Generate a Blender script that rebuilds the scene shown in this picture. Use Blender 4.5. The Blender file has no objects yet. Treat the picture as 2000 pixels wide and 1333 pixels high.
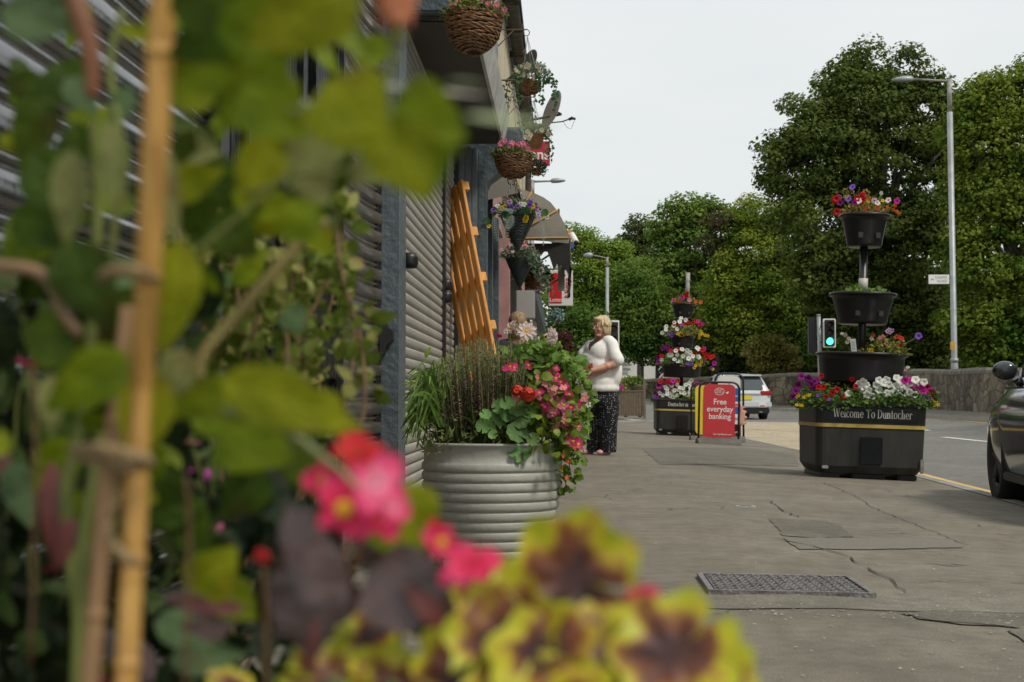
import bpy, bmesh, math, random
import numpy as np
from mathutils import Vector, Matrix, Euler
random.seed(7); RNG = np.random.default_rng(7)
R = math.radians
SC = bpy.context.scene
COL = SC.collection
# ---------------------------------------------------------------- camera, world, sun, exposure
FPX = 2778.0; HC = 0.62; YAW = math.atan(100/FPX); PITCH = math.atan(115.5/FPX)
cam_d = bpy.data.cameras.new('camera'); cam = bpy.data.objects.new('camera', cam_d); COL.objects.link(cam)
cam_d.sensor_width = 36; cam_d.lens = 50.0; cam_d.clip_start = 0.05; cam_d.clip_end = 2000
cam.location = (0, 0, HC); cam.rotation_euler = (R(90)+PITCH, 0, YAW)
cam_d.dof.use_dof = True; cam_d.dof.focus_distance = 8.0; cam_d.dof.aperture_fstop = 9.0
SC.camera = cam
SC.view_settings.view_transform = 'Standard'; SC.view_settings.look = 'None'
SC.view_settings.exposure = 0.0; SC.view_settings.gamma = 1.0
try: SC.view_settings.use_curve_mapping = False
except Exception: pass
SUN_EL, SUN_AZ = R(52), R(128)          # azimuth clockwise from +Y: from the right, a little behind the camera
w = bpy.data.worlds.new('World'); SC.world = w; w.use_nodes = True
nt = w.node_tree; nt.nodes.clear()
wo = nt.nodes.new('ShaderNodeOutputWorld'); bg = nt.nodes.new('ShaderNodeBackground')
sky = nt.nodes.new('ShaderNodeTexSky'); sky.sky_type = 'NISHITA'; sky.sun_disc = False
sky.sun_elevation = SUN_EL; sky.sun_rotation = SUN_AZ; sky.dust_density = 4.0; sky.air_density = 1.0
tc = nt.nodes.new('ShaderNodeTexCoord'); mp = nt.nodes.new('ShaderNodeMapping'); mp.inputs['Scale'].default_value = (1, 1, 3)
nz = nt.nodes.new('ShaderNodeTexNoise'); nz.inputs['Scale'].default_value = 2.2; nz.inputs['Detail'].default_value = 5
cr = nt.nodes.new('ShaderNodeValToRGB'); cr.color_ramp.elements[0].position = .3; cr.color_ramp.elements[1].position = .75
cr.color_ramp.elements[0].color = (7.5, 8.1, 8.25, 1); cr.color_ramp.elements[1].color = (9.3, 9.4, 9.3, 1)
mx = nt.nodes.new('ShaderNodeMix'); mx.data_type = 'RGBA'; mx.inputs[0].default_value = 0.93   # thin overcast over the blue
nt.links.new(tc.outputs['Generated'], mp.inputs[0]); nt.links.new(mp.outputs[0], nz.inputs['Vector'])
nt.links.new(nz.outputs['Fac'], cr.inputs[0]); nt.links.new(sky.outputs[0], mx.inputs[6]); nt.links.new(cr.outputs[0], mx.inputs[7])
nt.links.new(mx.outputs[2], bg.inputs[0]); nt.links.new(bg.outputs[0], wo.inputs[0])
bg.inputs[1].default_value = 0.1
sd = bpy.data.lights.new('sun', 'SUN'); sd.energy = 2.3; sd.angle = R(9); sd.color = (1.0, .93, .82)
so = bpy.data.objects.new('sun', sd); COL.objects.link(so)
so.rotation_euler = Vector((math.sin(SUN_AZ)*math.cos(SUN_EL), math.cos(SUN_AZ)*math.cos(SUN_EL), math.sin(SUN_EL))).to_track_quat('Z', 'Y').to_euler()
# ---------------------------------------------------------------- helpers
CR = cam.rotation_euler.to_matrix(); FWD = Vector((-math.sin(YAW), math.cos(YAW), 0)); RGT = Vector((math.cos(YAW), math.sin(YAW), 0))
def ray(px, py): return CR @ Vector(((px-1000)/FPX, (666.5-py)/FPX, -1))
def P(px, py, d):
    r = ray(px, py); return Vector((0, 0, HC)) + r*(d/r.dot(FWD))
def G(px, py, z=0.0):
    r = ray(px, py); return Vector((0, 0, HC)) + r*((z-HC)/r.z)
def C2(x, y, z=0.0): return RGT*x + FWD*y + Vector((0, 0, z))       # lateral / forward in the camera's heading
def Dp(v): return Vector(v).dot(FWD)
MATS = {}
def pm(name, col, rough=.6, metal=0., var=.15, vs=6., bump=0., bs=40., isl=0., trans=0., coat=0., col2=None, spec=.5, detail=4, stretch=None, hue=None):
    if name in MATS: return MATS[name]
    m = bpy.data.materials.new(name); m.use_nodes = True; t = m.node_tree; n = t.nodes; L = t.links
    b = n['Principled BSDF']; out = n['Material Output']
    b.inputs['Roughness'].default_value = rough; b.inputs['Metallic'].default_value = metal
    b.inputs['Specular IOR Level'].default_value = spec
    if coat: b.inputs['Coat Weight'].default_value = coat; b.inputs['Coat Roughness'].default_value = .08
    c = (*col, 1); tc = n.new('ShaderNodeTexCoord'); vec = tc.outputs['Object']
    if stretch:
        mp = n.new('ShaderNodeMapping'); mp.inputs['Scale'].default_value = stretch; L.new(vec, mp.inputs[0]); vec = mp.outputs[0]
    cur = None
    if var or col2:
        nz = n.new('ShaderNodeTexNoise'); nz.inputs['Scale'].default_value = vs; nz.inputs['Detail'].default_value = detail
        L.new(vec, nz.inputs['Vector'])
        rp = n.new('ShaderNodeValToRGB'); e = rp.color_ramp.elements; e[0].position = .32; e[1].position = .68
        e[0].color = (*[x*(1-var) for x in col], 1); e[1].color = (*(col2 or [min(1, x*(1+var)) for x in col]), 1)
        L.new(nz.outputs['Fac'], rp.inputs[0]); cur = rp.outputs[0]
    if isl:
        g = n.new('ShaderNodeNewGeometry'); hs = n.new('ShaderNodeHueSaturation')
        mr = n.new('ShaderNodeMapRange'); mr.inputs[3].default_value = 1-isl; mr.inputs[4].default_value = 1+isl
        L.new(g.outputs['Random Per Island'], mr.inputs[0]); L.new(mr.outputs[0], hs.inputs['Value'])
        mul = n.new('ShaderNodeMath'); mul.operation = 'MULTIPLY'; mul.inputs[1].default_value = 7.31
        fr = n.new('ShaderNodeMath'); fr.operation = 'FRACT'; mr2 = n.new('ShaderNodeMapRange')
        h = .02 if hue is None else hue
        mr2.inputs[3].default_value = .5-h; mr2.inputs[4].default_value = .5+h
        L.new(g.outputs['Random Per Island'], mul.inputs[0]); L.new(mul.outputs[0], fr.inputs[0]); L.new(fr.outputs[0], mr2.inputs[0]); L.new(mr2.outputs[0], hs.inputs['Hue'])
        if cur: L.new(cur, hs.inputs['Color'])
        else: hs.inputs['Color'].default_value = c
        cur = hs.outputs[0]
    if cur: L.new(cur, b.inputs['Base Color'])
    else: b.inputs['Base Color'].default_value = c
    if bump:
        nb = n.new('ShaderNodeTexNoise'); nb.inputs['Scale'].default_value = bs; nb.inputs['Detail'].default_value = 5
        bp = n.new('ShaderNodeBump'); bp.inputs['Strength'].default_value = bump; bp.inputs['Distance'].default_value = .02
        L.new(vec, nb.inputs['Vector']); L.new(nb.outputs['Fac'], bp.inputs['Height']); L.new(bp.outputs[0], b.inputs['Normal'])
    if trans:
        tr = n.new('ShaderNodeBsdfTranslucent'); ms = n.new('ShaderNodeMixShader'); ms.inputs[0].default_value = trans
        if cur: L.new(cur, tr.inputs[0])
        else: tr.inputs[0].default_value = c
        L.new(b.outputs[0], ms.inputs[1]); L.new(tr.outputs[0], ms.inputs[2]); L.new(ms.outputs[0], out.inputs[0])
    MATS[name] = m; return m
def emis(name, col, s):
    m = bpy.data.materials.new(name); m.use_nodes = True; b = m.node_tree.nodes['Principled BSDF']
    b.inputs['Base Color'].default_value = (*col, 1); b.inputs['Emission Color'].default_value = (*col, 1); b.inputs['Emission Strength'].default_value = s
    return m
def glassy(name, col=(.02, .025, .03), rough=.05):
    return pm(name, col, rough=rough, var=0, spec=.8)
def basis(d, up=(0, 0, 1)):
    d = Vector(d).normalized(); u = Vector(up)
    s = d.cross(u)
    if s.length < 1e-4: s = d.cross(Vector((1, 0, 0)))
    s.normalize(); return d, s, s.cross(d).normalized()
class MB:
    def __init__(s): s.v = []; s.f = []; s.uv = []; s.sm = []
    def add(s, vs, fs, uv=None, smooth=True):
        o = len(s.v); s.v.extend([tuple(v) for v in vs]); s.f.extend([tuple(i+o for i in f) for f in fs])
        s.uv.extend(uv if uv is not None else [(0, 0)]*len(vs)); s.sm.extend([smooth]*len(fs)); return s
    def box(s, a, b, M=None, bev=0):
        x0, y0, z0 = a; x1, y1, z1 = b
        if x0 > x1: x0, x1 = x1, x0
        if y0 > y1: y0, y1 = y1, y0
        if z0 > z1: z0, z1 = z1, z0
        vs = [(x0, y0, z0), (x1, y0, z0), (x1, y1, z0), (x0, y1, z0), (x0, y0, z1), (x1, y0, z1), (x1, y1, z1), (x0, y1, z1)]
        fs = [(0, 3, 2, 1), (4, 5, 6, 7), (0, 1, 5, 4), (1, 2, 6, 5), (2, 3, 7, 6), (3, 0, 4, 7)]
        if bev:
            bm = bmesh.new(); bv = [bm.verts.new(v) for v in vs]; [bm.faces.new([bv[i] for i in f]) for f in fs]
            bmesh.ops.bevel(bm, geom=list(bm.edges), offset=bev, segments=2, affect='EDGES')
            bm.verts.index_update(); vs = [tuple(v.co) for v in bm.verts]; fs = [[v.index for v in f.verts] for f in bm.faces]; bm.free()
        if M is not None: vs = [M @ Vector(v) for v in vs]
        return s.add(vs, fs, smooth=False)
    def tube(s, pts, r, n=8, cap=True, flat=None):
        pts = [Vector(p) for p in pts]; rs = r if isinstance(r, (list, tuple)) else [r]*len(pts)
        vs = []; fs = []; pu = None
        for i, p in enumerate(pts):
            t = (pts[min(i+1, len(pts)-1)]-pts[max(i-1, 0)])
            t = t.normalized() if t.length > 1e-9 else Vector((0, 0, 1))
            if pu is None: _, sd, pu = basis(t, (0, 0, 1) if abs(t.z) < .9 else (0, 1, 0))
            sd = t.cross(pu).normalized(); pu = sd.cross(t).normalized()
            for k in range(n):
                a = 2*math.pi*k/n; vs.append(p+(sd*math.cos(a)+pu*math.sin(a))*rs[i])
        for i in range(len(pts)-1):
            for k in range(n):
                k2 = (k+1) % n; fs.append((i*n+k, i*n+k2, (i+1)*n+k2, (i+1)*n+k))
        if cap: fs.append(tuple(range(n))[::-1]); fs.append(tuple(range((len(pts)-1)*n, len(pts)*n)))
        return s.add(vs, fs)
    def lathe(s, c, prof, n=32, sx=1, sy=1, cap=True, jit=0):
        c = Vector(c); vs = []; fs = []
        for r, z in prof:
            for k in range(n):
                a = 2*math.pi*k/n; rr = r*(1+jit*random.uniform(-1, 1)); vs.append(c+Vector((rr*sx*math.cos(a), rr*sy*math.sin(a), z)))
        for i in range(len(prof)-1):
            for k in range(n):
                k2 = (k+1) % n; fs.append((i*n+k, i*n+k2, (i+1)*n+k2, (i+1)*n+k))
        if cap: fs.append(tuple(range(n))[::-1]); fs.append(tuple(range((len(prof)-1)*n, len(prof)*n)))
        return s.add(vs, fs)
    def ball(s, c, r, nu=12, nv=8, rot=None):
        if not isinstance(r, (tuple, list)): r = (r, r, r)
        vs = []; fs = []; c = Vector(c)
        for j in range(nv+1):
            th = math.pi*j/nv
            for i in range(nu):
                a = 2*math.pi*i/nu; v = Vector((r[0]*math.sin(th)*math.cos(a), r[1]*math.sin(th)*math.sin(a), r[2]*math.cos(th)))
                vs.append(c+(rot @ v if rot is not None else v))
        for j in range(nv):
            for i in range(nu):
                i2 = (i+1) % nu; fs.append((j*nu+i, (j+1)*nu+i, (j+1)*nu+i2, j*nu+i2))
        return s.add(vs, fs)
    def prism(s, poly, ax, lo, hi):
        """poly 2D in the two other axes, extruded along axis ax (0,1,2) from lo to hi"""
        def mk(a, b, h): return {0: (h, a, b), 1: (a, h, b), 2: (a, b, h)}[ax]
        n = len(poly); vs = [mk(a, b, lo) for a, b in poly]+[mk(a, b, hi) for a, b in poly]
        fs = [tuple(range(n)), tuple(range(2*n-1, n-1, -1))]+[(i, i+n, (i+1) % n+n, (i+1) % n) for i in range(n)]
        return s.add(vs, fs, smooth=False)
    def sweep(s, path, prof, smooth=True):
        """path: (x, y) list; prof: (outward offset, z) list; outward = right of travel direction"""
        vs = []; m = len(prof)
        for i, (x, y) in enumerate(path):
            a = Vector(path[max(i-1, 0)]); b = Vector(path[min(i+1, len(path)-1)]); t = (b-a).normalized(); nx, ny = t.y, -t.x
            for o, z in prof: vs.append((x+nx*o, y+ny*o, z))
        fs = [(i*m+j, (i+1)*m+j, (i+1)*m+j+1, i*m+j+1) for i in range(len(path)-1) for j in range(m-1)]
        return s.add(vs, fs, smooth=smooth)
    def build(s, name, m, parent=None, world=True, edge=None, smooth=None):
        me = bpy.data.meshes.new(name); me.from_pydata(s.v, [], s.f)
        if any(u != (0, 0) for u in s.uv[:2000]) or any(u != (0, 0) for u in s.uv):
            ul = me.uv_layers.new(name='UVMap'); li = np.empty(len(me.loops), dtype=np.int32); me.loops.foreach_get('vertex_index', li)
            ul.data.foreach_set('uv', np.array(s.uv, dtype=np.float32)[li].ravel())
        me.polygons.foreach_set('use_smooth', [bool(x) if smooth is None else smooth for x in s.sm])
        me.materials.append(m); me.update()
        return link(name, me, parent, world)
def link(name, me, parent=None, world=True):
    o = bpy.data.objects.new(name, me); COL.objects.link(o)
    if parent is not None:
        o.parent = parent
        if world:
            q = parent; off = Vector((0, 0, 0))
            while q is not None: off += q.location; q = q.parent
            me.transform(Matrix.Translation(-off))
    return o
def recalc(o):
    bm = bmesh.new(); bm.from_mesh(o.data); bmesh.ops.recalc_face_normals(bm, faces=bm.faces); bm.to_mesh(o.data); bm.free(); return o
def thing(name, label, cat, loc=(0, 0, 0), group=None, rot=None):
    o = bpy.data.objects.new(name, None); COL.objects.link(o); o.location = loc; o.empty_display_size = .1
    if rot: o.rotation_euler = rot
    o['label'] = label; o['category'] = cat
    if group: o['group'] = group
    return o
def tag(o, label, cat, group=None):
    o['label'] = label; o['category'] = cat
    if group: o['group'] = group
    return o
def struct(o, label=None, kind='structure'):
    o['kind'] = kind
    if label: o['label'] = label
    return o
def text(name, s, size, M, m, parent=None, ext=.001, align='CENTER', sx=1.0, off=0.0, world=True):
    c = bpy.data.curves.new(name, 'FONT'); c.body = s; c.size = size; c.extrude = ext; c.align_x = align; c.align_y = 'CENTER'; c.offset = off
    c.materials.append(m); o = bpy.data.objects.new(name, c); COL.objects.link(o)
    bpy.context.view_layer.update(); dg = bpy.context.evaluated_depsgraph_get()
    me = bpy.data.meshes.new_from_object(o.evaluated_get(dg)); bpy.data.objects.remove(o)
    me.transform(Matrix.Diagonal((sx, 1, 1, 1))); me.transform(M)
    if not me.materials: me.materials.append(m)
    return link(name, me, parent, world)
def fused(name, prims, m, parent=None, voxel=.01, smooth=4, world=True, post=None):
    """one continuous surface from overlapping capsules ('c',p0,r0,p1,r1) and ellipsoids ('e',c,(rx,ry,rz),rot)"""
    b = MB()
    for p in prims:
        if p[0] == 'c':
            p0, r0, p1, r1 = Vector(p[1]), p[2], Vector(p[3]), p[4]
            b.tube([p0, p1], [r0, r1], 14); b.ball(p0, r0*.995, 14, 8); b.ball(p1, r1*.995, 14, 8)
        else: b.ball(p[1], tuple(p[2]), 20, 12, p[3] if len(p) > 3 else None)
    o = b.build(name, m, None)
    r = o.modifiers.new('r', 'REMESH'); r.mode = 'VOXEL'; r.voxel_size = voxel; r.use_smooth_shade = True
    sm = o.modifiers.new('s', 'SMOOTH'); sm.iterations = smooth; sm.factor = .5
    bpy.context.view_layer.update(); dg = bpy.context.evaluated_depsgraph_get()
    me = bpy.data.meshes.new_from_object(o.evaluated_get(dg)); bpy.data.objects.remove(o)
    for pl in me.polygons: pl.use_smooth = True
    if post:
        for v in me.vertices: v.co = post(v.co)
    if not me.materials: me.materials.append(m)
    return link(name, me, parent, world)
def sstep(a, b, x):
    t = max(0., min(1., (x-a)/(b-a))); return t*t*(3-2*t)
def interp(x, xs, ys): return float(np.interp(x, xs, ys))
# ---------------------------------------------------------------- the setting: ground, road, pavement
KU = [(x-1000)/FPX for x in (-4000, 1150, 1280, 1530, 1808, 1924, 2100, 9000)]
KY = [68, 68, 66, 60, 44, 36, 29, 9]
KPY = [785, 785, 790, 804, 816, 826, 840, 900]
KZ = [HC-(p-782)*y/FPX for p, y in zip(KPY, KY)]; KZ[-1] = .05; KZ[0] = .5
ZN = -.038
KSL, KL0 = .045, .9
def fade(y): return 1-sstep(25, 40, y)
def zp(v):
    """pavement height: level by the shops, falling gently towards the kerb"""
    x = Vector(v).dot(RGT); y = Vector(v).dot(FWD); return -KSL*max(0, min(x, 6)-KL0)*fade(y)
def gp(px, py):
    z = 0.
    for _ in range(30): p = G(px, py, z); z = .5*z+.5*zp(p)
    p = G(px, py, z); p.z = zp(p); return p
KPX = [(2450, 1130), (1999, 990), (1805, 936), (1680, 903), (1555, 880), (1500, 868), (1450, 857.5), (1385, 840), (1300, 828.5)]
_k = [gp(*q) for q in KPX]; KN = [(v.dot(RGT), v.dot(FWD)) for v in _k]
KN = [(KN[0][0]-.45, -3), (KN[0][0]-.1, 3)]+KN[0:7]+[(4.45, 30), (4.3, 36), (3.6, 40), (2.4, 41.3), (0, 41.6), (-9, 42)]
def kx(y): return float(np.interp(y, [k[1] for k in KN[:13]], [k[0] for k in KN[:13]]))
def zk0(y): return ZN-KSL*max(0, kx(y)-KL0)*fade(y)
def kern(v):
    x = Vector(v).dot(RGT); y = max(Vector(v).dot(FWD), .01); u = max(-1.4, min(2.8, x/y)); return u, y, interp(u, KU, KY), interp(u, KU, KZ)
def zroad(v):
    u, y, ky, kz = kern(v); z0 = zk0(y); return z0+(kz-z0)*sstep(.8, 1.0, y/ky)
def polar(name, m, t0, t1, nt_, u0, u1, nu, zf, extra=None):
    b = MB(); vs = []; us = np.linspace(u0, u1, nu)
    for i in range(nt_+1):
        t = t0+(t1-t0)*i/nt_
        for u in us:
            ky = interp(u, KU, KY); y = t*ky; p = C2(u*y, y); vs.append((p.x, p.y, zf(t, u, y)))
    fs = [(i*nu+j, i*nu+j+1, (i+1)*nu+j+1, (i+1)*nu+j) for i in range(nt_) for j in range(nu-1)]
    return b.add(vs, fs).build(name, m)
m_earth = pm('earth', (.055, .06, .03), rough=.95, var=.35, vs=.6, bump=.5, bs=3)
def asphalt(name, a, b_, rough=.85, speck=220, crack=.0, spots=0.):
    m = bpy.data.materials.new(name); m.use_nodes = True; t = m.node_tree; n = t.nodes; L = t.links; bs = n['Principled BSDF']
    tc = n.new('ShaderNodeTexCoord'); v = tc.outputs['Object']
    def noise(sc, det=4, rgh=.6):
        q = n.new('ShaderNodeTexNoise'); q.inputs['Scale'].default_value = sc; q.inputs['Detail'].default_value = det; q.inputs['Roughness'].default_value = rgh
        L.new(v, q.inputs['Vector']); return q.outputs['Fac']
    def ramp(f, p0, c0, p1, c1):
        q = n.new('ShaderNodeValToRGB'); e = q.color_ramp.elements; e[0].position = p0; e[1].position = p1; e[0].color = (*c0, 1); e[1].color = (*c1, 1); L.new(f, q.inputs[0]); return q.outputs[0]
    def mixc(f, c1, c2, mode='MIX'):
        q = n.new('ShaderNodeMix'); q.data_type = 'RGBA'; q.blend_type = mode
        if isinstance(f, float): q.inputs[0].default_value = f
        else: L.new(f, q.inputs[0])
        for k, c in ((6, c1), (7, c2)):
            if isinstance(c, tuple): q.inputs[k].default_value = (*c, 1)
            else: L.new(c, q.inputs[k])
        return q.outputs[2]
    base = ramp(noise(.9, 6, .65), .3, a, .72, b_)
    fine = ramp(noise(speck, 3, .8), .3, (.6, .6, .6), .7, (1.38, 1.38, 1.36))
    c = mixc(1.0, base, fine, 'MULTIPLY')
    c = mixc(1.0, c, ramp(noise(2.3, 6, .75), .34, (.84, .83, .82), .62, (1.05, 1.05, 1.04)), 'MULTIPLY')
    mid = ramp(noise(9, 5, .7), .35, (.80, .80, .79), .65, (1.13, 1.13, 1.12)); c = mixc(1.0, c, mid, 'MULTIPLY')
    if spots:
        vo = n.new('ShaderNodeTexVoronoi'); vo.inputs['Scale'].default_value = 7; L.new(v, vo.inputs['Vector'])
        sp = n.new('ShaderNodeMath'); sp.operation = 'LESS_THAN'; sp.inputs[1].default_value = .07; L.new(vo.outputs['Distance'], sp.inputs[0])
        s2 = n.new('ShaderNodeSeparateColor'); L.new(vo.outputs['Color'], s2.inputs[0])
        gt = n.new('ShaderNodeMath'); gt.operation = 'GREATER_THAN'; gt.inputs[1].default_value = .72; L.new(s2.outputs[0], gt.inputs[0])
        mu = n.new('ShaderNodeMath'); mu.operation = 'MULTIPLY'; L.new(sp.outputs[0], mu.inputs[0]); L.new(gt.outputs[0], mu.inputs[1])
        mu2 = n.new('ShaderNodeMath'); mu2.operation = 'MULTIPLY'; mu2.inputs[1].default_value = spots; L.new(mu.outputs[0], mu2.inputs[0])
        spc = mixc(s2.outputs[1], (.5, .48, .43), (.1, .09, .08)); c = mixc(mu2.outputs[0], c, spc)
    if crack:
        wn = n.new('ShaderNodeTexNoise'); wn.inputs['Scale'].default_value = 3; wn.inputs['Detail'].default_value = 5; L.new(v, wn.inputs['Vector'])
        ad = n.new('ShaderNodeVectorMath'); ad.operation = 'MULTIPLY_ADD'; L.new(wn.outputs['Color'], ad.inputs[0]); ad.inputs[1].default_value = (.4, .4, 0); L.new(v, ad.inputs[2])
        vc = n.new('ShaderNodeTexVoronoi'); vc.feature = 'DISTANCE_TO_EDGE'; vc.inputs['Scale'].default_value = .8; L.new(ad.outputs[0], vc.inputs['Vector'])
        lt = ramp(vc.outputs['Distance'], .002, (1, 1, 1), .006, (0, 0, 0))
        nm = ramp(noise(.7), .5, (0, 0, 0), .56, (1, 1, 1)); f = mixc(1.0, lt, nm, 'MULTIPLY'); f = mixc(1.0, f, (crack,)*3, 'MULTIPLY')
        c = mixc(f, c, (.035, .032, .028))
    L.new(c, bs.inputs['Base Color']); bs.inputs['Roughness'].default_value = rough; bs.inputs['Specular IOR Level'].default_value = .35
    bp = n.new('ShaderNodeBump'); bp.inputs['Strength'].default_value = .5; bp.inputs['Distance'].default_value = .006
    L.new(noise(speck*.6, 3), bp.inputs['Height']); L.new(bp.outputs[0], bs.inputs['Normal']); return m
m_pave = asphalt('pavement_asphalt', (.158, .143, .115), (.238, .216, .173), spots=.9, crack=.9)
m_pave2 = asphalt('pavement_worn', (.15, .138, .112), (.25, .23, .19), speck=110, spots=.9)
m_patch = asphalt('patch_asphalt', (.12, .11, .09), (.18, .167, .136), speck=80, spots=.8)
m_road = asphalt('road_asphalt', (.15, .148, .138), (.2, .196, .18), speck=120)
m_buff = asphalt('buff_surfacing', (.38, .32, .225), (.46, .385, .28), speck=110)
m_kerb = pm('kerb_concrete', (.27, .27, .25), rough=.85, var=.2, vs=8, bump=.3, bs=60)
m_white = pm('road_paint_white', (.7, .69, .64), rough=.7, var=.12, vs=20)
m_yel = pm('road_paint_yellow', (.62, .40, .11), rough=.7, var=.15, vs=14)
# terrain sheet under everything
def zterr(t, u, y):
    kz = interp(u, KU, KZ)
    return (-.5+(kz+.35)*sstep(.82, 1.02, t)) if t < 1.06 else kz+.1+min(.6, (t-1.06)*1.2)
struct(polar('ground', m_earth, .0005, 30, 240, -5, 2.6, 90, zterr))
struct(polar('road', m_road, .0005, 1.0, 40, -5, 2.6, 260, lambda t, u, y: zk0(y)+(interp(u, KU, KZ)-zk0(y))*sstep(.8, 1, t)))
struct(polar('far_pavement', m_pave2, 1.0, 1.075, 4, -.2, 2.6, 160, lambda t, u, y: interp(u, KU, KZ)+.12+(t-1)*1.6))
b = MB(); us = np.linspace(-.2, 2.6, 200)
for u0, u1 in zip(us[:-1], us[1:]):
    q = []
    for u in (u0, u1):
        ky = interp(u, KU, KY); kz = interp(u, KU, KZ); a = C2(u*ky*.996, ky*.996); c = C2(u*ky*1.003, ky*1.003)
        q += [Vector((a.x, a.y, kz-.05)), Vector((a.x, a.y, kz+.125)), Vector((c.x, c.y, kz+.125))]
    b.add(q, [(0, 3, 4, 1), (1, 4, 5, 2)], smooth=False)
struct(b.build('far_kerb', m_kerb))
def strip(b, pts, w, dz=0.004, zf=None):
    pts = [Vector((p[0], p[1])) for p in pts]; vs = []
    for i, p in enumerate(pts):
        t = (pts[min(i+1, len(pts)-1)]-pts[max(i-1, 0)]).normalized(); nrm = Vector((t.y, -t.x))
        for s in (-.5, .5):
            q = p+nrm*w*s; z = (zf(Vector((q.x, q.y, 0))) if zf else 0)+dz; vs.append((q.x, q.y, z))
    b.add(vs, [(2*i, 2*i+1, 2*i+3, 2*i+2) for i in range(len(pts)-1)])
def dens(pts, n=8):
    """Catmull-Rom through pts"""
    pts = [Vector(p) for p in pts]; out = []
    for i in range(len(pts)-1):
        p0 = pts[max(i-1, 0)]; p1 = pts[i]; p2 = pts[i+1]; p3 = pts[min(i+2, len(pts)-1)]
        for k in range(n):
            t = k/n; out.append(.5*((2*p1)+(p2-p0)*t+(2*p0-5*p1+4*p2-p3)*t*t+(3*p1-p0-3*p2+p3)*t**3))
    return out+[pts[-1]]
# near kerb (lateral, forward)
kn = [C2(x, y) for x, y in dens([Vector((a, c)) for a, c in KN], 6)]
def drape(o, dz=0):
    bm = bmesh.new(); bm.from_mesh(o.data)
    for c, n in [(C2(KL0, 0), RGT)]+[(C2(0, y), FWD) for y in (25, 27, 29, 31, 33, 35, 37, 39)]:
        bmesh.ops.bisect_plane(bm, geom=list(bm.verts)+list(bm.edges)+list(bm.faces), plane_co=c, plane_no=n)
    bmesh.ops.triangulate(bm, faces=[f for f in bm.faces if len(f.verts) > 4])
    for v in bm.verts: v.co.z += zp(v.co)+dz
    bm.to_mesh(o.data); bm.free()
    for p_ in o.data.polygons: p_.use_smooth = False
    return o
b = MB(); pv = [(v.x, v.y, 0) for v in kn]; far = C2(-9, -3)
b.add(pv+[(far.x, far.y, 0)], [tuple(range(len(pv)+1))[::-1]], smooth=False)
pav = recalc(b.build('pavement', m_pave))
if pav.data.polygons[0].normal.z < 0: pav.data.flip_normals()
struct(drape(pav))
# kerb stones: top face, road face, joints left between stones
b = MB()
def resamp(pts, step):
    out = [pts[0]]; acc = 0
    for a, c in zip(pts[:-1], pts[1:]):
        d = (c-a).length; t = 0
        while acc+(d-t) >= step:
            t += step-acc; acc = 0; out.append(a.lerp(c, t/d))
        acc += d-t
    return out
kr = resamp([Vector((v.x, v.y, 0)) for v in kn], .915)
for a, c in zip(kr[:-1], kr[1:]):
    t = (c-a).normalized(); nr = Vector((t.y, -t.x, 0)); a2 = a+t*.008; c2 = c-t*.008
    vs = [a2-nr*.0+Vector((0, 0, .005)), c2+Vector((0, 0, .005)), c2+nr*.12+Vector((0, 0, .003)), a2+nr*.12+Vector((0, 0, .003)), a2+nr*.135+Vector((0, 0, -.02)), c2+nr*.135+Vector((0, 0, -.02)), c2+nr*.14+Vector((0, 0, -.14)), a2+nr*.14+Vector((0, 0, -.14))]
    za, zc = zp(a), zp(c); vs = [Vector((v.x, v.y, v.z+(za if i in (0, 3, 4, 7) else zc))) for i, v in enumerate(vs)]
    b.add(vs, [(0, 1, 2, 3), (3, 2, 5, 4), (4, 5, 6, 7)], smooth=False)
ko = b.build('kerb', m_kerb); struct(ko)
b = MB(); strip(b, [v+Vector((RGT.x, RGT.y, 0))*.06 for v in kn if Dp(v) < 39], .12, .002, zp); struct(b.build('kerb_bed', pm('kerb_bed', (.06, .055, .045), rough=.9, var=.2)))
# yellow line on the road by the near kerb and by the far kerb
b = MB(); strip(b, [v+RGT*.255 for v in kn if Dp(v) < 36], .15, .004, zroad); struct(b.build('yellow_line', m_yel))
b = MB(); strip(b, [C2(u*interp(u, KU, KY)*.985, interp(u, KU, KY)*.985) for u in np.linspace(.0, .9, 120)], .12, .005, zroad); struct(b.build('far_yellow_line', m_yel))
# buff surfacing patch in the road and markings at the junction
b = MB()
def sheet(b, pxs, z, n=10, dz=.004):
    """quad in pixels laid on the ground height z(v), subdivided"""
    q = [G(*p, z) for p in pxs]; vs = []
    for i in range(n+1):
        for j in range(n+1):
            s, t = i/n, j/n; p = (q[0]*(1-s)+q[1]*s)*(1-t)+(q[3]*(1-s)+q[2]*s)*t; vs.append((p.x, p.y, zroad(p)+dz))
    b.add(vs, [(i*(n+1)+j, (i+1)*(n+1)+j, (i+1)*(n+1)+j+1, i*(n+1)+j+1) for i in range(n) for j in range(n)])
bf = [(4.75, 22), (4.7, 44), (9.4, 41), (6.2, 25.5)]
q = [C2(*p) for p in bf]; vs = []; n_ = 16
for i in range(n_+1):
    for j in range(n_+1):
        s, t = i/n_, j/n_; p = (q[0]*(1-s)+q[1]*s)*(1-t)+(q[3]*(1-s)+q[2]*s)*t; vs.append((p.x, p.y, zroad(p)+.0035))
b.add(vs, [(i*(n_+1)+j, (i+1)*(n_+1)+j, (i+1)*(n_+1)+j+1, i*(n_+1)+j+1) for i in range(n_) for j in range(n_)])
struct(b.build('buff_road_surface', m_buff))
_g = lambda px, py: (lambda v: (v.dot(RGT), v.dot(FWD)))(G(px, py, -.16))
DA, DB, DC, DD = _g(1843, 855), _g(1935, 861), _g(1795, 845), _g(1812, 847)
b = MB()
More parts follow.
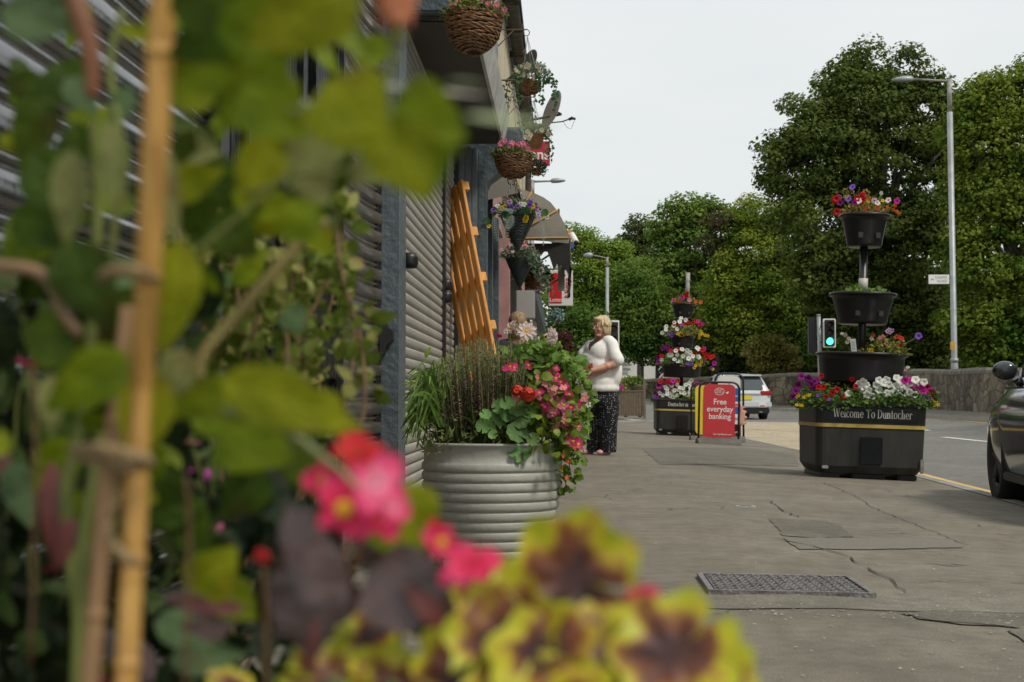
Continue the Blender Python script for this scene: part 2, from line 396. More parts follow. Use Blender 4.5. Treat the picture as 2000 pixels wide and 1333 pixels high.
for (x0, y0), (x1, y1), w_ in [(DA, DB, .17), (DC, DD, .17), ((6.2, 27.2), (8.9, 39), .14), ((9.2, 40), (4.3, 44.6), .3), ((4.1, 46), (3.2, 52), .3), ((3.0, 43), (3.7, 43.4), .3), ((2.2, 43), (2.8, 43), .3)]:
    strip(b, [C2(x0+(x1-x0)*k/6, y0+(y1-y0)*k/6) for k in range(7)], w_, .0095, zroad)
struct(b.build('white_line', m_white))
# small pavement island across the side road, where the wooden planter stands
b = MB(); isl = [C2(*p) for p in [(-8, 46), (1.5, 46.5), (4.0, 47.5), (4.7, 50), (4.9, 56), (-8, 57)]]
n = len(isl); b.add([(v.x, v.y, .02) for v in isl]+[(v.x, v.y, -.12) for v in isl], [tuple(range(n))]+[(i, i+n, (i+1) % n+n, (i+1) % n) for i in range(n)], smooth=False)
struct(recalc(b.build('side_pavement', m_pave2)))
# patches, cracks, ironwork in the pavement
def gpoly(name, pxs, m, dz=.0035):
    b = MB(); g_ = [gp(*p) for p in pxs]; vs = []
    for a_, c_ in zip(g_, g_[1:]+g_[:1]):
        n = max(2, int((c_-a_).length/.06)); vs += [a_.lerp(c_, k/n)+Vector((random.uniform(-.008, .008), random.uniform(-.012, .012), 0)) for k in range(n)]
    b.add([(v.x, v.y, dz) for v in vs], [tuple(range(len(vs)))], smooth=False)
    o = b.build(name, m)
    if o.data.polygons[0].normal.z < 0: o.data.flip_normals()
    return struct(drape(o))
gpoly('pavement_patch', [(1503, 1014), (1610, 1017), (1640, 1028), (1668, 1050), (1600, 1052), (1530, 1048)], m_patch)
gpoly('pavement_patch', [(1530, 1053), (1640, 1052), (1860, 1055), (1885, 1064), (1880, 1071), (1700, 1075), (1560, 1074)], pm('aggregate', (.165, .153, .125), rough=.9, var=.4, vs=170), .004)
gpoly('pavement_patch', [(1255, 878), (1330, 874), (1470, 876), (1555, 890), (1560, 912), (1420, 908), (1290, 908)], m_patch)
gpoly('pavement_patch', [(1300, 1168), (2100, 1172), (2150, 1206), (1750, 1195), (1300, 1192), (1000, 1192), (1000, 1168)], m_pave2, .003)
gpoly('pavement_patch', [(1755, 1199), (1850, 1196), (2100, 1202), (2100, 1245), (1960, 1226), (1880, 1222), (1800, 1212)], m_patch, .0042)
gpoly('pavement_patch', [(1970, 1232), (2100, 1228), (2140, 1300), (2010, 1262)], m_patch, .0048)
m_crack = pm('crack_dark', (.04, .036, .03), rough=.95, var=.3, vs=30)
b = MB()
def crack(pts, w_):
    g = [gp(*p) for p in pts]; out = []
    for a, c in zip(g[:-1], g[1:]):
        n = max(2, int((c-a).length/.09))
        for k in range(n): p = a.lerp(c, k/n); out.append(Vector((p.x+random.uniform(-.016, .016), p.y+random.uniform(-.016, .016))))
    out.append(Vector((g[-1].x, g[-1].y))); vs = []
    for i, p in enumerate(out):
        t = (out[min(i+1, len(out)-1)]-out[max(i-1, 0)]).normalized(); nr = Vector((t.y, -t.x)); ww = w_*random.uniform(.04, .26)*(.3 if i in (0, len(out)-1) else 1)
        zz = .0055+zp((p.x, p.y, 0)); vs += [(p.x-nr.x*ww, p.y-nr.y*ww, zz), (p.x+nr.x*ww, p.y+nr.y*ww, zz)]
    b.add(vs, [(2*i, 2*i+1, 2*i+3, 2*i+2) for i in range(len(out)-1)])
crack([(1400, 966), (1470, 965), (1560, 972)], .02)
crack([(1120, 917), (1290, 922), (1460, 930), (1560, 926)], .02)
crack([(1210, 898), (1290, 908)], .015)
crack([(1530, 985), (1640, 992), (1705, 994)], .012)
crack([(1300, 1041), (1420, 1040), (1510, 1036)], .008)
crack([(1500, 975), (1520, 995), (1560, 1012)], .02)
crack([(1600, 940), (1660, 965), (1720, 1000), (1800, 1030), (1870, 1060), (1920, 1072), (2010, 1075)], .015)
crack([(1500, 1050), (1600, 1072), (1650, 1085), (1690, 1110), (1745, 1140), (1850, 1137), (2050, 1142)], .02)
crack([(1000, 1190), (1300, 1191), (1700, 1195), (1760, 1199), (1850, 1197), (2100, 1203)], .010)
crack([(1760, 1200), (1800, 1212), (1880, 1221), (1990, 1228)], .02)
crack([(1735, 1130), (1760, 1150), (1770, 1160)], .012)
crack([(1120, 945), (1180, 948), (1380, 952)], .008)
crack([(1690, 950), (1800, 975), (1900, 1005), (2010, 1030)], .01)
crack([(1180, 1110), (1260, 1085)], .006)
crack([(1940, 1040), (2000, 1060), (2060, 1064)], .014)
for o_ in (b.build('pavement_crack', m_crack),): struct(o_)
# litter of crumbs and gum, countless
b = MB()
for k in range(520):
    py = random.choice([random.uniform(900, 1330), random.uniform(1160, 1210)]); px = random.uniform(1120, 2000); g = gp(px, py); r_ = random.uniform(.0015, .006)
    a0 = random.uniform(0, 6.3); vs = [(g.x+r_*math.cos(a0+i*1.26)*random.uniform(.6, 1.3), g.y+r_*math.sin(a0+i*1.26)*random.uniform(.6, 1.3), .0046+g.z) for i in range(5)]
    b.add(vs, [tuple(range(5))], smooth=False)
o = b.build('pavement_grit', pm('grit', (.42, .4, .35), rough=.9, var=.5, vs=3, isl=.5)); struct(o, 'pale crumbs, gum spots and grit scattered over the asphalt pavement', 'stuff')
# manhole cover
A, B_, Cc, D_ = gp(1358, 1133), gp(1655, 1130), gp(1706, 1166), gp(1388, 1168)
mh = thing('manhole_cover', 'square cast iron inspection cover sunk in the near pavement asphalt', 'manhole cover', ((A+B_+Cc+D_)/4))
cx, cy = ((A+B_+Cc+D_)/4).x, ((A+B_+Cc+D_)/4).y; hw, hd = .265, .225; rz = Matrix.Translation((cx, cy, -.004)) @ Matrix.Rotation(R(.8), 4, 'Y') @ Matrix.Rotation(-YAW*.3, 4, 'Z')
m_iron = pm('cast_iron', (.21, .195, .19), rough=.42, metal=.55, var=.35, vs=30, bump=.4, bs=80)
b = MB(); t = .018
for a_, c_ in [((-hw, -hd, -.02), (hw, -hd+t, .016)), ((-hw, hd-t, -.02), (hw, hd, .016)), ((-hw, -hd+t, -.02), (-hw+t, hd-t, .016)), ((hw-t, -hd+t, -.02), (hw, hd-t, .016))]: b.box(a_, c_, rz)
b.build('frame', m_iron, mh)
b = MB(); iw, id_ = hw-.026, hd-.026; b.box((-iw, -id_, -.01), (iw, id_, .012), rz)
for i in range(16):
    for j in range(14):
        x = -iw+.016+(2*iw-.03)*i/15; y = -id_+.016+(2*id_-.03)*j/13
        if (i+j) % 2: b.box((x-.013, y-.0045, .012), (x+.013, y+.0045, .017), rz)
        else: b.box((x-.0045, y-.012, .012), (x+.0045, y+.012, .017), rz)
b.build('lid', m_iron, mh)
g = gp(1456, 991); b = MB(); b.box((g.x-.06, g.y-.03, g.z-.006), (g.x+.06, g.y+.03, g.z+.009), bev=.003)
pl = thing('stopcock_cover', 'small pale metal stopcock plate in the pavement beyond the inspection cover', 'utility cover', (g.x, g.y, 0)); b.build('frame', pm('pale_metal', (.45, .46, .46), rough=.45, metal=.5, var=.2, vs=40), pl)
b = MB(); b.box((g.x-.035, g.y-.018, g.z+.009), (g.x+.035, g.y+.018, g.z+.012)); b.build('lid', m_iron, pl)
# ---------------------------------------------------------------- shops down the left side (facade runs along +Y)
def slatmat(name, col, rough, metal, bump=.15, var=.25, spec=.5):
    return pm(name, col, rough=rough, metal=metal, var=var, vs=5, bump=bump, bs=25, spec=spec, stretch=(1, 1, 1))
m_blue = pm('grey_blue_paint', (.075, .098, .112), rough=.42, var=.14, vs=5, bump=.5, bs=28)
m_blue2 = pm('grey_blue_paint_light', (.14, .175, .19), rough=.5, var=.15, vs=4, bump=.35, bs=30)
m_blk = pm('black_gloss_paint', (.006, .006, .007), rough=.3, var=.2, vs=8, bump=.9, bs=14, stretch=(1, 3, .6), spec=.22)
m_rail = pm('black_rail', (.012, .012, .013), rough=.4, var=.2)
m_sl_dark = slatmat('dark_shutter', (.17, .17, .17), .14, 1.0, bump=.04, var=.3)
m_sl_brn = slatmat('brown_shutter', (.34, .28, .22), .24, .85, bump=.06, var=.3)
m_sl_lt = pm('galvanised_shutter', (.34, .32, .285), rough=.5, metal=.1, var=.12, vs=3, bump=.1, bs=30)
m_cream = pm('cream_render', (.56, .50, .38), rough=.9, var=.12, vs=1.5, bump=.6, bs=60, stretch=(1, 1, .5))
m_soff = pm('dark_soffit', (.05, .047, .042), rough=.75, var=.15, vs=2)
m_fasc = pm('weathered_fascia', (.42, .42, .40), rough=.6, var=.25, vs=5, bump=.4, bs=20)
m_gut = pm('mossy_gutter', (.075, .065, .05), rough=.8, var=.5, vs=7, bump=.4, bs=30)
XF = -.66
shop = thing('shop_building', 'grey-blue painted shop with closed roller shutters and black door at the near left', 'shop', (XF-.5, 4, 0))
def bigslat(p=.075, z0=.02, z1=3.1):
    pr = []; z = z0; k = p/.075
    while z < z1:
        pr += [(o, z+h*k) for o, h in [(-.005, 0), (.002, .0015), (.007, .005), (.010, .011), (.0115, .020), (.0115, .031), (.010, .040), (.0065, .046), (.001, .050), (-.005, .052), (-.005, .0555), (-.001, .058), (.0015, .0615), (.0015, .0665), (-.001, .070), (-.005, .072)]]; z += p
    return pr
def smallslat(p=.05, z0=.02, z1=2.35):
    pr = []; z = z0
    while z < z1:
        pr += [(.0, z), (.006, z+p*.12), (.0085, z+p*.35), (.0085, z+p*.6), (.006, z+p*.82), (.0, z+p*.9), (-.008, z+p*.91), (-.008, z+p*.99)]; z += p
    return pr
def path_y(x, y0, y1): return [(x, y0), (x, y1)]
b = MB(); b.sweep(path_y(XF, .3, 2.62), bigslat()); b.build('roller_shutter', m_sl_dark, shop)
b = MB(); b.box((XF-.03, 2.62, 0), (XF+.02, 2.70, 3.1), bev=.006); b.build('shutter_rail', m_rail, shop)
# black door with mouldings and peeling paint
b = MB(); b.box((-.80, 2.74, 0), (-.76, 4.80, 3.1)); b.build('door_surround', m_blk, shop)
b = MB(); b.box((-.775, 3.10, .12), (-.735, 4.05, 2.25), bev=.008)
dr = b.build('door', m_blk, shop)
b = MB()
for y0, y1, z0, z1 in [(3.22, 3.52, .25, .85), (3.62, 3.93, .25, .85), (3.22, 3.52, 1.0, 2.1), (3.62, 3.93, 1.0, 2.1)]:
    for a_, c_ in [((y0, z0), (y1, z0+.025)), ((y0, z1-.025), (y1, z1)), ((y0, z0+.025), (y0+.025, z1-.025)), ((y1-.025, z0+.025), (y1, z1-.025))]:
        b.box((-.737, a_[0], a_[1]), (-.722, c_[0], c_[1]), bev=.004)
b.build('moulding', m_blk, dr)
b = MB()
for y0, y1, z0, z1 in [(4.22, 4.66, .2, .72), (4.22, 4.66, .85, 2.2)]:
    for a_, c_ in [((y0, z0), (y1, z0+.03)), ((y0, z1-.03), (y1, z1)), ((y0, z0+.03), (y0+.03, z1-.03)), ((y1-.03, z0+.03), (y1, z1-.03))]:
        b.box((-.762, a_[0], a_[1]), (-.742, c_[0], c_[1]), bev=.005)
b.build('panel_moulding', m_blk, shop)
# bowed brown shutter beside the pillar
pth = [Vector(p) for p in [(-.765, 4.80), (-.782, 5.05), (-.785, 5.3), (-.775, 5.52), (-.748, 5.72), (-.728, 5.80)]]
b = MB(); b.sweep([(v.x, v.y) for v in dens(pth, 5)], bigslat(.077)); b.build('roller_shutter', m_sl_brn, shop)['label'] = 'bowed brown metal roller shutter between black door and pillar'
b = MB(); b.box((-.80, 4.78, 0), (-.745, 4.815, 3.1), bev=.004); b.build('shutter_rail', m_rail, shop)
# pillar
b = MB(); b.box((-.745, 5.74, 0), (-.668, 6.02, 2.75), bev=.008); b.build('pillar', m_blue, shop)
b = MB(); b.box((-.752, 5.70, 0), (-.744, 5.735, 2.7)); b.build('shutter_rail', m_rail, shop)
b = MB(); b.box((-.80, 5.76, 0), (-.665, 6.0, .02)); b.build('doorstep', m_kerb, shop)
# lock box on the pillar
b = MB(); p = P(756, 655, 5.7)
b.prism([(p.z-.07, -.735), (p.z+.07, -.735), (p.z+.045, -.70), (p.z+.02, -.68), (p.z-.03, -.68), (p.z-.05, -.705)], 1, 0, 0) if 0 else None
prof = [(-.738, p.z-.075), (-.720, p.z-.075), (-.708, p.z-.035), (-.684, p.z-.018), (-.684, p.z+.02), (-.705, p.z+.03), (-.72, p.z+.078), (-.738, p.z+.078)]
b.prism([(x, z) for x, z in prof], 1, 5.69, 5.738); lb = recalc(b.build('lock_box', m_rail, shop))
for (px, py) in [(868, 556), (868, 580), (803, 508)]:
    b = MB(); yy = 8.44 if px > 850 else 6.05; z = HC+(782-py)/2778*yy
    b.lathe((-.655 if yy < 7 else -.695, yy, z), [(.0, -.035), (.03, -.032), (.036, -.012), (.036, .012), (.03, .032), (0, .035)], 14); b.build('shutter_lock', m_rail, shop)
# pale shutters
b = MB(); b.sweep(path_y(-.724, 6.0, 8.40), smallslat()); b.build('roller_shutter', m_sl_lt, shop)['label'] = 'pale ribbed roller shutter just beyond the pillar'
b = MB(); b.box((-.745, 8.40, 0), (-.70, 8.50, 2.4), bev=.004); b.build('shutter_rail', m_rail, shop)
b = MB(); b.sweep(path_y(-.724, 8.50, 9.32), smallslat()); b.build('roller_shutter', m_sl_lt, shop)
b = MB(); b.box((-.745, 9.30, 0), (-.69, 9.38, 2.4), bev=.004); b.build('shutter_rail', m_rail, shop)
# canopy: dark soffit, pale fascia, blue box above
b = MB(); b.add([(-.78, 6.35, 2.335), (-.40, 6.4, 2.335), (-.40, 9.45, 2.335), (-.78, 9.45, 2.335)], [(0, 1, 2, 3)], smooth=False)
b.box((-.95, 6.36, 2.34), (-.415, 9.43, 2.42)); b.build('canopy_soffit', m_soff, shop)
b = MB(); b.prism([(-.412, 2.33), (-.395, 2.33), (-.36, 2.50), (-.377, 2.50)], 1, 6.38, 9.47); b.build('canopy_fascia', m_fasc, shop)
b = MB(); b.box((-.95, 6.30, 2.36), (-.43, 9.40, 3.0), bev=.01); b.box((-.95, 5.6, 2.62), (-.60, 6.3, 3.1), bev=.01); b.build('sign_board', m_blue, shop)
# next pilaster and the bracket end beyond it
b = MB(); x = -.70
for a_, c_ in [((-.74, 9.40), (-.66, 9.72)), ((-.66, 9.46), (-.615, 9.70)), ((-.615, 9.50), (-.58, 9.68))]: b.box((a_[0], a_[1], 0), (c_[0], c_[1], 2.32), bev=.006)
b.box((-.76, 9.36, 0), (-.56, 9.76, .35), bev=.01); b.build('pilaster', m_blue2, shop)
b = MB(); b.box((-.58, 9.60, 0), (-.52, 9.82, 2.28), bev=.006); b.build('pilaster', m_blue, shop)
b = MB(); b.prism([(-.80, 2.0), (-.56, 2.0), (-.50, 2.12), (-.28, 2.28), (-.27, 2.48), (-.80, 2.48)], 1, 9.62, 9.86); recalc(b.build('corbel', m_blue, shop))
# dark doorway beyond the pilaster
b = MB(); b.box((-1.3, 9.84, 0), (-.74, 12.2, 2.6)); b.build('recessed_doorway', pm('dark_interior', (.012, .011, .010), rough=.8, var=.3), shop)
b = MB(); b.box((-.74, 9.95, 0), (-.60, 10.1, 2.3), bev=.004); b.build('door_frame', m_blue, shop)
b = MB(); b.box((-.72, 11.6, .0), (-.58, 11.75, 2.3), bev=.004); b.build('door_frame', m_blue, shop)
# solid body of the building behind the shop fronts
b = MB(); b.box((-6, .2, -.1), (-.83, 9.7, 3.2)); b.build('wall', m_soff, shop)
# upper storey and roof edge of the terrace, with its gutter
terr = thing('terrace_building', 'cream rendered terrace above the shops with a long mossy gutter', 'building', (-3, 16, 0))
b = MB(); b.box((-6, 10.2, 2.9), (-.66, 24.5, 4.95)); b.box((-6, 12.2, -.1), (-.78, 24.5, 2.9)); b.build('wall', m_cream, terr)
b = MB()
for y in np.arange(10.4, 24.4, .42): b.box((-.655, y, 3.0), (-.649, y+.012, 4.9))
b.build('wall_batten', m_cream, terr)
b = MB(); b.box((-.70, 12.0, 2.86), (-.50, 24.5, 3.02), bev=.01); b.box((-.70, 12.1, 2.75), (-.56, 24.5, 2.86), bev=.01); b.build('cornice', m_cream, terr)
b = MB(); b.sweep([(-.56, 10.1), (-.56, 24.6)], [(-.09, 5.02), (-.085, 4.96), (-.05, 4.92), (0, 4.905), (.05, 4.92), (.08, 4.96), (.085, 5.03), (.075, 5.03), (.06, 4.97), (0, 4.93), (-.07, 4.98)])
b.build('gutter', m_gut, terr)
for y in np.arange(10.6, 24.4, 1.15): b = MB(); b.lathe((-.56, y, 4.965), [(.0, -.072), (.094, -.07), (.1, .0), (.095, .07)], 12) ; b.box((-.66, y-.02, 4.88), (-.47, y+.02, 4.915)); b.build('gutter_bracket', m_gut, terr)
b = MB(); b.add([(-.46, 10.0, 5.06), (-.46, 24.7, 5.06), (-3.4, 24.7, 6.6), (-3.4, 10.0, 6.6), (-.46, 10.0, 4.99), (-.46, 24.7, 4.99)], [(0, 1, 2, 3), (0, 4, 5, 1)], smooth=False)
b.build('roof', pm('slate_roof', (.07, .07, .075), rough=.7, var=.3, vs=6), terr)
b = MB(); b.tube([(-.52, 23.0, 4.9), (-.56, 23.0, 4.6), (-.6, 23.0, 0)], .05, 10); b.build('downpipe', m_gut, terr)
# shop windows and stall risers under the awnings (parts of the terrace)
m_int = pm('shop_dark_glass', (.015, .016, .018), rough=.12, var=.1, spec=.8)
m_wht = pm('white_shop_paint', (.36, .35, .33), rough=.5, var=.1, vs=3)
m_galv0 = pm('steel_rail', (.3, .3, .3), rough=.5, metal=.4)
m_pnk = pm('dull_pink_paint', (.42, .22, .2), rough=.6, var=.15)
for y0, y1 in [(12.4, 14.2), (14.6, 16.8), (17.2, 19.2), (19.8, 22.0)]:
    b = MB(); b.box((-.775, y0, .6), (-.745, y1, 2.2)); wn = b.build('shop_window', m_int, terr)
    b = MB()
    for yy in (y0-.06, (y0+y1)/2-.03, y1): b.box((-.78, yy, .5), (-.70, yy+.06, 2.3))
    b.box((-.78, y0, .5), (-.70, y1, .6)); b.box((-.78, y0, 2.2), (-.70, y1, 2.3)); b.build('frame', m_wht, wn)
b = MB(); b.box((-.79, 12.2, 0), (-.72, 24.5, .5)); b.build('stall_riser', m_blue, terr)
b = MB(); b.box((-.80, 12.2, 2.3), (-.62, 24.5, 2.75)); b.build('shop_fascia', m_pnk, terr)
b = MB(); b.box((-.76, 12.25, .0), (-.56, 12.42, 2.2), bev=.01); b.build('pilaster', m_blue, terr)
b = MB(); b.box((-.76, 14.25, 0), (-.54, 14.5, 2.25), bev=.01); b.build('pilaster', m_pnk, terr)
b = MB(); b.box((-.76, 16.9, 0), (-.5, 17.1, 2.25), bev=.01); b.build('pilaster', m_wht, terr)
# white display boxes on brackets low on the far shop front
b = MB(); b.box((-.50, 15.0, 1.48), (-.30, 15.25, 1.78), bev=.01); b.build('display_case', m_wht, terr)
b = MB(); b.box((-.46, 15.9, 1.22), (-.30, 16.1, 1.5), bev=.01); b.build('display_case', m_wht, terr)
b = MB()
for k in range(5): b.box((-.44+k*.035, 16.0, .2), (-.425+k*.035, 16.02, 1.22))
b.build('railing', m_galv0, terr)
fs = thing('far_shop_building', 'low grey shop beyond the cream terrace, glimpsed past the awning', 'shop', (-3, 30, 0))
b = MB(); b.box((-6, 24.9, -.1), (-.66, 40, 3.3)); b.build('wall', pm('grey_render', (.20, .20, .19), rough=.85, var=.2, vs=2), fs)
b = MB(); b.box((-.70, 24.9, 2.5), (-.50, 40, 2.95), bev=.01); b.build('fascia', m_blue, fs)
for y0 in (25.6, 29.4, 33.2, 36.6): b = MB(); b.box((-.67, y0, .6), (-.645, y0+2.6, 2.3)); b.build('window', m_int, fs)
# awnings
m_awn = pm('awning_canvas', (.20, .185, .15), rough=.75, var=.16, vs=2.5, bump=.3, bs=12)
m_awn2 = pm('awning_canvas_pale', (.30, .28, .24), rough=.8, var=.15, vs=3)
m_rib = pm('ochre_piping', (.42, .25, .07), rough=.6, var=.1)
aw = thing('awning', 'large brown-grey domed shop awning with ochre piping and a torn hem', 'awning', (-.66, 16, 2.3), group='canvas shop awnings')
X0 = -.68; Y0, Y1 = 15.3, 19.4; ZP = 2.35
def rib_pts(a, y, rx=.75, rz=.6, n=1): return (X0+rx*math.cos(a), y, ZP+rz*math.sin(a))
b = MB(); angs = np.linspace(R(-4), R(90), 13); vs = []; fs = []
ys = np.linspace(Y0, Y1, 16)
for i, y in enumerate(ys):
    for j, a in enumerate(angs):
        sag = 1-.03*abs(math.sin(4*a))*(1)+.004*math.sin(i*2.1+j)
        vs.append((X0+.75*sag*math.cos(a), y, ZP+.60*sag*math.sin(a)))
m_ = len(angs)
fs = [(i*m_+j, (i+1)*m_+j, (i+1)*m_+j+1, i*m_+j+1) for i in range(len(ys)-1) for j in range(m_-1)]; b.add(vs, fs)
# near end panel, slightly bulged
vs = []; nr = 6
for i in range(nr+1):
    for j, a in enumerate(angs):
        t = i/nr; sag = (1-.03*abs(math.sin(4*a)))*t; vs.append((X0+.75*sag*math.cos(a), Y0-.10*math.sin(math.pi*t)*.8, ZP+.60*sag*math.sin(a)-.10*math.sin(a*2)*t*(1-t)))
b.add(vs, [(i*m_+j, i*m_+j+1, (i+1)*m_+j+1, (i+1)*m_+j) for i in range(nr) for j in range(m_-1)])
b.build('canopy', m_awn, aw)
b = MB()
for a in (R(2), R(33), R(62)):
    b.tube([(X0+.75*t*math.cos(a)*.985, Y0-.085*math.sin(math.pi*t)-.004, ZP+.60*t*math.sin(a)*.985-.10*math.sin(a*2)*t*(1-t)) for t in np.linspace(.05, 1, 9)], .011, 6)
    b.tube([(X0+.757*math.cos(a), y, ZP+.607*math.sin(a)) for y in (Y0, Y1)], .010, 6)
b.build('piping', m_rib, aw)
b = MB(); vs = []; n = 60
for i in range(n+1):
    y = Y0+(Y1-Y0)*i/n; vs += [(X0+.75, y, ZP-.05), (X0+.755+.02*math.sin(i*.9), y, ZP-.28-random.uniform(0, .14))]
b.add(vs, [(2*i, 2*i+2, 2*i+3, 2*i+1) for i in range(n)])
vs = []; n = 22
for i in range(n+1):
    x = X0+.75*i/n; vs += [(x, Y0-.01, ZP-.04), (x, Y0-.02, ZP-.06-(.24 if i > 15 else .12)*random.uniform(.5, 1)-.14*max(0, (i-15)/7))]
b.add(vs, [(2*i, 2*i+1, 2*i+3, 2*i+2) for i in range(n)])
b.build('torn_hem', pm('torn_black_canvas', (.02, .018, .016), rough=.9, var=.3), aw)
m_arm = pm('pale_arm', (.4, .37, .34), rough=.5, metal=.3)
b = MB(); b.box((-.06, 16.3, 1.88), (.02, 16.4, 2.36)); b.build('curtain_edge', m_arm, aw)
for a_, c_ in (((-.64, 15.6, 1.9), (.03, 15.5, 2.32)), ((-.64, 19.2, 1.9), (.03, 19.3, 2.32))): b = MB(); b.tube([a_, c_], .012, 6); b.build('folding_arm', m_arm, aw)
aw2 = thing('awning', 'pale beige canvas awning close behind the second rattan basket', 'awning', (-.66, 10.6, 2.3), group='canvas shop awnings')
b = MB(); vs = []; ys = np.linspace(10.15, 12.1, 8); aa = np.linspace(R(12), R(90), 9)
for y in ys:
    for a in aa: vs.append((-.70+.40*math.cos(a), y, 2.02+.42*math.sin(a)))
b.add(vs, [(i*9+j, (i+1)*9+j, (i+1)*9+j+1, i*9+j+1) for i in range(7) for j in range(8)])
vs = [(-.70, 10.14, 2.02)]+[(-.70+.40*math.cos(a), 10.14, 2.02+.42*math.sin(a)) for a in aa]; b.add(vs, [(0, j, j+1) for j in range(1, 9)])
b.build('canopy', m_awn2, aw2)
b = MB(); b.tube([(-.70+.404*math.cos(a), 10.14, 2.02+.424*math.sin(a)) for a in aa], .008, 6); b.build('piping', m_rib, aw2)
# signs on the building
def board(name, label, cat, c, w_, h_, th, m, face=None, ry=0):
    """board facing the camera (normal -Y), centre c"""
    t = thing(name, label, cat, c); b = MB(); b.box((c.x-w_/2, c.y, c.z-h_/2), (c.x+w_/2, c.y+th, c.z+h_/2), bev=.004); b.build('panel', m, t); return t
m_red = pm('sign_red', (.62, .02, .02), rough=.4, var=.04)
m_crim = pm('sign_crimson', (.42, .02, .05), rough=.4, var=.05)
m_wsign = pm('sign_white', (.78, .78, .76), rough=.4, var=.04)
c = P(1048, 300, 19); s1 = board('shop_sign', 'crimson projecting shop sign with white letters half hidden behind a hanging basket', 'sign', c, .36, .33, .05, m_crim)
text('lettering', 'ens', .2, Matrix.Translation((c.x+.04, c.y-.003, c.z-.02)) @ Matrix.Rotation(R(90), 4, 'X'), m_wsign, s1, ext=.002, off=.004)
b = MB(); b.tube([(-.66, c.y+.02, c.z+.2), (c.x+.18, c.y+.02, c.z+.2)], .012, 6); b.build('bracket', m_rail, s1)
c = P(1095, 563, 20); s2 = board('shop_sign', 'white projecting sign with red arch reading Lotto under the torn awning', 'sign', c, .345, .50, .05, m_wsign)
b = MB(); wa, ha = .175, .43; cx = c.x-.07; pts = [(cx-wa/2, c.z-.215), (cx+wa/2, c.z-.215)]+[(cx+wa/2*math.cos(a), c.z+.13+wa/2*math.sin(a)) for a in np.linspace(0, math.pi, 14)]
b.prism(pts, 1, c.y-.004, c.y+.001); recalc(b.build('red_arch', m_red, s2))
text('lettering', 'Lotto', .078, Matrix.Translation((cx, c.y-.007, c.z-.17)) @ Matrix.Rotation(R(90), 4, 'X'), m_wsign, s2, off=.0016)
text('lettering', 'ft licence', .078, Matrix.Translation((c.x+.085, c.y-.003, c.z+.0)) @ Matrix.Rotation(R(90), 4, 'X') @ Matrix.Rotation(R(90), 4, 'Z'), m_red, s2, off=.0012)
b = MB(); b.tube([(-.66, c.y+.02, c.z+.27), (c.x+.16, c.y+.02, c.z+.27)], .012, 6); b.tube([(c.x-.172, c.y+.02, c.z+.27), (c.x-.172, c.y+.02, .9)], .006, 5); b.build('bracket', m_rail, s2)
c = P(1108, 466, 22.5); s3 = thing('cctv_camera', 'white camera housing on the small orange, white and blue sign past the awning', 'camera', P(1122, 466, 22.3))
s4 = thing('shop_sign', 'small orange, white and blue curved sign peeking out past the awning', 'sign', c)
for k, (z0, z1, mm) in enumerate([(.02, .13, pm('sign_orange', (.7, .28, .05), var=.05)), (-.06, .02, m_wsign), (-.17, -.06, pm('sign_blue', (.03, .12, .45), var=.05))]):
    b = MB(); rr = .12
    b.box((c.x-.12, c.y, c.z+z0), (c.x+(.06 if k == 0 else .12 if k == 1 else .10), c.y+.05, c.z+z1), bev=.01); b.build('stripe', mm, s4)
b = MB(); b.tube([(-.66, c.y+.03, c.z), (c.x-.1, c.y+.03, c.z)], .015, 6); b.build('bracket', m_rail, s4)
q = P(1117, 458, 22.3); e = P(1126, 476, 22.0); b = MB(); b.tube([q, q.lerp(e, .9)], [.045, .05], 10); b.build('housing', m_wsign, s3)
b = MB(); b.tube([q.lerp(e, .9), e], [.04, .04], 10); b.build('lens', m_rail, s3)
b = MB(); b.tube([q, q+Vector((-.15, .1, .02))], .012, 6); b.build('bracket', m_wsign, s3)
# satellite dishes
m_dish = pm('dish_grey', (.33, .27, .25), rough=.5, metal=.2, var=.12)
def dish(px, py, d, rad, label, az, mat_, arm=True):
    c = P(px, py, d); t = thing('satellite_dish', label, 'satellite dish', c, group='satellite dishes on the terrace wall')
    rot = Matrix.Rotation(az, 4, 'Z') @ Matrix.Rotation(R(72), 4, 'X'); b = MB()
    prof = [(0.001, 0), (.3*rad, .012*rad), (.6*rad, .06*rad), (.85*rad, .13*rad), (rad, .19*rad), (rad*1.01, .18*rad), (.85*rad, .11*rad), (.6*rad, .04*rad), (.001, -.02*rad)]
    b.lathe((0, 0, 0), prof, 32, .9, 1.05, cap=False); b.v = [tuple(c+(rot @ Vector(v))) for v in b.v]; b.build('dish', mat_, t)
    ax = rot.to_3x3() @ Vector((0, 0, 1)); up = rot.to_3x3() @ Vector((0, -1, 0))
    if arm:
        b = MB(); s_ = c+up*rad*1.0+ax*.15*rad; e = P(1120, 234, d-.15)
        b.tube([P(1078, 240, d), P(1098, 238, d-.1), P(1112, 233, d-.15)], .009, 6); b.build('arm', m_rail, t)
        b = MB(); b.tube([P(1111, 234, d-.15), P(1117, 231, d-.15), P(1124, 233, d-.16)], [.02, .024, .016], 8); b.build('receiver', m_rail, t)
        b = MB(); b.tube([P(1100, 238, d-.1), P(1108, 250, d-.1), P(1116, 252, d-.15), P(1122, 236, d-.15)], .003, 5); b.build('cable', m_rail, t)
    b = MB(); b.tube([c-ax*.02, c-ax*.12, Vector((-.66, c.y+.1, c.z-.15))], .018, 6); b.build('wall_bracket', m_rail, t)
dish(1083, 217, 20, .27, 'large reddish grey satellite dish with a long arm and receiver against the sky', R(-62), m_dish)
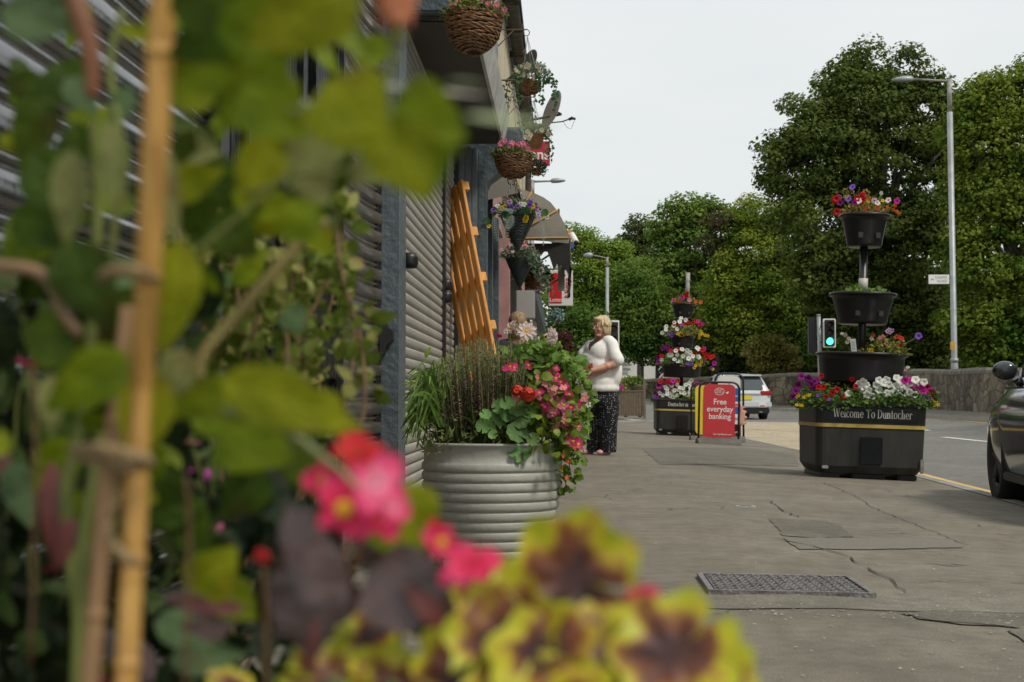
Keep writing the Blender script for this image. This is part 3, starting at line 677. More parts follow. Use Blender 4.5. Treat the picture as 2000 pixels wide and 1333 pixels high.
dish(1037, 123, 17.5, .16, 'smaller grey satellite dish high by the gutter end behind the ivy basket', R(-50), pm('dish_dark', (.13, .13, .13), rough=.5), arm=False)
# ---------------------------------------------------------------- trees, wall, far side
def leaf_cloud(name, pts, nrm, size, m, parent, seed=0, asp=.72):
    """many single folded leaves; pts Nx3, nrm Nx3 (rough facing)"""
    rg = np.random.default_rng(seed); n = len(pts)
    nm = nrm+rg.normal(0, .55, (n, 3)); nm /= np.linalg.norm(nm, axis=1)[:, None]
    t = rg.normal(0, 1, (n, 3)); t -= (t*nm).sum(1)[:, None]*nm; t /= np.linalg.norm(t, axis=1)[:, None]; s = np.cross(nm, t)
    L = size*rg.uniform(.6, 1.3, n)[:, None]; W = L*asp
    v = np.empty((n, 6, 3)); v[:, 0] = pts-t*L*.5; v[:, 1] = pts-t*L*.12+s*W*.5-nm*L*.1; v[:, 2] = pts+t*L*.22+s*W*.34-nm*L*.06
    v[:, 3] = pts+t*L*.5-nm*L*.12; v[:, 4] = pts+t*L*.22-s*W*.34-nm*L*.06; v[:, 5] = pts-t*L*.12-s*W*.5-nm*L*.1
    base = (np.arange(n)*6)[:, None]; f = np.concatenate([base+np.array([0, 1, 2, 3]), base+np.array([0, 3, 4, 5])], 1).reshape(-1)
    me = bpy.data.meshes.new(name); me.vertices.add(n*6); me.vertices.foreach_set('co', v.reshape(-1).astype(np.float32))
    me.loops.add(n*8); me.loops.foreach_set('vertex_index', f.astype(np.int32)); me.polygons.add(n*2)
    me.polygons.foreach_set('loop_start', np.arange(n*2)*4); me.polygons.foreach_set('loop_total', np.full(n*2, 4)); me.update(calc_edges=True)
    me.materials.append(m); return link(name, me, parent)
m_bark = pm('bark', (.07, .06, .048), rough=.95, var=.4, vs=5, bump=.8, bs=12)
def tree(name, label, blobs, d, leaf, m, trunkpx, seed, dens_=1., ground_z=.3, thick=.8, group='trees beyond the stone wall', trunk_r=.22, clump=.75):
    rg = np.random.default_rng(seed); rnd = random.Random(seed)
    base = P(trunkpx[0], trunkpx[1], d); base.z = ground_z
    t = thing(name, label, 'tree', base, group=group)
    P_ = []; N_ = []; centres = []
    for (x, y, r) in blobs:
        rm = r*d/FPX; c = P(x, y, d); nsub = max(5, int(8.0*(rm/clump)**2*dens_))
        for k in range(nsub):
            v = rg.normal(0, 1, 3); v /= np.linalg.norm(v); rad = rm*rg.uniform(.35, 1.0)**.6
            o = v*rad; o[1] *= thick; o = o*np.array([1, 1, .95]); cc = np.array(c)+o; centres.append((cc, np.array(c)))
            cr = clump*rg.uniform(.55, 1.15); leaf_ = leaf; nl = int(125*dens_*(cr/clump)**2*(clump/.75)**2*(.17/leaf)**1.2*1.0)
            w_ = rg.normal(0, 1, (nl, 3)); w_ /= np.linalg.norm(w_, axis=1)[:, None]; rr = cr*rg.uniform(.25, 1, nl)[:, None]**.5
            pt = cc+w_*rr*np.array([1.1, 1.1, .62]); pt[:, 2] += -.15*cr*((w_[:, :2]**2).sum(1)); P_.append(pt)
            nn = w_*.7+np.array([0, 0, .75])+v*.25; N_.append(nn)
    pts = np.concatenate(P_); nr = np.concatenate(N_); keep = pts[:, 2] > ground_z+.1; pts = pts[keep]; nr = nr[keep]
    leaf_cloud('crown', pts, nr, leaf, m, t, seed)
    b = MB(); top = max(c[0][2] for c in centres); ht = top-ground_z
    spine = [base+Vector((rnd.uniform(-.02, .02)*ht*k/5, rnd.uniform(-.02, .02)*ht*k/5, ht*.8*k/5)) for k in range(6)]
    b.tube(spine, [trunk_r*(1-.85*k/5) for k in range(6)], 10)
    for k in range(min(26, len(centres))):
        cc, _ = centres[rnd.randrange(len(centres))]; cc = Vector(cc); a = spine[1].lerp(spine[4], max(0, min(1, (cc.z-ground_z)/ht-.25)))
        mid = a.lerp(cc, .5)+Vector((0, 0, .06*ht)); b.tube([a, mid, cc], [trunk_r*.35, trunk_r*.2, .02], 6)
    b.build('trunk', m_bark, t); return t
def fol(name, c, c2, isl=.22, tr=.45, vs=.45, hue=.02): return pm(name, c, col2=c2, rough=.7, var=.25, vs=vs, isl=isl, trans=tr, spec=.1, detail=3, hue=hue)
m_syc = fol('sycamore_leaves', (0.080, 0.132, 0.027), (0.140, 0.185, 0.040))
m_right = fol('maple_leaves', (0.113, 0.216, 0.025), (0.224, 0.275, 0.036))
m_mid = fol('ash_leaves', (0.146, 0.266, 0.032), (0.306, 0.361, 0.049))
m_mid2 = fol('hedge_leaves', (0.097, 0.199, 0.037), (0.206, 0.286, 0.051))
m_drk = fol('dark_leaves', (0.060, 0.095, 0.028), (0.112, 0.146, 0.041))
m_left = fol('lime_leaves', (0.161, 0.296, 0.034), (0.267, 0.350, 0.057))
m_olv = fol('olive_leaves', (0.238, 0.226, 0.052), (0.376, 0.326, 0.097))
m_brn = fol('copper_leaves', (0.114, 0.063, 0.034), (0.080, 0.085, 0.034))
m_red = fol('plum_leaves', (0.080, 0.023, 0.028), (0.137, 0.040, 0.040))
LAB = []
tree('sycamore_tree', 'tallest dark green sycamore with tiered crown behind the flower tower', [(1700, 135, 60), (1640, 150, 48), (1760, 140, 50), (1700, 210, 95), (1590, 225, 60), (1800, 200, 60), (1620, 300, 100), (1740, 310, 110), (1560, 330, 70), (1530, 290, 35), (1510, 340, 38), (1840, 300, 60), (1810, 400, 85), (1600, 430, 90), (1700, 470, 110), (1820, 520, 90), (1720, 590, 90), (1640, 560, 80), (1830, 640, 80), (1740, 670, 70), (1655, 665, 60), (1800, 700, 60), (1590, 520, 60), (1845, 215, 45), (1862, 275, 42), (1830, 180, 34)], 62, .18, m_syc, (1720, 730), 11, dens_=1.15, trunk_r=.42)
tree('maple_tree', 'broad yellowish green maple filling the right edge behind the lamp post', [(1975, 190, 75), (2060, 160, 80), (1905, 205, 45), (1930, 280, 80), (2020, 290, 90), (1890, 330, 45), (1930, 400, 80), (2030, 420, 90), (1890, 470, 45), (1920, 530, 70), (2010, 560, 90), (1880, 620, 40), (1930, 650, 70), (2030, 670, 80), (1900, 700, 40), (1980, 710, 50), (1885, 250, 36), (1900, 190, 34)], 56, .17, m_right, (1980, 740), 12, dens_=1.25, trunk_r=.35)
tree('ash_tree', 'light yellow-green feathery tree left of the tall sycamore', [(1500, 420, 55), (1455, 440, 45), (1540, 430, 45), (1480, 500, 75), (1550, 520, 60), (1440, 550, 60), (1520, 600, 80), (1450, 640, 60), (1570, 610, 50), (1420, 600, 50), (1500, 560, 60)], 70, .16, m_mid, (1500, 735), 13, dens_=1.2)
tree('horse_chestnut_tree', 'round headed mid green tree with a browning patch on its crown', [(1340, 420, 50), (1385, 425, 45), (1310, 450, 38), (1360, 490, 75), (1300, 530, 60), (1410, 520, 50), (1340, 590, 75), (1400, 610, 60), (1280, 600, 50), (1300, 660, 50), (1370, 670, 60)], 80, .2, m_mid2, (1350, 740), 14, dens_=1.2)
tree('copper_tree', 'small brownish leaved treetop showing beside the round headed tree', [(1405, 430, 24), (1390, 470, 22)], 70.3, .20, m_brn, (1400, 740), 15)
tree('pine_tree', 'dark distant treetop rising between the lime trees and the round headed tree', [(1245, 455, 32), (1270, 480, 34), (1225, 480, 26), (1250, 520, 45), (1230, 560, 50), (1270, 570, 50)], 90, .2, m_drk, (1250, 740), 16, dens_=1.1)
tree('lime_tree', 'bright feathery lime tree behind the small street lamp', [(1140, 470, 36), (1115, 460, 28), (1170, 490, 38), (1195, 500, 35), (1150, 540, 60), (1205, 560, 50), (1110, 560, 50), (1130, 620, 50), (1175, 600, 50), (1180, 660, 40), (1120, 690, 50)], 74, .15, m_left, (1150, 740), 17, dens_=1.25)
tree('beech_tree', 'mid green beech hanging over the white house beside the woman', [(1250, 560, 60), (1220, 620, 60), (1290, 620, 60), (1250, 665, 42), (1300, 680, 34), (1205, 670, 24), (1190, 640, 30), (1230, 580, 50)], 72, .16, m_mid2, (1255, 745), 18, dens_=1.25, trunk_r=.10)
tree('hawthorn_tree', 'dark green hawthorn with a thin trunk right of the white house', [(1320, 640, 50), (1370, 660, 55), (1335, 695, 32), (1300, 660, 30), (1280, 640, 40)], 72, .15, m_syc, (1283, 745), 19, dens_=1.1, trunk_r=.10)
tree('holly_tree', 'dark bushy holly above the white car roof', [(1420, 680, 55), (1470, 700, 45), (1400, 705, 35), (1440, 650, 50), (1380, 700, 40), (1330, 710, 18)], 71, .13, m_syc, (1430, 745), 20, dens_=1.2)
tree('elm_tree', 'mid green elm growing low behind the traffic light', [(1560, 680, 60), (1620, 700, 50), (1600, 640, 50), (1580, 590, 50), (1650, 700, 50)], 69, .15, m_mid2, (1600, 740), 27, dens_=1.1)
tree('olive_shrub', 'small ochre and olive tinted shrub above the wall left of traffic light', [(1510, 680, 26), (1475, 690, 24), (1540, 695, 24), (1500, 712, 34), (1480, 665, 14), (1545, 715, 20)], 67, .13, m_olv, (1510, 745), 21, dens_=1.3, clump=.42)
tree('fir_tree', 'dark layered conifer behind the blue hanging plant beside the woman', [(1110, 610, 30), (1130, 640, 40), (1095, 650, 36), (1150, 670, 34), (1110, 690, 36), (1160, 620, 30), (1075, 640, 30), (1070, 690, 34), (1080, 720, 30), (1140, 725, 26), (1080, 590, 26)], 45, .12, m_mid2, (1120, 760), 22, dens_=1.1, clump=.5)
tree('plum_tree', 'small dark red leaved plum tree just left of the woman', [(1105, 700, 22), (1125, 710, 20), (1103, 676, 9), (1098, 655, 5), (1085, 700, 20)], 36, .08, m_red, (1105, 770), 23, dens_=1.0, clump=.24, trunk_r=.05)
tree('oak_tree', 'dense dark oak half hidden behind the maple and the lamp post', [(1860, 250, 50), (1870, 400, 50), (1870, 560, 50), (1860, 690, 50), (1780, 640, 60)], 66, .2, m_syc, (1868, 740), 24)
# far woodland floor behind the trees, reads as one mass
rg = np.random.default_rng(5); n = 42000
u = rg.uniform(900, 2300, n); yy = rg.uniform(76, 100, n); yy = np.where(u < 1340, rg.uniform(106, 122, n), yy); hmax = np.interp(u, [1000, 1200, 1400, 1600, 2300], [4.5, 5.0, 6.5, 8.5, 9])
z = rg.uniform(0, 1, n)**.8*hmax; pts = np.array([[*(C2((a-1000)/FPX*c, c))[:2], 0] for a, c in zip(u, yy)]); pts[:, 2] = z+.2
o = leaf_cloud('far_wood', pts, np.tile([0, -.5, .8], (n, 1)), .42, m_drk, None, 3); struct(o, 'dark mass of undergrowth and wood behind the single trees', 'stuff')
# stone wall on the far side
m_stone = bpy.data.materials.new('stained_stone'); m_stone.use_nodes = True; t = m_stone.node_tree; n = t.nodes; L = t.links; bs_ = n['Principled BSDF']; tc = n.new('ShaderNodeTexCoord')
def tn(kind, sc, st):
    mp = n.new('ShaderNodeMapping'); mp.inputs['Scale'].default_value = st; L.new(tc.outputs['Object'], mp.inputs[0]); q = n.new(kind); q.inputs['Scale'].default_value = sc; L.new(mp.outputs[0], q.inputs['Vector']); return q
def rmp(o, p0, c0, p1, c1):
    q = n.new('ShaderNodeValToRGB'); e = q.color_ramp.elements; e[0].position = p0; e[1].position = p1; e[0].color = (*c0, 1); e[1].color = (*c1, 1); L.new(o, q.inputs[0]); return q.outputs[0]
def mul(a_, b_):
    q = n.new('ShaderNodeMix'); q.data_type = 'RGBA'; q.blend_type = 'MULTIPLY'; q.inputs[0].default_value = 1; L.new(a_, q.inputs[6]); L.new(b_, q.inputs[7]); return q.outputs[2]
big = tn('ShaderNodeTexNoise', .8, (1, 1, .8)); big.inputs['Detail'].default_value = 6; base = rmp(big.outputs['Fac'], .32, (.085, .07, .05), .68, (.24, .205, .155))
ce = tn('ShaderNodeTexVoronoi', 1.7, (1, 1, 1.8)); sc_ = n.new('ShaderNodeSeparateColor'); L.new(ce.outputs['Color'], sc_.inputs[0]); base = mul(base, rmp(sc_.outputs[0], 0, (.62, .6, .58), 1, (1.25, 1.22, 1.15)))
ed = tn('ShaderNodeTexVoronoi', 1.7, (1, 1, 1.8)); ed.feature = 'DISTANCE_TO_EDGE'; base = mul(base, rmp(ed.outputs['Distance'], .0, (.38, .36, .33), .09, (1, 1, 1)))
sk = tn('ShaderNodeTexNoise', 1.5, (1, 1, .4)); sk.inputs['Detail'].default_value = 5; base = mul(base, rmp(sk.outputs['Fac'], .36, (.48, .46, .43), .6, (1.12, 1.1, 1.04)))
fi = tn('ShaderNodeTexNoise', 14, (1, 1, 1)); base = mul(base, rmp(fi.outputs['Fac'], .3, (.7, .7, .7), .7, (1.2, 1.2, 1.2)))
L.new(base, bs_.inputs['Base Color']); bs_.inputs['Roughness'].default_value = .95; bp = n.new('ShaderNodeBump'); bp.inputs['Strength'].default_value = .8; bp.inputs['Distance'].default_value = .05; L.new(ed.outputs['Distance'], bp.inputs['Height']); L.new(bp.outputs[0], bs_.inputs['Normal'])
wl = thing('stone_wall', 'long stained stone wall with coping along the far side of the road', 'wall', P(1700, 790, 52))
b = MB(); bc = MB(); us = [(x-1000)/FPX for x in np.linspace(960, 3200, 96)]
tops = [(1150, 748), (1280, 741), (1500, 732), (1700, 725), (1860, 722), (2100, 718), (3200, 690)]
vs = []; vc = []
for u in us:
    y = interp(u, KU, KY)*1.075+.0; kz = interp(u, KU, KZ); px = 1000+u*FPX; zt = HC+(782-interp(px, [t[0] for t in tops], [t[1] for t in tops]))*y/FPX
    zt += .02*math.sin(px*.05); zt = min(zt, 2.4)
    zb = kz+.1; a = C2(u*y, y); c = C2(u*(y+.4), y+.4)
    vs += [(a.x, a.y, zb), (a.x, a.y, zt-.14), (c.x, c.y, zt-.14), (c.x, c.y, zb)]
    a2 = C2(u*(y-.06), y-.06); c2 = C2(u*(y+.46), y+.46); mm = C2(u*(y+.2), y+.2)
    vc += [(a2.x, a2.y, zt-.14), (a2.x, a2.y, zt-.05), (mm.x, mm.y, zt+.03), (c2.x, c2.y, zt-.05), (c2.x, c2.y, zt-.14)]
n = len(us)
b.add(vs, [(4*i+k, 4*i+4+k, 4*i+5+k, 4*i+1+k) for i in range(n-1) for k in range(3)], smooth=False)
bc.add(vc, [(5*i+k, 5*i+5+k, 5*i+6+k, 5*i+1+k) for i in range(n-1) for k in range(4)]+[(5*i, 5*i+4, 5*i+9, 5*i+5) for i in range(n-1)], smooth=False)
recalc(b.build('wall_face', m_stone, wl)); recalc(bc.build('coping', pm('coping_stone', (.15, .135, .105), rough=.95, var=.35, vs=3, bump=.6, bs=8), wl))
# white house beyond the beech
hs = thing('white_house', 'white rendered house seen through the gap between woman and flower tower', 'house', P(1240, 790, 96))
p0, p1 = P(1165, 790, 96), P(1335, 790, 96); b = MB()
ex = Vector((0, 6, 0)); zb, zt = .2, HC+(782-672)*96/FPX
b.add([(p0.x, p0.y, zb), (p1.x, p1.y, zb), (p1.x, p1.y, zt), (p0.x, p0.y, zt), (p0.x, p0.y+6, zb), (p1.x, p1.y+6, zb), (p1.x, p1.y+6, zt), (p0.x, p0.y+6, zt)], [(0, 1, 2, 3), (1, 5, 6, 2), (4, 0, 3, 7), (5, 4, 7, 6), (3, 2, 6, 7)], smooth=False)
b.build('wall', pm('white_render', (.82, .81, .78), rough=.8, var=.05), hs)
b = MB(); b.prism([(p0.y-.3, zt), (p0.y+6.3, zt), (p0.y+3, zt+1.4)], 0, p0.x-.3, p1.x+.3); recalc(b.build('roof', pm('slate_roof', (.07, .07, .075)), hs))
sg = P(1218, 713, 95.9); m_g = pm('sign_grey', (.25, .25, .26), var=.05)
for k, (dz, w_) in enumerate([(.3, .9), (0, 1.05), (-.3, .9)]):
    b = MB(); b.box((sg.x-w_/2, sg.y-.06, sg.z+dz-.07), (sg.x+w_/2, sg.y-.02, sg.z+dz+.07)); b.build('wall_sign', m_g, hs)

# unseen leafy bank added right of frame, to darken reflections in shutters and car paint
rg = np.random.default_rng(8); n = 12000; pts = np.stack([rg.uniform(15, 21, n), rg.uniform(-14, 30, n), rg.uniform(0, 1, n)**.8*10.5], 1)
o = leaf_cloud('unseen_reflected_wood', pts, np.tile([-.8, 0, .6], (n, 1)), .9, m_mid2, None, 9); struct(o, 'unseen leafy bank added across the road to the right for darker reflections', 'stuff')
# ---------------------------------------------------------------- street objects
m_pot = pm('black_pot_plastic', (.009, .0085, .009), col2=(.016, .015, .015), rough=.36, var=.2, vs=7, spec=.4, stretch=(1, 1, .3))
m_base = pm('planter_plastic', (.022, .023, .022), col2=(.048, .046, .041), rough=.5, var=.3, vs=5, bump=.15, bs=60, spec=.4, stretch=(1, 1, .4))
m_gold = pm('gold_band', (.50, .36, .09), rough=.45, var=.1)
m_pole = pm('black_pole', (.018, .018, .018), rough=.35, var=.2)
m_galv = pm('galvanised_steel', (.30, .32, .33), rough=.5, metal=.35, var=.15, vs=4)
m_galv2 = pm('weathered_galvanised', (.27, .26, .24), rough=.65, metal=.2, var=.3, vs=9)
m_soil = pm('potting_soil', (.03, .022, .015), rough=1, var=.4, vs=40)
m_let = pm('cream_lettering', (.75, .74, .68), rough=.5, var=0)
# serif lettering drawn stroke by stroke (cell height 1 = cap height)
def glyph(ch):
    T, t = .13, .045; q = []          # thick, thin ; returns list of polygons, advance
    def V(x, y0, y1, w=T): q.append([(x-w/2, y0), (x+w/2, y0), (x+w/2, y1), (x-w/2, y1)])
    def S(x, y, w=.3): q.append([(x-w/2, y), (x+w/2, y), (x+w/2*.8, y+t), (x-w/2*.8, y+t)])
    def D(x0, y0, x1, y1, w): q.append([(x0-w/2, y0), (x0+w/2, y0), (x1+w/2, y1), (x1-w/2, y1)])
    def A(cx, cy, rx, ry, a0, a1, wt=T, wn=t, n=14):
        pr = None
        for k in range(n+1):
            a = R(a0+(a1-a0)*k/n); w_ = wn+(wt-wn)*abs(math.cos(a)); o = (cx+(rx)*math.cos(a), cy+ry*math.sin(a)); i = (cx+(rx-w_)*math.cos(a), cy+(ry-w_*.8)*math.sin(a))
            if pr: q.append([pr[1], pr[0], o, i])
            pr = (o, i)
    x = .68
    if ch == 'W': D(.17, 1, .4, 0, T); D(.62, .95, .4, 0, t); D(.6, 1, .85, 0, T); D(1.07, 1, .85, 0, t); S(.14, .96); S(.6, .96, .28); S(1.07, .96, .26); return q, 1.2
    if ch == 'T': V(.42, 0, 1); q.append([(.02, .95), (.82, .95), (.82, 1), (.02, 1)]); q.append([(.02, .78), (.06, .78), (.09, .95), (.02, .95)]); q.append([(.78, .78), (.82, .78), (.82, .95), (.75, .95)]); S(.42, 0, .36); return q, .84
    if ch == 'D': V(.17, 0, 1); S(.14, 0, .26); S(.14, .95, .26); A(.3, .5, .5, .5, -90, 90); q.append([(.14, 0), (.32, 0), (.32, t), (.14, t)]); q.append([(.14, 1-t), (.32, 1-t), (.32, 1), (.14, 1)]); return q, .86
    if ch == 'e': A(.3, x/2, .27, x/2+.02, 20, 318); q.append([(.1, x*.5), (.55, x*.5), (.55, x*.5+t), (.1, x*.5+t)]); A(.3, x/2, .27, x/2+.02, 0, 22); return q, .6
    if ch == 'c': A(.3, x/2, .27, x/2+.02, 45, 318); return q, .56
    if ch == 'o': A(.32, x/2, .3, x/2+.02, 0, 360); return q, .66
    if ch == 'l': V(.14, 0, 1.05); S(.14, 0, .27); q.append([(.02, 1.0), (.14, 1.0), (.14, 1.05)]); return q, .3
    if ch == 'i': V(.14, 0, x); S(.14, 0, .27); A(.14, .93, .075, .075, 0, 360, .074, .074); return q, .3
    if ch in 'nmhur':
        if ch == 'u':
            V(.15, .15, x); V(.49, 0, x); A(.32, .2, .235, .22, 180, 350); S(.1, x-t, .16); S(.52, 0, .18); return q, .66
        V(.14, 0, 1.05 if ch == 'h' else x); S(.14, 0, .26)
        if ch == 'r': A(.32, x-.2, .2, .2, 45, 170); A(.42, x-.12, .07, .07, 0, 360, .07, .07); return q, .48
        A(.31, x-.22, .22, .23, 0, 165); V(.465, 0, x-.2); S(.465, 0, .26)
        if ch == 'm': A(.64, x-.22, .22, .23, 0, 165); V(.795, 0, x-.2); S(.795, 0, .26); return q, 1.0
        return q, .66
    if ch == 't': V(.16, .08, .9); q.append([(.02, x-t), (.34, x-t), (.34, x), (.02, x)]); A(.27, .12, .17, .13, 180, 320); return q, .4
    return q, .32
def serif(name, s, h, M, m, parent, sx=.74):
    b = MB(); x = 0; polys = []
    for ch in s:
        q, adv = glyph(ch)
        for pl in q: polys.append([(px+x, py) for px, py in pl])
        x += adv
    for i, pl in enumerate(polys): b.add([M @ Vector(((px-x/2)*h*sx, (py-.36)*h, .0005*(i % 3))) for px, py in pl], [tuple(range(len(pl)))], smooth=False)
    o = b.build(name, m, parent, world=False); return o
def rrect(cx, cy, hx, hy, r, n=4):
    out = []
    for (sx, sy, a0) in [(1, 1, 0), (-1, 1, 90), (-1, -1, 180), (1, -1, 270)]:
        for k in range(n+1): a = R(a0+90*k/n); out.append((cx+sx*(hx-r)+r*math.cos(a), cy+sy*(hy-r)+r*math.sin(a)))
    return out
def stack(b, rings):
    """rings: (half x, half y, radius, z) rounded rectangles joined into a shell"""
    n = None; o = []
    for hx, hy, r, z in rings:
        p = rrect(0, 0, hx, hy, r); n = len(p); o += [(x, y, z) for x, y in p]
    fs = [(i*n+k, i*n+(k+1) % n, (i+1)*n+(k+1) % n, (i+1)*n+k) for i in range(len(rings)-1) for k in range(n)]
    fs += [tuple(range(n))[::-1], tuple(range((len(rings)-1)*n, len(rings)*n))]
    b.add(o, fs, smooth=False)
def tower(label, loc, words, rims, poletop, lean, yaw, galv_top, sleeve=None):
    """rims: (rim z, rim radius, bottom z, bottom radius)"""
    t = thing('flower_tower_planter', label, 'planter', loc, group='tiered black flower tower planters on the pavement', rot=(0, R(lean), yaw))
    H = .43; b = MB()
    stack(b, [(H-.05, H-.05, .06, .045), (H-.012, H-.012, .07, .10), (H-.004, H-.004, .07, .40), (H, H, .07, .402)]); b.build('base_body', m_base, t, world=False)
    b = MB(); stack(b, [(H+.003, H+.003, .07, .4025), (H+.003, H+.003, .07, .43)]); b.build('gold_band', m_gold, t, world=False)
    b = MB(); stack(b, [(H, H, .07, .4305), (H+.004, H+.004, .07, .57), (H+.022, H+.022, .07, .575), (H+.022, H+.022, .07, .598), (H-.03, H-.03, .06, .60), (H-.035, H-.035, .06, .56)]); b.build('base_rim', m_base, t, world=False)
    for x in (-.3, 0, .3):
        b = MB(); hw = .075 if x else .13; b.box((x-hw, -H+.06, -.01), (x+hw, H-.06, .05), bev=.012); b.build('foot', m_pot, t, world=False)
    b = MB(); b.box((-.375, -H-.012, .452), (.365, -H-.003, .558), bev=.003); pn = b.build('sign_panel', pm('sign_black', (.008, .009, .012), rough=.3, var=0), t, world=False)
    serif('lettering', words, .066, Matrix.Translation((0, -H-.0135, .504)) @ Matrix.Rotation(R(90), 4, 'X'), m_let, pn)
    b = MB(); b.box((-.085, -H-.012, .12), (.085, -H+.005, .33), bev=.003); b.build('hatch', pm('hatch_black', (.01, .011, .014), rough=.25, var=.2), t, world=False)
    b = MB(); b.box((-.38, -H-.006, .075), (-.33, -H+.01, .1), bev=.004); b.build('badge', m_galv2, t, world=False)
    b = MB(); b.box((H-.05, -H-.004, .06), (H-.02, -H+.01, .17), bev=.004); b.build('corner_plate', m_galv2, t, world=False)
    b = MB(); b.tube([(0, 0, .55), (0, 0, poletop if not galv_top else poletop-.42)], .033, 14); b.build('pole', m_pole, t, world=False)
    if galv_top: b = MB(); b.tube([(0.06, 0, poletop-.6), (0.06, 0, poletop)], .034, 12); b.box((.03, -.03, poletop-.16), (.1, .03, poletop-.12), bev=.01); b.build('pole_tip', m_galv2, t, world=False)
    if sleeve: b = MB(); b.lathe((0, 0, sleeve[0]), [(.034, 0), (.038, .002), (.038, sleeve[1]-sleeve[0]), (.034, sleeve[1]-sleeve[0])], 16); b.build('sleeve', pm('pale_sleeve', (.5, .47, .43), rough=.5, var=.1), t, world=False)
    for (rz, rr, bz, br) in rims:
        b = MB(); h = rz-bz
        b.lathe((0, 0, bz), [(.03, 0), (br-.01, 0), (br, .006), (br+.004, .02)]+[(br+(rr-.016-br)*k/6*.98, .02+(h-.05)*k/6) for k in range(1, 7)]+[(rr-.012, h-.028), (rr+.004, h-.026), (rr+.009, h-.014), (rr+.004, h), (rr-.015, h), (rr-.02, h-.03)], 48, cap=False)
        pt = b.build('pot', m_pot, t, world=False)
        b = MB(); b.lathe((0, 0, rz-.035), [(.001, .01), (rr-.022, 0)], 32, cap=False); b.build('soil', m_soil, pt, world=False)
        b = MB()
        for a in (R(-112), R(-62)): b.box((rr*.84*math.cos(a)-.02, rr*.84*math.sin(a)-.008, bz+h*.22), (rr*.84*math.cos(a)+.02, rr*.84*math.sin(a)+.004, bz+h*.40), bev=.004)
        b.build('slot', m_base, pt, world=False)
    return t
g1 = gp(1711, 938); S1 = 250/(FPX/Dp(g1)); p1 = g1+FWD*.43*S1-RGT*.03*S1; p1.z = zp(p1)
T1 = tower('near black tiered flower tower with serif words Welcome To Duntocher and gold band', p1, 'Welcome To Duntocher', [(1.00, .36, .76, .325), (1.487, .264, 1.235, .192), (2.13, .199, 1.865, .138)], 1.95, 1.9, R(.5), False, (1.52, 1.61))
T1.scale = (S1,)*3
g2 = gp(1334, 852); S2 = 119/(FPX/Dp(g2)); p2 = g2+FWD*.43*S2; p2.z = zp(p2)
T2 = tower('far black tiered flower tower with a bare grey pole top behind the signs', p2, 'Duntocher in Bloom', [(1.19, .345, .96, .30), (1.67, .21, 1.45, .17), (2.20, .205, 1.96, .135)], 2.72, 1.9, R(0), True)
T2.scale = (S2,)*3
# a-boards
m_frm = pm('black_frame', (.012, .012, .013), rough=.35, var=.1)
m_rub = pm('grey_rubber_base', (.11, .105, .095), rough=.8, var=.2, vs=8)
m_sred = pm('banking_red', (.55, .035, .045), rough=.35, var=.05)
m_yell = pm('sign_yellow', (.75, .6, .03), rough=.4, var=.04)
m_sblue = pm('banking_blue', (.02, .12, .42), rough=.4, var=.05)
def place(px, py): return gp(px, py)
def aboard(name, label, c, w_, h_, yaw, panel, tilt=0, face=None):
    t = thing(name, label, 'sign', c, group='swinging pavement signs in black hoop frames', rot=(0, R(tilt), yaw)); r = .015
    b = MB(); x = w_/2; pts = [(-x, 0, .03), (-x, 0, h_-.1)]+[(-x+.1-.1*math.cos(a), 0, h_-.1+.1*math.sin(a)) for a in np.linspace(.2, math.pi/2, 5)]
    pts += [(x-.1+.1*math.cos(a), 0, h_-.1+.1*math.sin(a)) for a in np.linspace(math.pi/2, .2, 5)]+[(x, 0, h_-.1), (x, 0, .03)]
    b.tube(pts, r, 8); b.build('hoop_frame', m_frm, t, world=False)
    b = MB(); b.prism([(-.19, 0), (.19, 0), (.16, .035), (.06, .075), (-.06, .075), (-.16, .035)], 0, -x-.02, x+.02); recalc(b.build('base', m_rub, t, world=False))
    b = MB(); pw, ph = w_*.80, h_*.86; pr = rrect(0, h_*.535, pw/2, ph/2, .07)
    b.prism(pr, 1, -.01, .01); pn = recalc(b.build('panel', panel, t, world=False))
    for sx in (-.24, .24): b = MB(); b.box((sx*w_-.008, -.008, h_*.955), (sx*w_+.008, .008, h_*.995), bev=.002); b.build('clip', m_galv, t, world=False)
    return t, pn
FR = lambda x, z, y=-.0125: Matrix.Translation((x, y, z)) @ Matrix.Rotation(R(90), 4, 'X')
c = gp(1403, 868)
ab, pn = aboard('pavement_sign', 'red pavement sign reading Free everyday banking in a black hoop frame', c, .545, .845, R(2), m_sred, tilt=1.5); ab.scale = (143/(FPX/Dp(c)),)*3
for s_, z in (('Free', .575), ('everyday', .475), ('banking', .375)): text('lettering', s_, .108, FR(.01, z), m_wsign, pn, world=False, sx=.92, off=.0012)
text('lettering', 'POST', .034, FR(.0, .733), m_wsign, pn, world=False); text('lettering', 'OFFICE', .034, FR(.0, .704), m_wsign, pn, world=False)
b = MB(); n = 28
vs = []
for k in range(n):
    a = 2*math.pi*k/n; vs += [(.068*math.cos(a), -.0125, .718+.05*math.sin(a)), (.062*math.cos(a), -.0125, .718+.044*math.sin(a))]
b.add(vs, [(2*k, 2*k+1, (2*k+3) % (2*n), (2*k+2) % (2*n)) for k in range(n)], smooth=False); b.build('oval_ring', m_wsign, pn, world=False)
b = MB(); b.ball((.105, -.012, .70), (.018, .002, .013), 10, 6); b.ball((.12, -.012, .712), (.008, .002, .006), 8, 5); b.build('white_mark', m_wsign, pn, world=False)
b = MB(); b.box((-.13, -.011, .115), (.23, .009, .155)); b.build('lower_strip', m_sred, pn, world=False)
text('lettering', 'Ask : Pay bills and more', .026, FR(.05, .134, -.0135), m_wsign, pn, world=False, off=.0006)
c = gp(1389, 861)
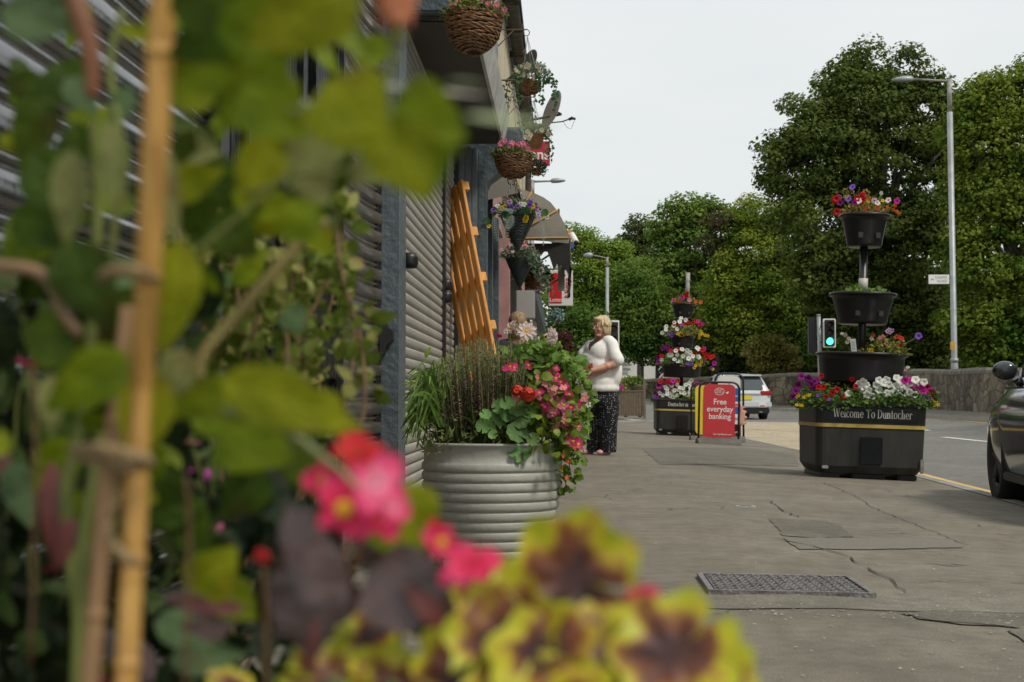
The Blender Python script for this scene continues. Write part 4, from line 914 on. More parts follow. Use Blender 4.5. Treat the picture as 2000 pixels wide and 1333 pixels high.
ay, pny = aboard('pavement_sign', 'plain yellow pavement sign half hidden behind the red banking sign', c, .60, .87, R(1), m_yell); ay.scale = (128/(FPX/Dp(c)),)*3
b = MB(); ring = []; n = 20
for k in range(n):
    a = 2*math.pi*k/n; ring += [(-.095+.035*math.cos(a), -.0125, .3+.035*math.sin(a)), (-.095+.028*math.cos(a), -.0125, .3+.028*math.sin(a))]
b.add(ring, [(2*k, 2*k+1, (2*k+3) % (2*n), (2*k+2) % (2*n)) for k in range(n)], smooth=False)
for k in range(6): b.box((-.13, -.0125, .38+k*.045), (-.10, -.0115, .39+k*.045))
b.build('print_marks', pm('print_dark', (.25, .2, .02), var=0), pny, world=False)
c = gp(1425, 863)
abl, pnb = aboard('pavement_sign', 'blue, white and red pavement sign edged behind the red banking sign', c, .40, .98, R(-4), m_wsign); abl.scale = (135/(FPX/Dp(c)),)*3
pw = .32
for z0, z1, mm in [(.58, .77, m_sblue), (.49, .545, m_sred), (.40, .49, m_sblue), (.075, .25, m_red)]:
    b = MB(); b.box((-pw/2+.003, -.0125, z0), (pw/2+.001, -.0105, z1)); b.build('print_band', mm, pnb, world=False)
text('lettering', 'cash', .06, FR(.10, .66, -.015), m_wsign, pnb, world=False); text('lettering', 'here', .05, FR(.09, .515, -.015), m_wsign, pnb, world=False); text('lettering', 'bill', .06, FR(.11, .33, -.014), m_sblue, pnb, world=False); text('lettering', 'pay', .05, FR(.10, .14, -.015), m_wsign, pnb, world=False)
# printed hand reaching past the board edge, part of the sign's cut-out print
m_skin = pm('skin', (.62, .34, .25), rough=.55, var=.08, vs=12)
fused('printed_hand', [('c', (.16, -.01, .28), .045, (.19, -.01, .42), .04)]+[('c', (.17, -.01, .25+.075*k), .022, (.235-.006*abs(k-1), -.012, .27+.08*k), .019) for k in range(4)], m_skin, abl, voxel=.008, smooth=3, world=False, post=lambda v: Vector((v.x, v.y*.35-.005, v.z)))
# ---- street lamps
def lamp(label, base, top, r0, r1, arm, head, grey_top, g='street lamps', hs=1.0):
    t = thing('street_lamp', label, 'street lamp', base, group=g); sh = MB()
    d_ = top-base; k1 = base+d_*.155
    sh.tube([base, k1, k1+d_*.004, base+d_*grey_top], [r0, r0, r1, r1], 14); sh.tube([k1-d_*.006, k1+d_*.006], [r0*1.12, r0*1.12], 14); sh.build('column', m_galv, t)
    b = MB(); b.tube([base+d_*grey_top, top], [r1*.82, r1*.78], 12); b.tube([top-d_*.006, arm], [r1*.42, r1*.34], 8); b.build('bracket_arm', m_galv2, t)
    b = MB(); a = (head-arm).normalized(); L = (head-arm).length; s_ = Vector((0, 1, 0)); u = Vector((0, 0, 1))
    vs = []
    for f, w_, h0, h1 in [(0, .09, -.05, .06), (.12, .13, -.07, .09), (.45, .15, -.07, .10), (.8, .12, -.05, .06), (1, .05, -.03, .02)]:
        c = arm+a*L*f; w_ *= hs; h0 *= hs; h1 *= hs; vs += [c-s_*w_+u*h0, c+s_*w_+u*h0, c+s_*w_*.7+u*h1, c-s_*w_*.7+u*h1]
    b.add(vs, [(4*i+k, 4*i+(k+1) % 4, 4*i+4+(k+1) % 4, 4*i+4+k) for i in range(4) for k in range(4)]+[(3, 2, 1, 0), (16, 17, 18, 19)]); recalc(b.build('lamp_head', m_galv, t))
    return t
l1 = lamp('tall grey street lamp at the right before the wall, arm reaching left', P(1866, 806, 46), P(1854, 155, 46), .115, .095, P(1783, 155, 46), P(1742, 156, 46), .90)
b = MB(); c = P(1864.5, 676, 45.8); b.box((c.x-.13, c.y-.08, c.z-.13), (c.x-.0, c.y+.05, c.z+.13)); b.build('warning_plate', pm('plate_orange', (.6, .32, .05), var=.1), l1)
c = P(1834, 546, 45.9); ns = board('street_name_sign', 'small white road name plate reading Chapel Road on the tall lamp', 'sign', c, .66, .30, .03, m_wsign)
mg = pm('plate_grey_text', (.33, .33, .32), var=0)
text('lettering', 'CHAPEL', .115, Matrix.Translation((c.x+.08, c.y-.004, c.z+.06)) @ Matrix.Rotation(R(90), 4, 'X'), mg, ns); text('lettering', 'ROAD', .115, Matrix.Translation((c.x+.1, c.y-.004, c.z-.06)) @ Matrix.Rotation(R(90), 4, 'X'), mg, ns)
b = MB(); e_ = c; b.prism([(e_.x-.27, e_.z), (e_.x-.21, e_.z+.04), (e_.x-.21, e_.z+.012), (e_.x-.16, e_.z+.012), (e_.x-.16, e_.z-.012), (e_.x-.21, e_.z-.012), (e_.x-.21, e_.z-.04)], 1, e_.y-.004, e_.y); recalc(b.build('arrow', mg, ns))
b = MB(); b.tube([P(1852, 540, 46), P(1862, 540, 46)], .03, 6); b.build('clamp', m_galv2, ns)
lamp('smaller grey street lamp rising behind the woman in front of the lime tree', P(1187, 790, 52), P(1186, 503, 52), .085, .06, P(1158, 499, 52), P(1139, 499, 52), .93)
lamp('street lamp head poking out over the domed awning against the sky', P(1030, 900, 26), P(1040, 352, 26), .06, .05, P(1076, 354, 26), P(1104, 353, 26), .9, hs=.45)
# ---- traffic lights
m_tbox = pm('signal_black', (.012, .013, .014), rough=.5, var=.1)
def tlight(label, base, ptop, head_c, hw, hh, lit=True, back=None, d=24):
    t = thing('traffic_light', label, 'traffic light', base, group='traffic lights')
    if ptop is not None: b = MB(); b.tube([base, ptop], [.05, .045], 12); b.tube([ptop, ptop+Vector((0, 0, .03))], [.055, .04], 12); b.build('pole', m_galv, t)
    c = head_c; b = MB(); pr = rrect(c.x, c.z, hw, hh, .03); b.prism(pr, 1, c.y, c.y+.02); recalc(b.build('white_border', m_wsign, t))
    b = MB(); pr = rrect(c.x, c.z, hw*.78, hh*.90, .02); b.prism(pr, 1, c.y-.04, c.y+.12); hd = recalc(b.build('signal_head', m_tbox, t))
    for k, (dz, m_) in enumerate([(.56, pm('lens_dark_red', (.03, .012, .012), rough=.3, var=0)), (0, pm('lens_dark_amber', (.03, .02, .01), rough=.3, var=0)), (-.56, emis('lit_green', (.12, .95, .75), 1.6) if lit else pm('lens_dark_green', (.01, .03, .02), rough=.3, var=0))]):
        cc = Vector((c.x, c.y-.045, c.z+dz*hh)); b = MB(); b.lathe((0, 0, 0), [(.001, .012), (hw*.5, .008), (hw*.58, 0)], 18, cap=False)
        M = Matrix.Translation(cc) @ Matrix.Rotation(R(90), 4, 'X'); b.v = [tuple(M @ Vector(v)) for v in b.v]; b.build('lens', m_, hd)
        b = MB(); vs = []; n = 10
        for i in range(n+1):
            a = math.pi*i/n; vs += [(cc.x+hw*.64*math.cos(a), cc.y+.005, cc.z+hw*.64*math.sin(a)), (cc.x+hw*.64*math.cos(a), cc.y-.13+.05*abs(math.cos(a)), cc.z-.01+hw*.64*math.sin(a))]
        b.add(vs, [(2*i, 2*i+1, 2*i+3, 2*i+2) for i in range(n)]); b.build('hood', m_tbox, hd)
    if back is not None: b = MB(); b.box((back.x-.09, back.y-.02, back.z-.42), (back.x+.09, back.y+.13, back.z+.42), bev=.02); b.build('signal_head', m_tbox, t)
    b = MB(); b.tube([Vector((base.x, base.y, c.z+.2)), Vector((c.x-hw*.4, c.y+.08, c.z+.2))], .018, 6); b.tube([Vector((base.x, base.y, c.z-.2)), Vector((c.x-hw*.4, c.y+.08, c.z-.2))], .018, 6); b.build('bracket', m_tbox, t)
    return t
d = 33; bs = P(1604, 835, d); bs.z = zp(bs)
tp = P(1599, 617, d); tlight('traffic light showing green on a grey pole beside the near flower tower', Vector((tp.x+.03, tp.y, -.02)), tp, P(1620, 651, d-.3), .145, .335, back=P(1587, 655, d+.1))
d = 45; tp = P(1186, 618, d); tlight('unlit looking traffic light in white border just behind the woman', Vector((tp.x, tp.y, 0)), P(1190, 640, d), P(1199, 663, d-.2), .17, .60, lit=False)
# ---- wooden trough with plants beyond the side road
m_wood = pm('weathered_planks', (.17, .13, .09), rough=.85, var=.3, vs=5, bump=.4, bs=20, stretch=(6, 6, 1))
c = C2((1222-1000)/FPX*50.5, 50.5, .02); wt = thing('wooden_trough', 'weathered plank planter box standing behind the woman across the side road', 'planter', c)
b = MB(); w2 = .62
for k in range(14):
    x = -w2+2*w2*k/14; b.box((c.x+x+.008, c.y-.3, .06), (c.x+x+2*w2/14-.006, c.y-.27, .92), bev=.004)
b.build('plank_front', m_wood, wt)
b = MB()
for k in range(6): y = -.27+.54*k/6; b.box((c.x+w2-.03, c.y+y, .06), (c.x+w2, c.y+y+.08, .92), bev=.004); b.box((c.x-w2, c.y+y, .06), (c.x-w2+.03, c.y+y+.08, .92), bev=.004)
b.box((c.x-w2, c.y+.27, .06), (c.x+w2, c.y+.3, .92)); b.build('plank_side', m_wood, wt)
b = MB(); b.box((c.x-w2-.02, c.y-.32, .92), (c.x+w2+.02, c.y+.32, .97), bev=.005); b.build('top_board', m_wood, wt)
b = MB(); b.box((c.x+w2-.02, c.y-.33, .02), (c.x+w2+.07, c.y-.24, 1.35), bev=.008); b.build('corner_post', m_wood, wt)
for x in (-.5, .0, .5): b = MB(); b.box((c.x+x-.05, c.y-.25, .02), (c.x+x+.05, c.y+.25, .06)); b.build('foot', m_wood, wt)
# ---- cars
m_tyre = pm('tyre_rubber', (.016, .016, .016), rough=.8, var=.2, vs=20, bump=.3, bs=60)
m_rim = pm('alloy_rim', (.28, .28, .29), rough=.35, metal=.8, var=.1)
m_rimd = pm('dark_alloy_rim', (.05, .05, .05), rough=.4, metal=.7, var=.1)
m_cgl = pm('car_glass', (.03, .036, .04), rough=.06, var=0, spec=1.0, coat=.5)
m_trim = pm('car_black_trim', (.012, .012, .013), rough=.45, var=.1)
def car(name, label, loc, yaw, L, W, H, paint, prof, parts, rim):
    """local frame: +y is the nose, x across, z up. prof: stations (y, z_sill, z_belt, z_top, half width at belt, half width at top)"""
    t = thing(name, label, 'car', loc, rot=(0, 0, yaw)); hw = W/2; RD = parts.get('round', .0)
    ys = [p[0] for p in prof]; yy = np.linspace(ys[0], ys[-1], 56)
    g = lambda k, y: float(np.interp(y, ys, [p[k] for p in prof]))
    def gs(k, y): return sum(g(k, y+o)*w_ for o, w_ in ((-.10, .25), (0, .5), (.10, .25)))
    body = MB(); rows = []
    for y in yy:
        zs, zb, zt, wb, wt_ = [gs(k, y) for k in range(1, 6)]
        h = zb-zs; r = [(wb*.90, zs), (wb*.965, zs+.04), (wb*.985, zs+h*.35), (wb*1.0, zs+h*.6), (wb*.985-RD*.25, zs+h*.82), (wb*.955-RD, zb)]
        r += [(wb-RD+(wt_-wb)*.25-.02, zb+(zt-zb)*.16), (wt_+.035, zb+(zt-zb)*.84), (wt_-.03, zt-.012*(zt > zb+.1)), (wt_*.5, zt+.012), (0, zt+.02)]
        rows.append(r)
    m_ = len(rows[0]); vs = []
    for y, r in zip(yy, rows): vs += [(x, y, z) for x, z in r]+[(-x, y, z) for x, z in r[:-1][::-1]]
    k_ = 2*m_-1; glass = MB(); fb = []; fg = []
    A_, B2, = parts['cabin']
    for i in range(len(yy)-1):
        ym = (yy[i]+yy[i+1])/2
        for j in range(k_-1):
            jj = j if j < m_-1 else k_-2-j; f = (i*k_+j, (i+1)*k_+j, (i+1)*k_+j+1, i*k_+j+1)
            side = jj == 6 and A_ < ym < B2 and not any(abs(ym-q) < .045 for q in parts['pillars'])
            zt = gs(3, ym); slope = (gs(3, ym+.05)-gs(3, ym-.05))/.1
            screen = jj >= 8 and (parts['wind'][0] < ym < parts['wind'][1] or parts['rear'][0] < ym < parts['rear'][1])
            fb.append(f)
            if side or screen: fg.append(f)
    fb += [tuple(range(k_))[::-1], tuple(range((len(yy)-1)*k_, len(yy)*k_)), ]
    body.add(vs, fb); bo = recalc(body.build('body', paint, t, world=False))
    glass.add(vs, fg); go = recalc(glass.build('window', m_cgl, t, world=False))
    bm = bmesh.new(); bm.from_mesh(go.data); bmesh.ops.delete(bm, geom=[v for v in bm.verts if not v.link_faces], context='VERTS'); [setattr(v, 'co', v.co+v.normal*.006) for v in bm.verts]; bm.to_mesh(go.data); bm.free()
    # wheel arches cut through the body
    wr = parts['wheel']; cut = MB()
    for wy in parts['wheels']:
        for s in (-1, 1): cut.tube([(s*(hw-.30), wy, wr), (s*(hw+.2), wy, wr)], wr*1.17, 28)
    co = cut.build('cutter', m_trim, t, world=False)
    md = bo.modifiers.new('b', 'BOOLEAN'); md.object = co; md.operation = 'DIFFERENCE'; md.solver = 'EXACT'
    bpy.context.view_layer.update(); dg = bpy.context.evaluated_depsgraph_get(); me = bpy.data.meshes.new_from_object(bo.evaluated_get(dg))
    if len(me.polygons) > 100:
        bo.modifiers.clear(); bo.data = me
        while len(me.materials) > 1: me.materials.pop()
        me.polygons.foreach_set('use_smooth', [True]*len(me.polygons))
    else: bo.modifiers.clear()
    bpy.data.objects.remove(co)
    for wy in parts['wheels']:
        for s in (-1, 1):
            wc = Vector((s*(hw-.125), wy, wr)); M = Matrix.Translation(wc) @ Matrix.Rotation(R(90)*s, 4, 'Y')
            b = MB(); b.lathe((0, 0, 0), [(wr*.66, -.10), (wr*.93, -.11), (wr*.995, -.08), (wr, -.03), (wr, .03), (wr*.995, .08), (wr*.93, .108), (wr*.68, .10), (wr*.64, .085), (wr*.64, -.09), (wr*.66, -.10)], 36, cap=False)
            b.v = [tuple(M @ Vector(v)) for v in b.v]; wo_ = b.build('wheel', m_tyre, t, world=False)
            b = MB(); b.lathe((0, 0, 0), [(wr*.64, .09), (wr*.60, .085), (wr*.58, .04), (wr*.58, -.08)], 32, cap=False)
            for q in range(5):
                for e in (-.11, .11):
                    a = q*2*math.pi/5+e; b.tube([(wr*.1*math.cos(a), wr*.1*math.sin(a), .07), (wr*.6*math.cos(a+e*.2), wr*.6*math.sin(a+e*.2), .075)], [.02, .014], 6)
            b.lathe((0, 0, 0), [(.001, .085), (wr*.13, .083), (wr*.16, .06)], 16, cap=False)
            b.v = [tuple(M @ Vector(v)) for v in b.v]; b.build('rim', rim, wo_, world=False)
    b = MB(); b.box((-hw+.1, ys[0]+.25, .22), (hw-.1, ys[-1]-.25, .5)); b.build('underbody', m_trim, t, world=False)
    for s in (-1, 1):
        b = MB(); mc = Vector((s*(hw+.055), parts['mirror'][0], parts['mirror'][1])); b.ball(mc, (.088, .06, .068), 16, 10); b.tube([mc+Vector((-s*.08, 0, -.06)), Vector((s*(hw-.06), mc.y+.03, mc.z-.10))], [.035, .03], 8)
        mo = b.build('mirror', parts.get('mirmat', paint), t, world=False)
        b = MB(); b.ball(mc+Vector((0, -.055, 0)), (.072, .028, .054), 14, 8); b.build('mirror_glass', pm('mirror_glass', (.04, .045, .05), rough=.08, metal=0, var=0), mo, world=False)
    return t, bo
# white estate, seen from behind
m_wcar = pm('white_silver_paint', (.60, .63, .65), rough=.25, var=.03, coat=.6)
prof = [(-2.3, .50, .80, .86, .70, .62), (-2.27, .40, .95, 1.02, .84, .72), (-2.2, .34, 1.02, 1.13, .885, .72), (-2.02, .30, 1.03, 1.36, .905, .66), (-1.8, .28, 1.03, 1.52, .91, .64), (-1.2, .26, 1.01, 1.585, .915, .66), (-.2, .25, .99, 1.60, .915, .67), (.5, .25, .97, 1.54, .915, .65), (.95, .25, .96, 1.28, .91, .66), (1.35, .25, .95, 1.02, .905, .72), (1.9, .28, .86, .92, .88, .70), (2.2, .32, .72, .76, .80, .64), (2.32, .40, .6, .62, .66, .55)]
cy = 50.5; cc = C2((1429-1000)/FPX*cy, cy, 0); cc.z = zroad(cc)-.03
wc, wb = car('parked_car', 'white estate car seen from behind on the road past the signs', cc, R(5), 4.6, 1.83, 1.6, m_wcar, prof, dict(cabin=(-2.0, 1.15), pillars=(-1.35, -.35, .55), wind=(.55, 1.3), rear=(-2.1, -1.78), wheel=.33, wheels=(-1.4, 1.42), mirror=(.72, 1.03)), m_rim)
def cb(name, m, a, c_, bev=.01, par=None): b = MB(); b.box(a, c_, bev=bev); return b.build(name, m, par or wc, world=False)
b = MB(); vs = [(-.60, -2.255, 1.06), (.60, -2.255, 1.06), (.56, -1.93, 1.46), (-.56, -1.93, 1.46)]; b.add([(x, y-.03, z) for x, y, z in vs]+[(x, y+.02, z) for x, y, z in vs], [(0, 1, 2, 3), (0, 4, 5, 1), (1, 5, 6, 2), (2, 6, 7, 3), (3, 7, 4, 0)], smooth=False); b.build('rear_window', m_cgl, wc, world=False)
cb('spoiler', m_wcar, (-.60, -2.05, 1.50), (.60, -1.7, 1.56))
cb('bumper', m_wcar, (-.88, -2.38, .42), (.88, -2.1, .66), .05); cb('bumper_lower', m_trim, (-.80, -2.36, .22), (.80, -2.1, .43), .03)
for s in (-1, 1): cb('tail_light', pm('tail_red', (.45, .02, .02), rough=.2, var=0), (s*.50, -2.335, .86), (s*.89, -2.1, 1.0), .03); cb('exhaust', m_galv, (s*.5-.06, -2.37, .26), (s*.5+.06, -2.3, .31), .01)
pl_ = cb('number_plate', m_yell, (-.30, -2.325, .70), (.22, -2.29, .83), .004)
cb('tailgate_strip', m_wcar, (-.5, -2.335, .88), (.5, -2.28, .93), .01); cb('rear_sticker', m_wsign, (.42, -2.39, .45), (.68, -2.37, .62), .003); b = MB(); b.box((.46, -2.395, .47), (.64, -2.389, .51)); b.build('sticker_stripe', m_sred, wc, world=False)
# dark car close at the right edge, nose away from the camera
m_dcar = pm('dark_blue_grey_paint', (.045, .056, .068), rough=.16, metal=.12, var=.05, coat=1.0, spec=.6)
prof = [(-2.1, .45, .75, .80, .66, .58), (-2.0, .36, .92, 1.0, .84, .70), (-1.8, .30, .96, 1.25, .88, .66), (-1.3, .24, .95, 1.46, .895, .64), (-.3, .22, .93, 1.50, .90, .64), (.3, .22, .92, 1.44, .90, .63), (.78, .22, .92, 1.16, .90, .66), (1.12, .23, .91, .965, .895, .72), (1.5, .25, .84, .90, .885, .72), (1.85, .28, .70, .76, .85, .68), (2.02, .32, .58, .62, .76, .6), (2.1, .40, .5, .52, .6, .5)]
fw = gp(1936, 973); yaw2 = -YAW-R(4.5)
off = Matrix.Rotation(yaw2, 3, 'Z') @ Vector((-.89, 1.28, 0)); cl = fw-off+RGT*.02; cl.z = zk0(Dp(fw))
dc, db = car('parked_car', 'dark blue-grey car cut by the right edge of the picture', cl, yaw2, 4.2, 1.8, 1.5, m_dcar, prof, dict(cabin=(-1.7, .98), pillars=(-1.1, -.15), wind=(.35, 1.08), rear=(-2.0, -1.4), wheel=.335, wheels=(-1.28, 1.28), mirror=(.42, .99), round=.09, mirmat=pm('mirror_black', (.012, .012, .013), rough=.15, var=0, coat=.6)), m_rimd)
b = MB(); b.box((-.905, -1.0, .86), (-.895, .7, .875)); b.build('door_seam', m_trim, dc, world=False)
b = MB(); b.box((-.90, -.9, .20), (-.86, .85, .26), bev=.01); b.build('sill_strip', m_trim, dc, world=False)
# ---- orange pallet leaning by the pilaster
m_pal = pm('orange_stained_pine', (.66, .29, .055), rough=.55, var=.18, vs=9, bump=.2, bs=30, stretch=(3, 3, .6))
c0 = P(966, 700, 8.75); pw_ = .60
tl, tr, bl, br_ = P(862, 397, 9.3), P(914, 381, 9.0), P(932, 775, 9.0), P(990, 772, 8.7)
pal = thing('slatted_pallet', 'orange stained slatted wooden pallet leaning on the shop front behind the tub', 'pallet', (bl+br_)/2)
X_ = ((tr-tl)+(br_-bl)).normalized(); Z_ = ((tl+tr)/2-(bl+br_)/2); Hh = Z_.length; Z_.normalize(); N_ = X_.cross(Z_).normalized(); X_ = Z_.cross(N_) if Z_.cross(N_).dot(X_) > 0 else -Z_.cross(N_)
Wd = (br_-bl).length; M = Matrix((( *[X_.x, N_.x, Z_.x], bl.x), (X_.y, N_.y, Z_.y, bl.y), (X_.z, N_.z, Z_.z, bl.z), (0, 0, 0, 1)))
sgn = -1 if N_.dot(FWD) > 0 else 1
for k, x in enumerate([0, .245, .47, .70, .93]):
    b = MB(); fw_ = .04 if k in (0, 4) else .055; dz = (0, .03, .03, .03, 0)[k]
    b.box((x*Wd-.01, sgn*.03, 0), (x*Wd-.01+Wd*.14, sgn*.05, Hh*(.985 if k in (0,) else 1)), M, bev=.003); b.build('slat', m_pal, pal)
for z in (.02, .27, .51, .74, .975):
    b = MB(); b.box((0, -sgn*.015, z*Hh-.03), (Wd, sgn*.03, z*Hh+.03), M, bev=.003); b.build('crossbar', m_pal, pal)
# ---- corrugated tub
m_tub = pm('sage_painted_tin', (.37, .37, .325), rough=.5, var=.10, vs=4, bump=.12, bs=40, metal=.0, coat=.0)
TD = 5.22; tc_ = C2((961-1000)/FPX*TD, TD, 0)
tub = thing('corrugated_tub', 'pale sage corrugated metal tub full of flowers in front of the shutters', 'tub', tc_)
b = MB(); pr = [(.19, .0)]; z = .02; r_ = lambda z: .200+.049*sstep(.0, .34, z)
N = 11; ph = .380/N
for k in range(N):
    for q in range(8):
        zz = .02+ph*(k+q/8); a = q/8; bump = .0068*(math.sin(math.pi*a**.8)**.5 if a > 0 else -.15)
        pr.append((r_(zz)+bump*1.25, zz))
pr += [(r_(.40), .40), (r_(.42), .42), (r_(.42), .455), (.2545, .458), (.256, .464), (.252, .468), (.246, .462), (.240, .40)]
b.lathe(tc_, pr, 72, cap=False, jit=.0012); b.build('tub_wall', m_tub, tub)
b = MB(); b.lathe(tc_, [(.001, .41), (.243, .40)], 32, cap=False); b.build('soil', m_soil, tub)
b = MB(); b.box((tc_.x+.155, tc_.y-.12, 0), (tc_.x+.175, tc_.y+.12, .26)); b.box((tc_.x-.175, tc_.y-.12, 0), (tc_.x-.155, tc_.y+.12, .26)); b.box((tc_.x+.2, tc_.y+.02, .0), (tc_.x+.215, tc_.y+.10, .27)); b.build('stand', m_frm, tub)
# ---------------------------------------------------------------- plants: leaves, blooms, plantings
def lw(kind, t):
    if kind == 'oval': return math.sin(math.pi*min(1, t)**.85)**.75
    if kind == 'rose': return math.sin(math.pi*min(1, t)**.72)**.95
    if kind == 'lance': return math.sin(math.pi*t**.7)**1.1
    if kind == 'round': return math.sqrt(max(0, 1-(2*t-1)**2))
    if kind == 'heart': return (math.sin(math.pi*t**.55))**.8
    if kind == 'ivy': return max(0, math.sin(math.pi*t**.6))*(1+.5*math.cos(9*t))*.8
    return math.sin(math.pi*t)
def leaf(b, base, d, up, L, W, kind='oval', n=4, fold=.15, droop=.3, m=1, rnd=0, wave=0.):
    d, s, u = basis(d, up); vs = []; uv = []; base = Vector(base); k = 2*m+1
    for i in range(n+1):
        t = i/n; c = base+d*(L*(t-.12*droop*t*t))-u*(L*droop*t*t); w_ = W*.5*lw(kind, t)
        for j in range(k):
            q = (j-m)/m; vs.append(c+s*(w_*q)+u*(abs(q)*fold*w_+wave*W*math.sin(t*14+j*2.1)*abs(q))); uv.append((t, .5+.5*q))
    b.add(vs, [(i*k+j, i*k+j+1, (i+1)*k+j+1, (i+1)*k+j) for i in range(n) for j in range(k-1)], uv)
def disc(b, c, nrm, r, lobes=7, la=.08, cup=.2, n=28, notch=True, rings=(.35, .75, 1), rot=0, wave=0.):
    """rounded scalloped leaf, stalk end notched; uv = (radius, angle)"""
    nv, s, u = basis(nrm, (0, 0, 1)); vs = [Vector(c)-nv*cup*r*.4]; uv = [(0.001, 0)]
    for q in rings:
        for k in range(n):
            a = 2*math.pi*k/n+rot; rr = r*q*(1+la*q*math.cos(lobes*a)); dd = abs((k/n)-.5)*2
            if notch and k in (0,): rr *= .35+.0*dd
            vs.append(Vector(c)+s*(rr*math.cos(a))+u*(rr*math.sin(a))+nv*(cup*r*(q*q-.4)+wave*r*q*math.sin(lobes*a*1.0))); uv.append((q, k/n))
    fs = [(0, 1+k, 1+(k+1) % n) for k in range(n)]
    for i in range(len(rings)-1): fs += [(1+i*n+k, 1+(i+1)*n+k, 1+(i+1)*n+(k+1) % n, 1+i*n+(k+1) % n) for k in range(n)]
    b.add(vs, fs, uv)
def rv(s=1.): return Vector((random.uniform(-s, s), random.uniform(-s, s), random.uniform(-s, s)))
def petalmat(name, col, centre=None, cr_=.18, col2=None, tr=.25, vein=0.):
    if name in MATS: return MATS[name]
    m = bpy.data.materials.new(name); m.use_nodes = True; t = m.node_tree; n = t.nodes; L = t.links; b = n['Principled BSDF']; out = n['Material Output']
    uvn = n.new('ShaderNodeUVMap'); sp = n.new('ShaderNodeSeparateXYZ'); L.new(uvn.outputs[0], sp.inputs[0])
    rp = n.new('ShaderNodeValToRGB'); e = rp.color_ramp.elements; e[0].position = cr_; e[1].position = cr_+.22; cc = centre or [x*.55 for x in col]
    e[0].color = (*cc, 1); e[1].color = (*col, 1); x = e.new(1.0); x.color = (*(col2 or col), 1)
    L.new(sp.outputs[0], rp.inputs[0]); g = n.new('ShaderNodeNewGeometry'); oi = n.new('ShaderNodeObjectInfo'); hs = n.new('ShaderNodeHueSaturation'); mr = n.new('ShaderNodeMapRange'); mr.inputs[3].default_value = .78; mr.inputs[4].default_value = 1.12
    L.new(oi.outputs['Random'], mr.inputs[0]); L.new(mr.outputs[0], hs.inputs['Value']); L.new(rp.outputs[0], hs.inputs['Color'])
    L.new(hs.outputs[0], b.inputs['Base Color']); b.inputs['Roughness'].default_value = .6; b.inputs['Specular IOR Level'].default_value = .25
    tr_ = n.new('ShaderNodeBsdfTranslucent'); L.new(hs.outputs[0], tr_.inputs[0]); ms = n.new('ShaderNodeMixShader'); ms.inputs[0].default_value = tr
    L.new(b.outputs[0], ms.inputs[1]); L.new(tr_.outputs[0], ms.inputs[2]); L.new(ms.outputs[0], out.inputs[0]); MATS[name] = m; return m
PM = dict(
 white=petalmat('petal_white', (.80, .80, .76), (.55, .60, .35)), purple=petalmat('petal_purple', (.17, .006, .14), (.04, .0, .04)), red=petalmat('petal_red', (.50, .006, .008), (.10, .0, .005)),
 magenta=petalmat('petal_magenta', (.55, .015, .30), (.2, .0, .1)), yellow=petalmat('petal_yellow', (.75, .52, .01), (.4, .2, .01)), violet=petalmat('petal_violet', (.22, .10, .50), (.07, .01, .18)),
 pink=petalmat('petal_pink', (.72, .20, .34), (.6, .45, .1)), hot=petalmat('petal_hot_pink', (.66, .035, .20), (.5, .2, .08)), coral=petalmat('petal_coral', (.72, .09, .05), (.5, .03, .02)),
 orange=petalmat('petal_orange', (.75, .17, .03), (.5, .1, .02)), lilac=petalmat('petal_lilac', (.56, .36, .60), (.2, .08, .25)), blush=petalmat('petal_blush', (.80, .66, .66), (.35, .15, .25)), darkred=petalmat('petal_dark_red', (.26, .005, .03), (.05, 0, .01)),
 cream=petalmat('petal_cream', (.66, .60, .48), (.4, .3, .15)), dahlia=petalmat('petal_dahlia', (.86, .70, .66), (.85, .62, .45), cr_=.05, col2=(.88, .76, .72)))
BM = {}
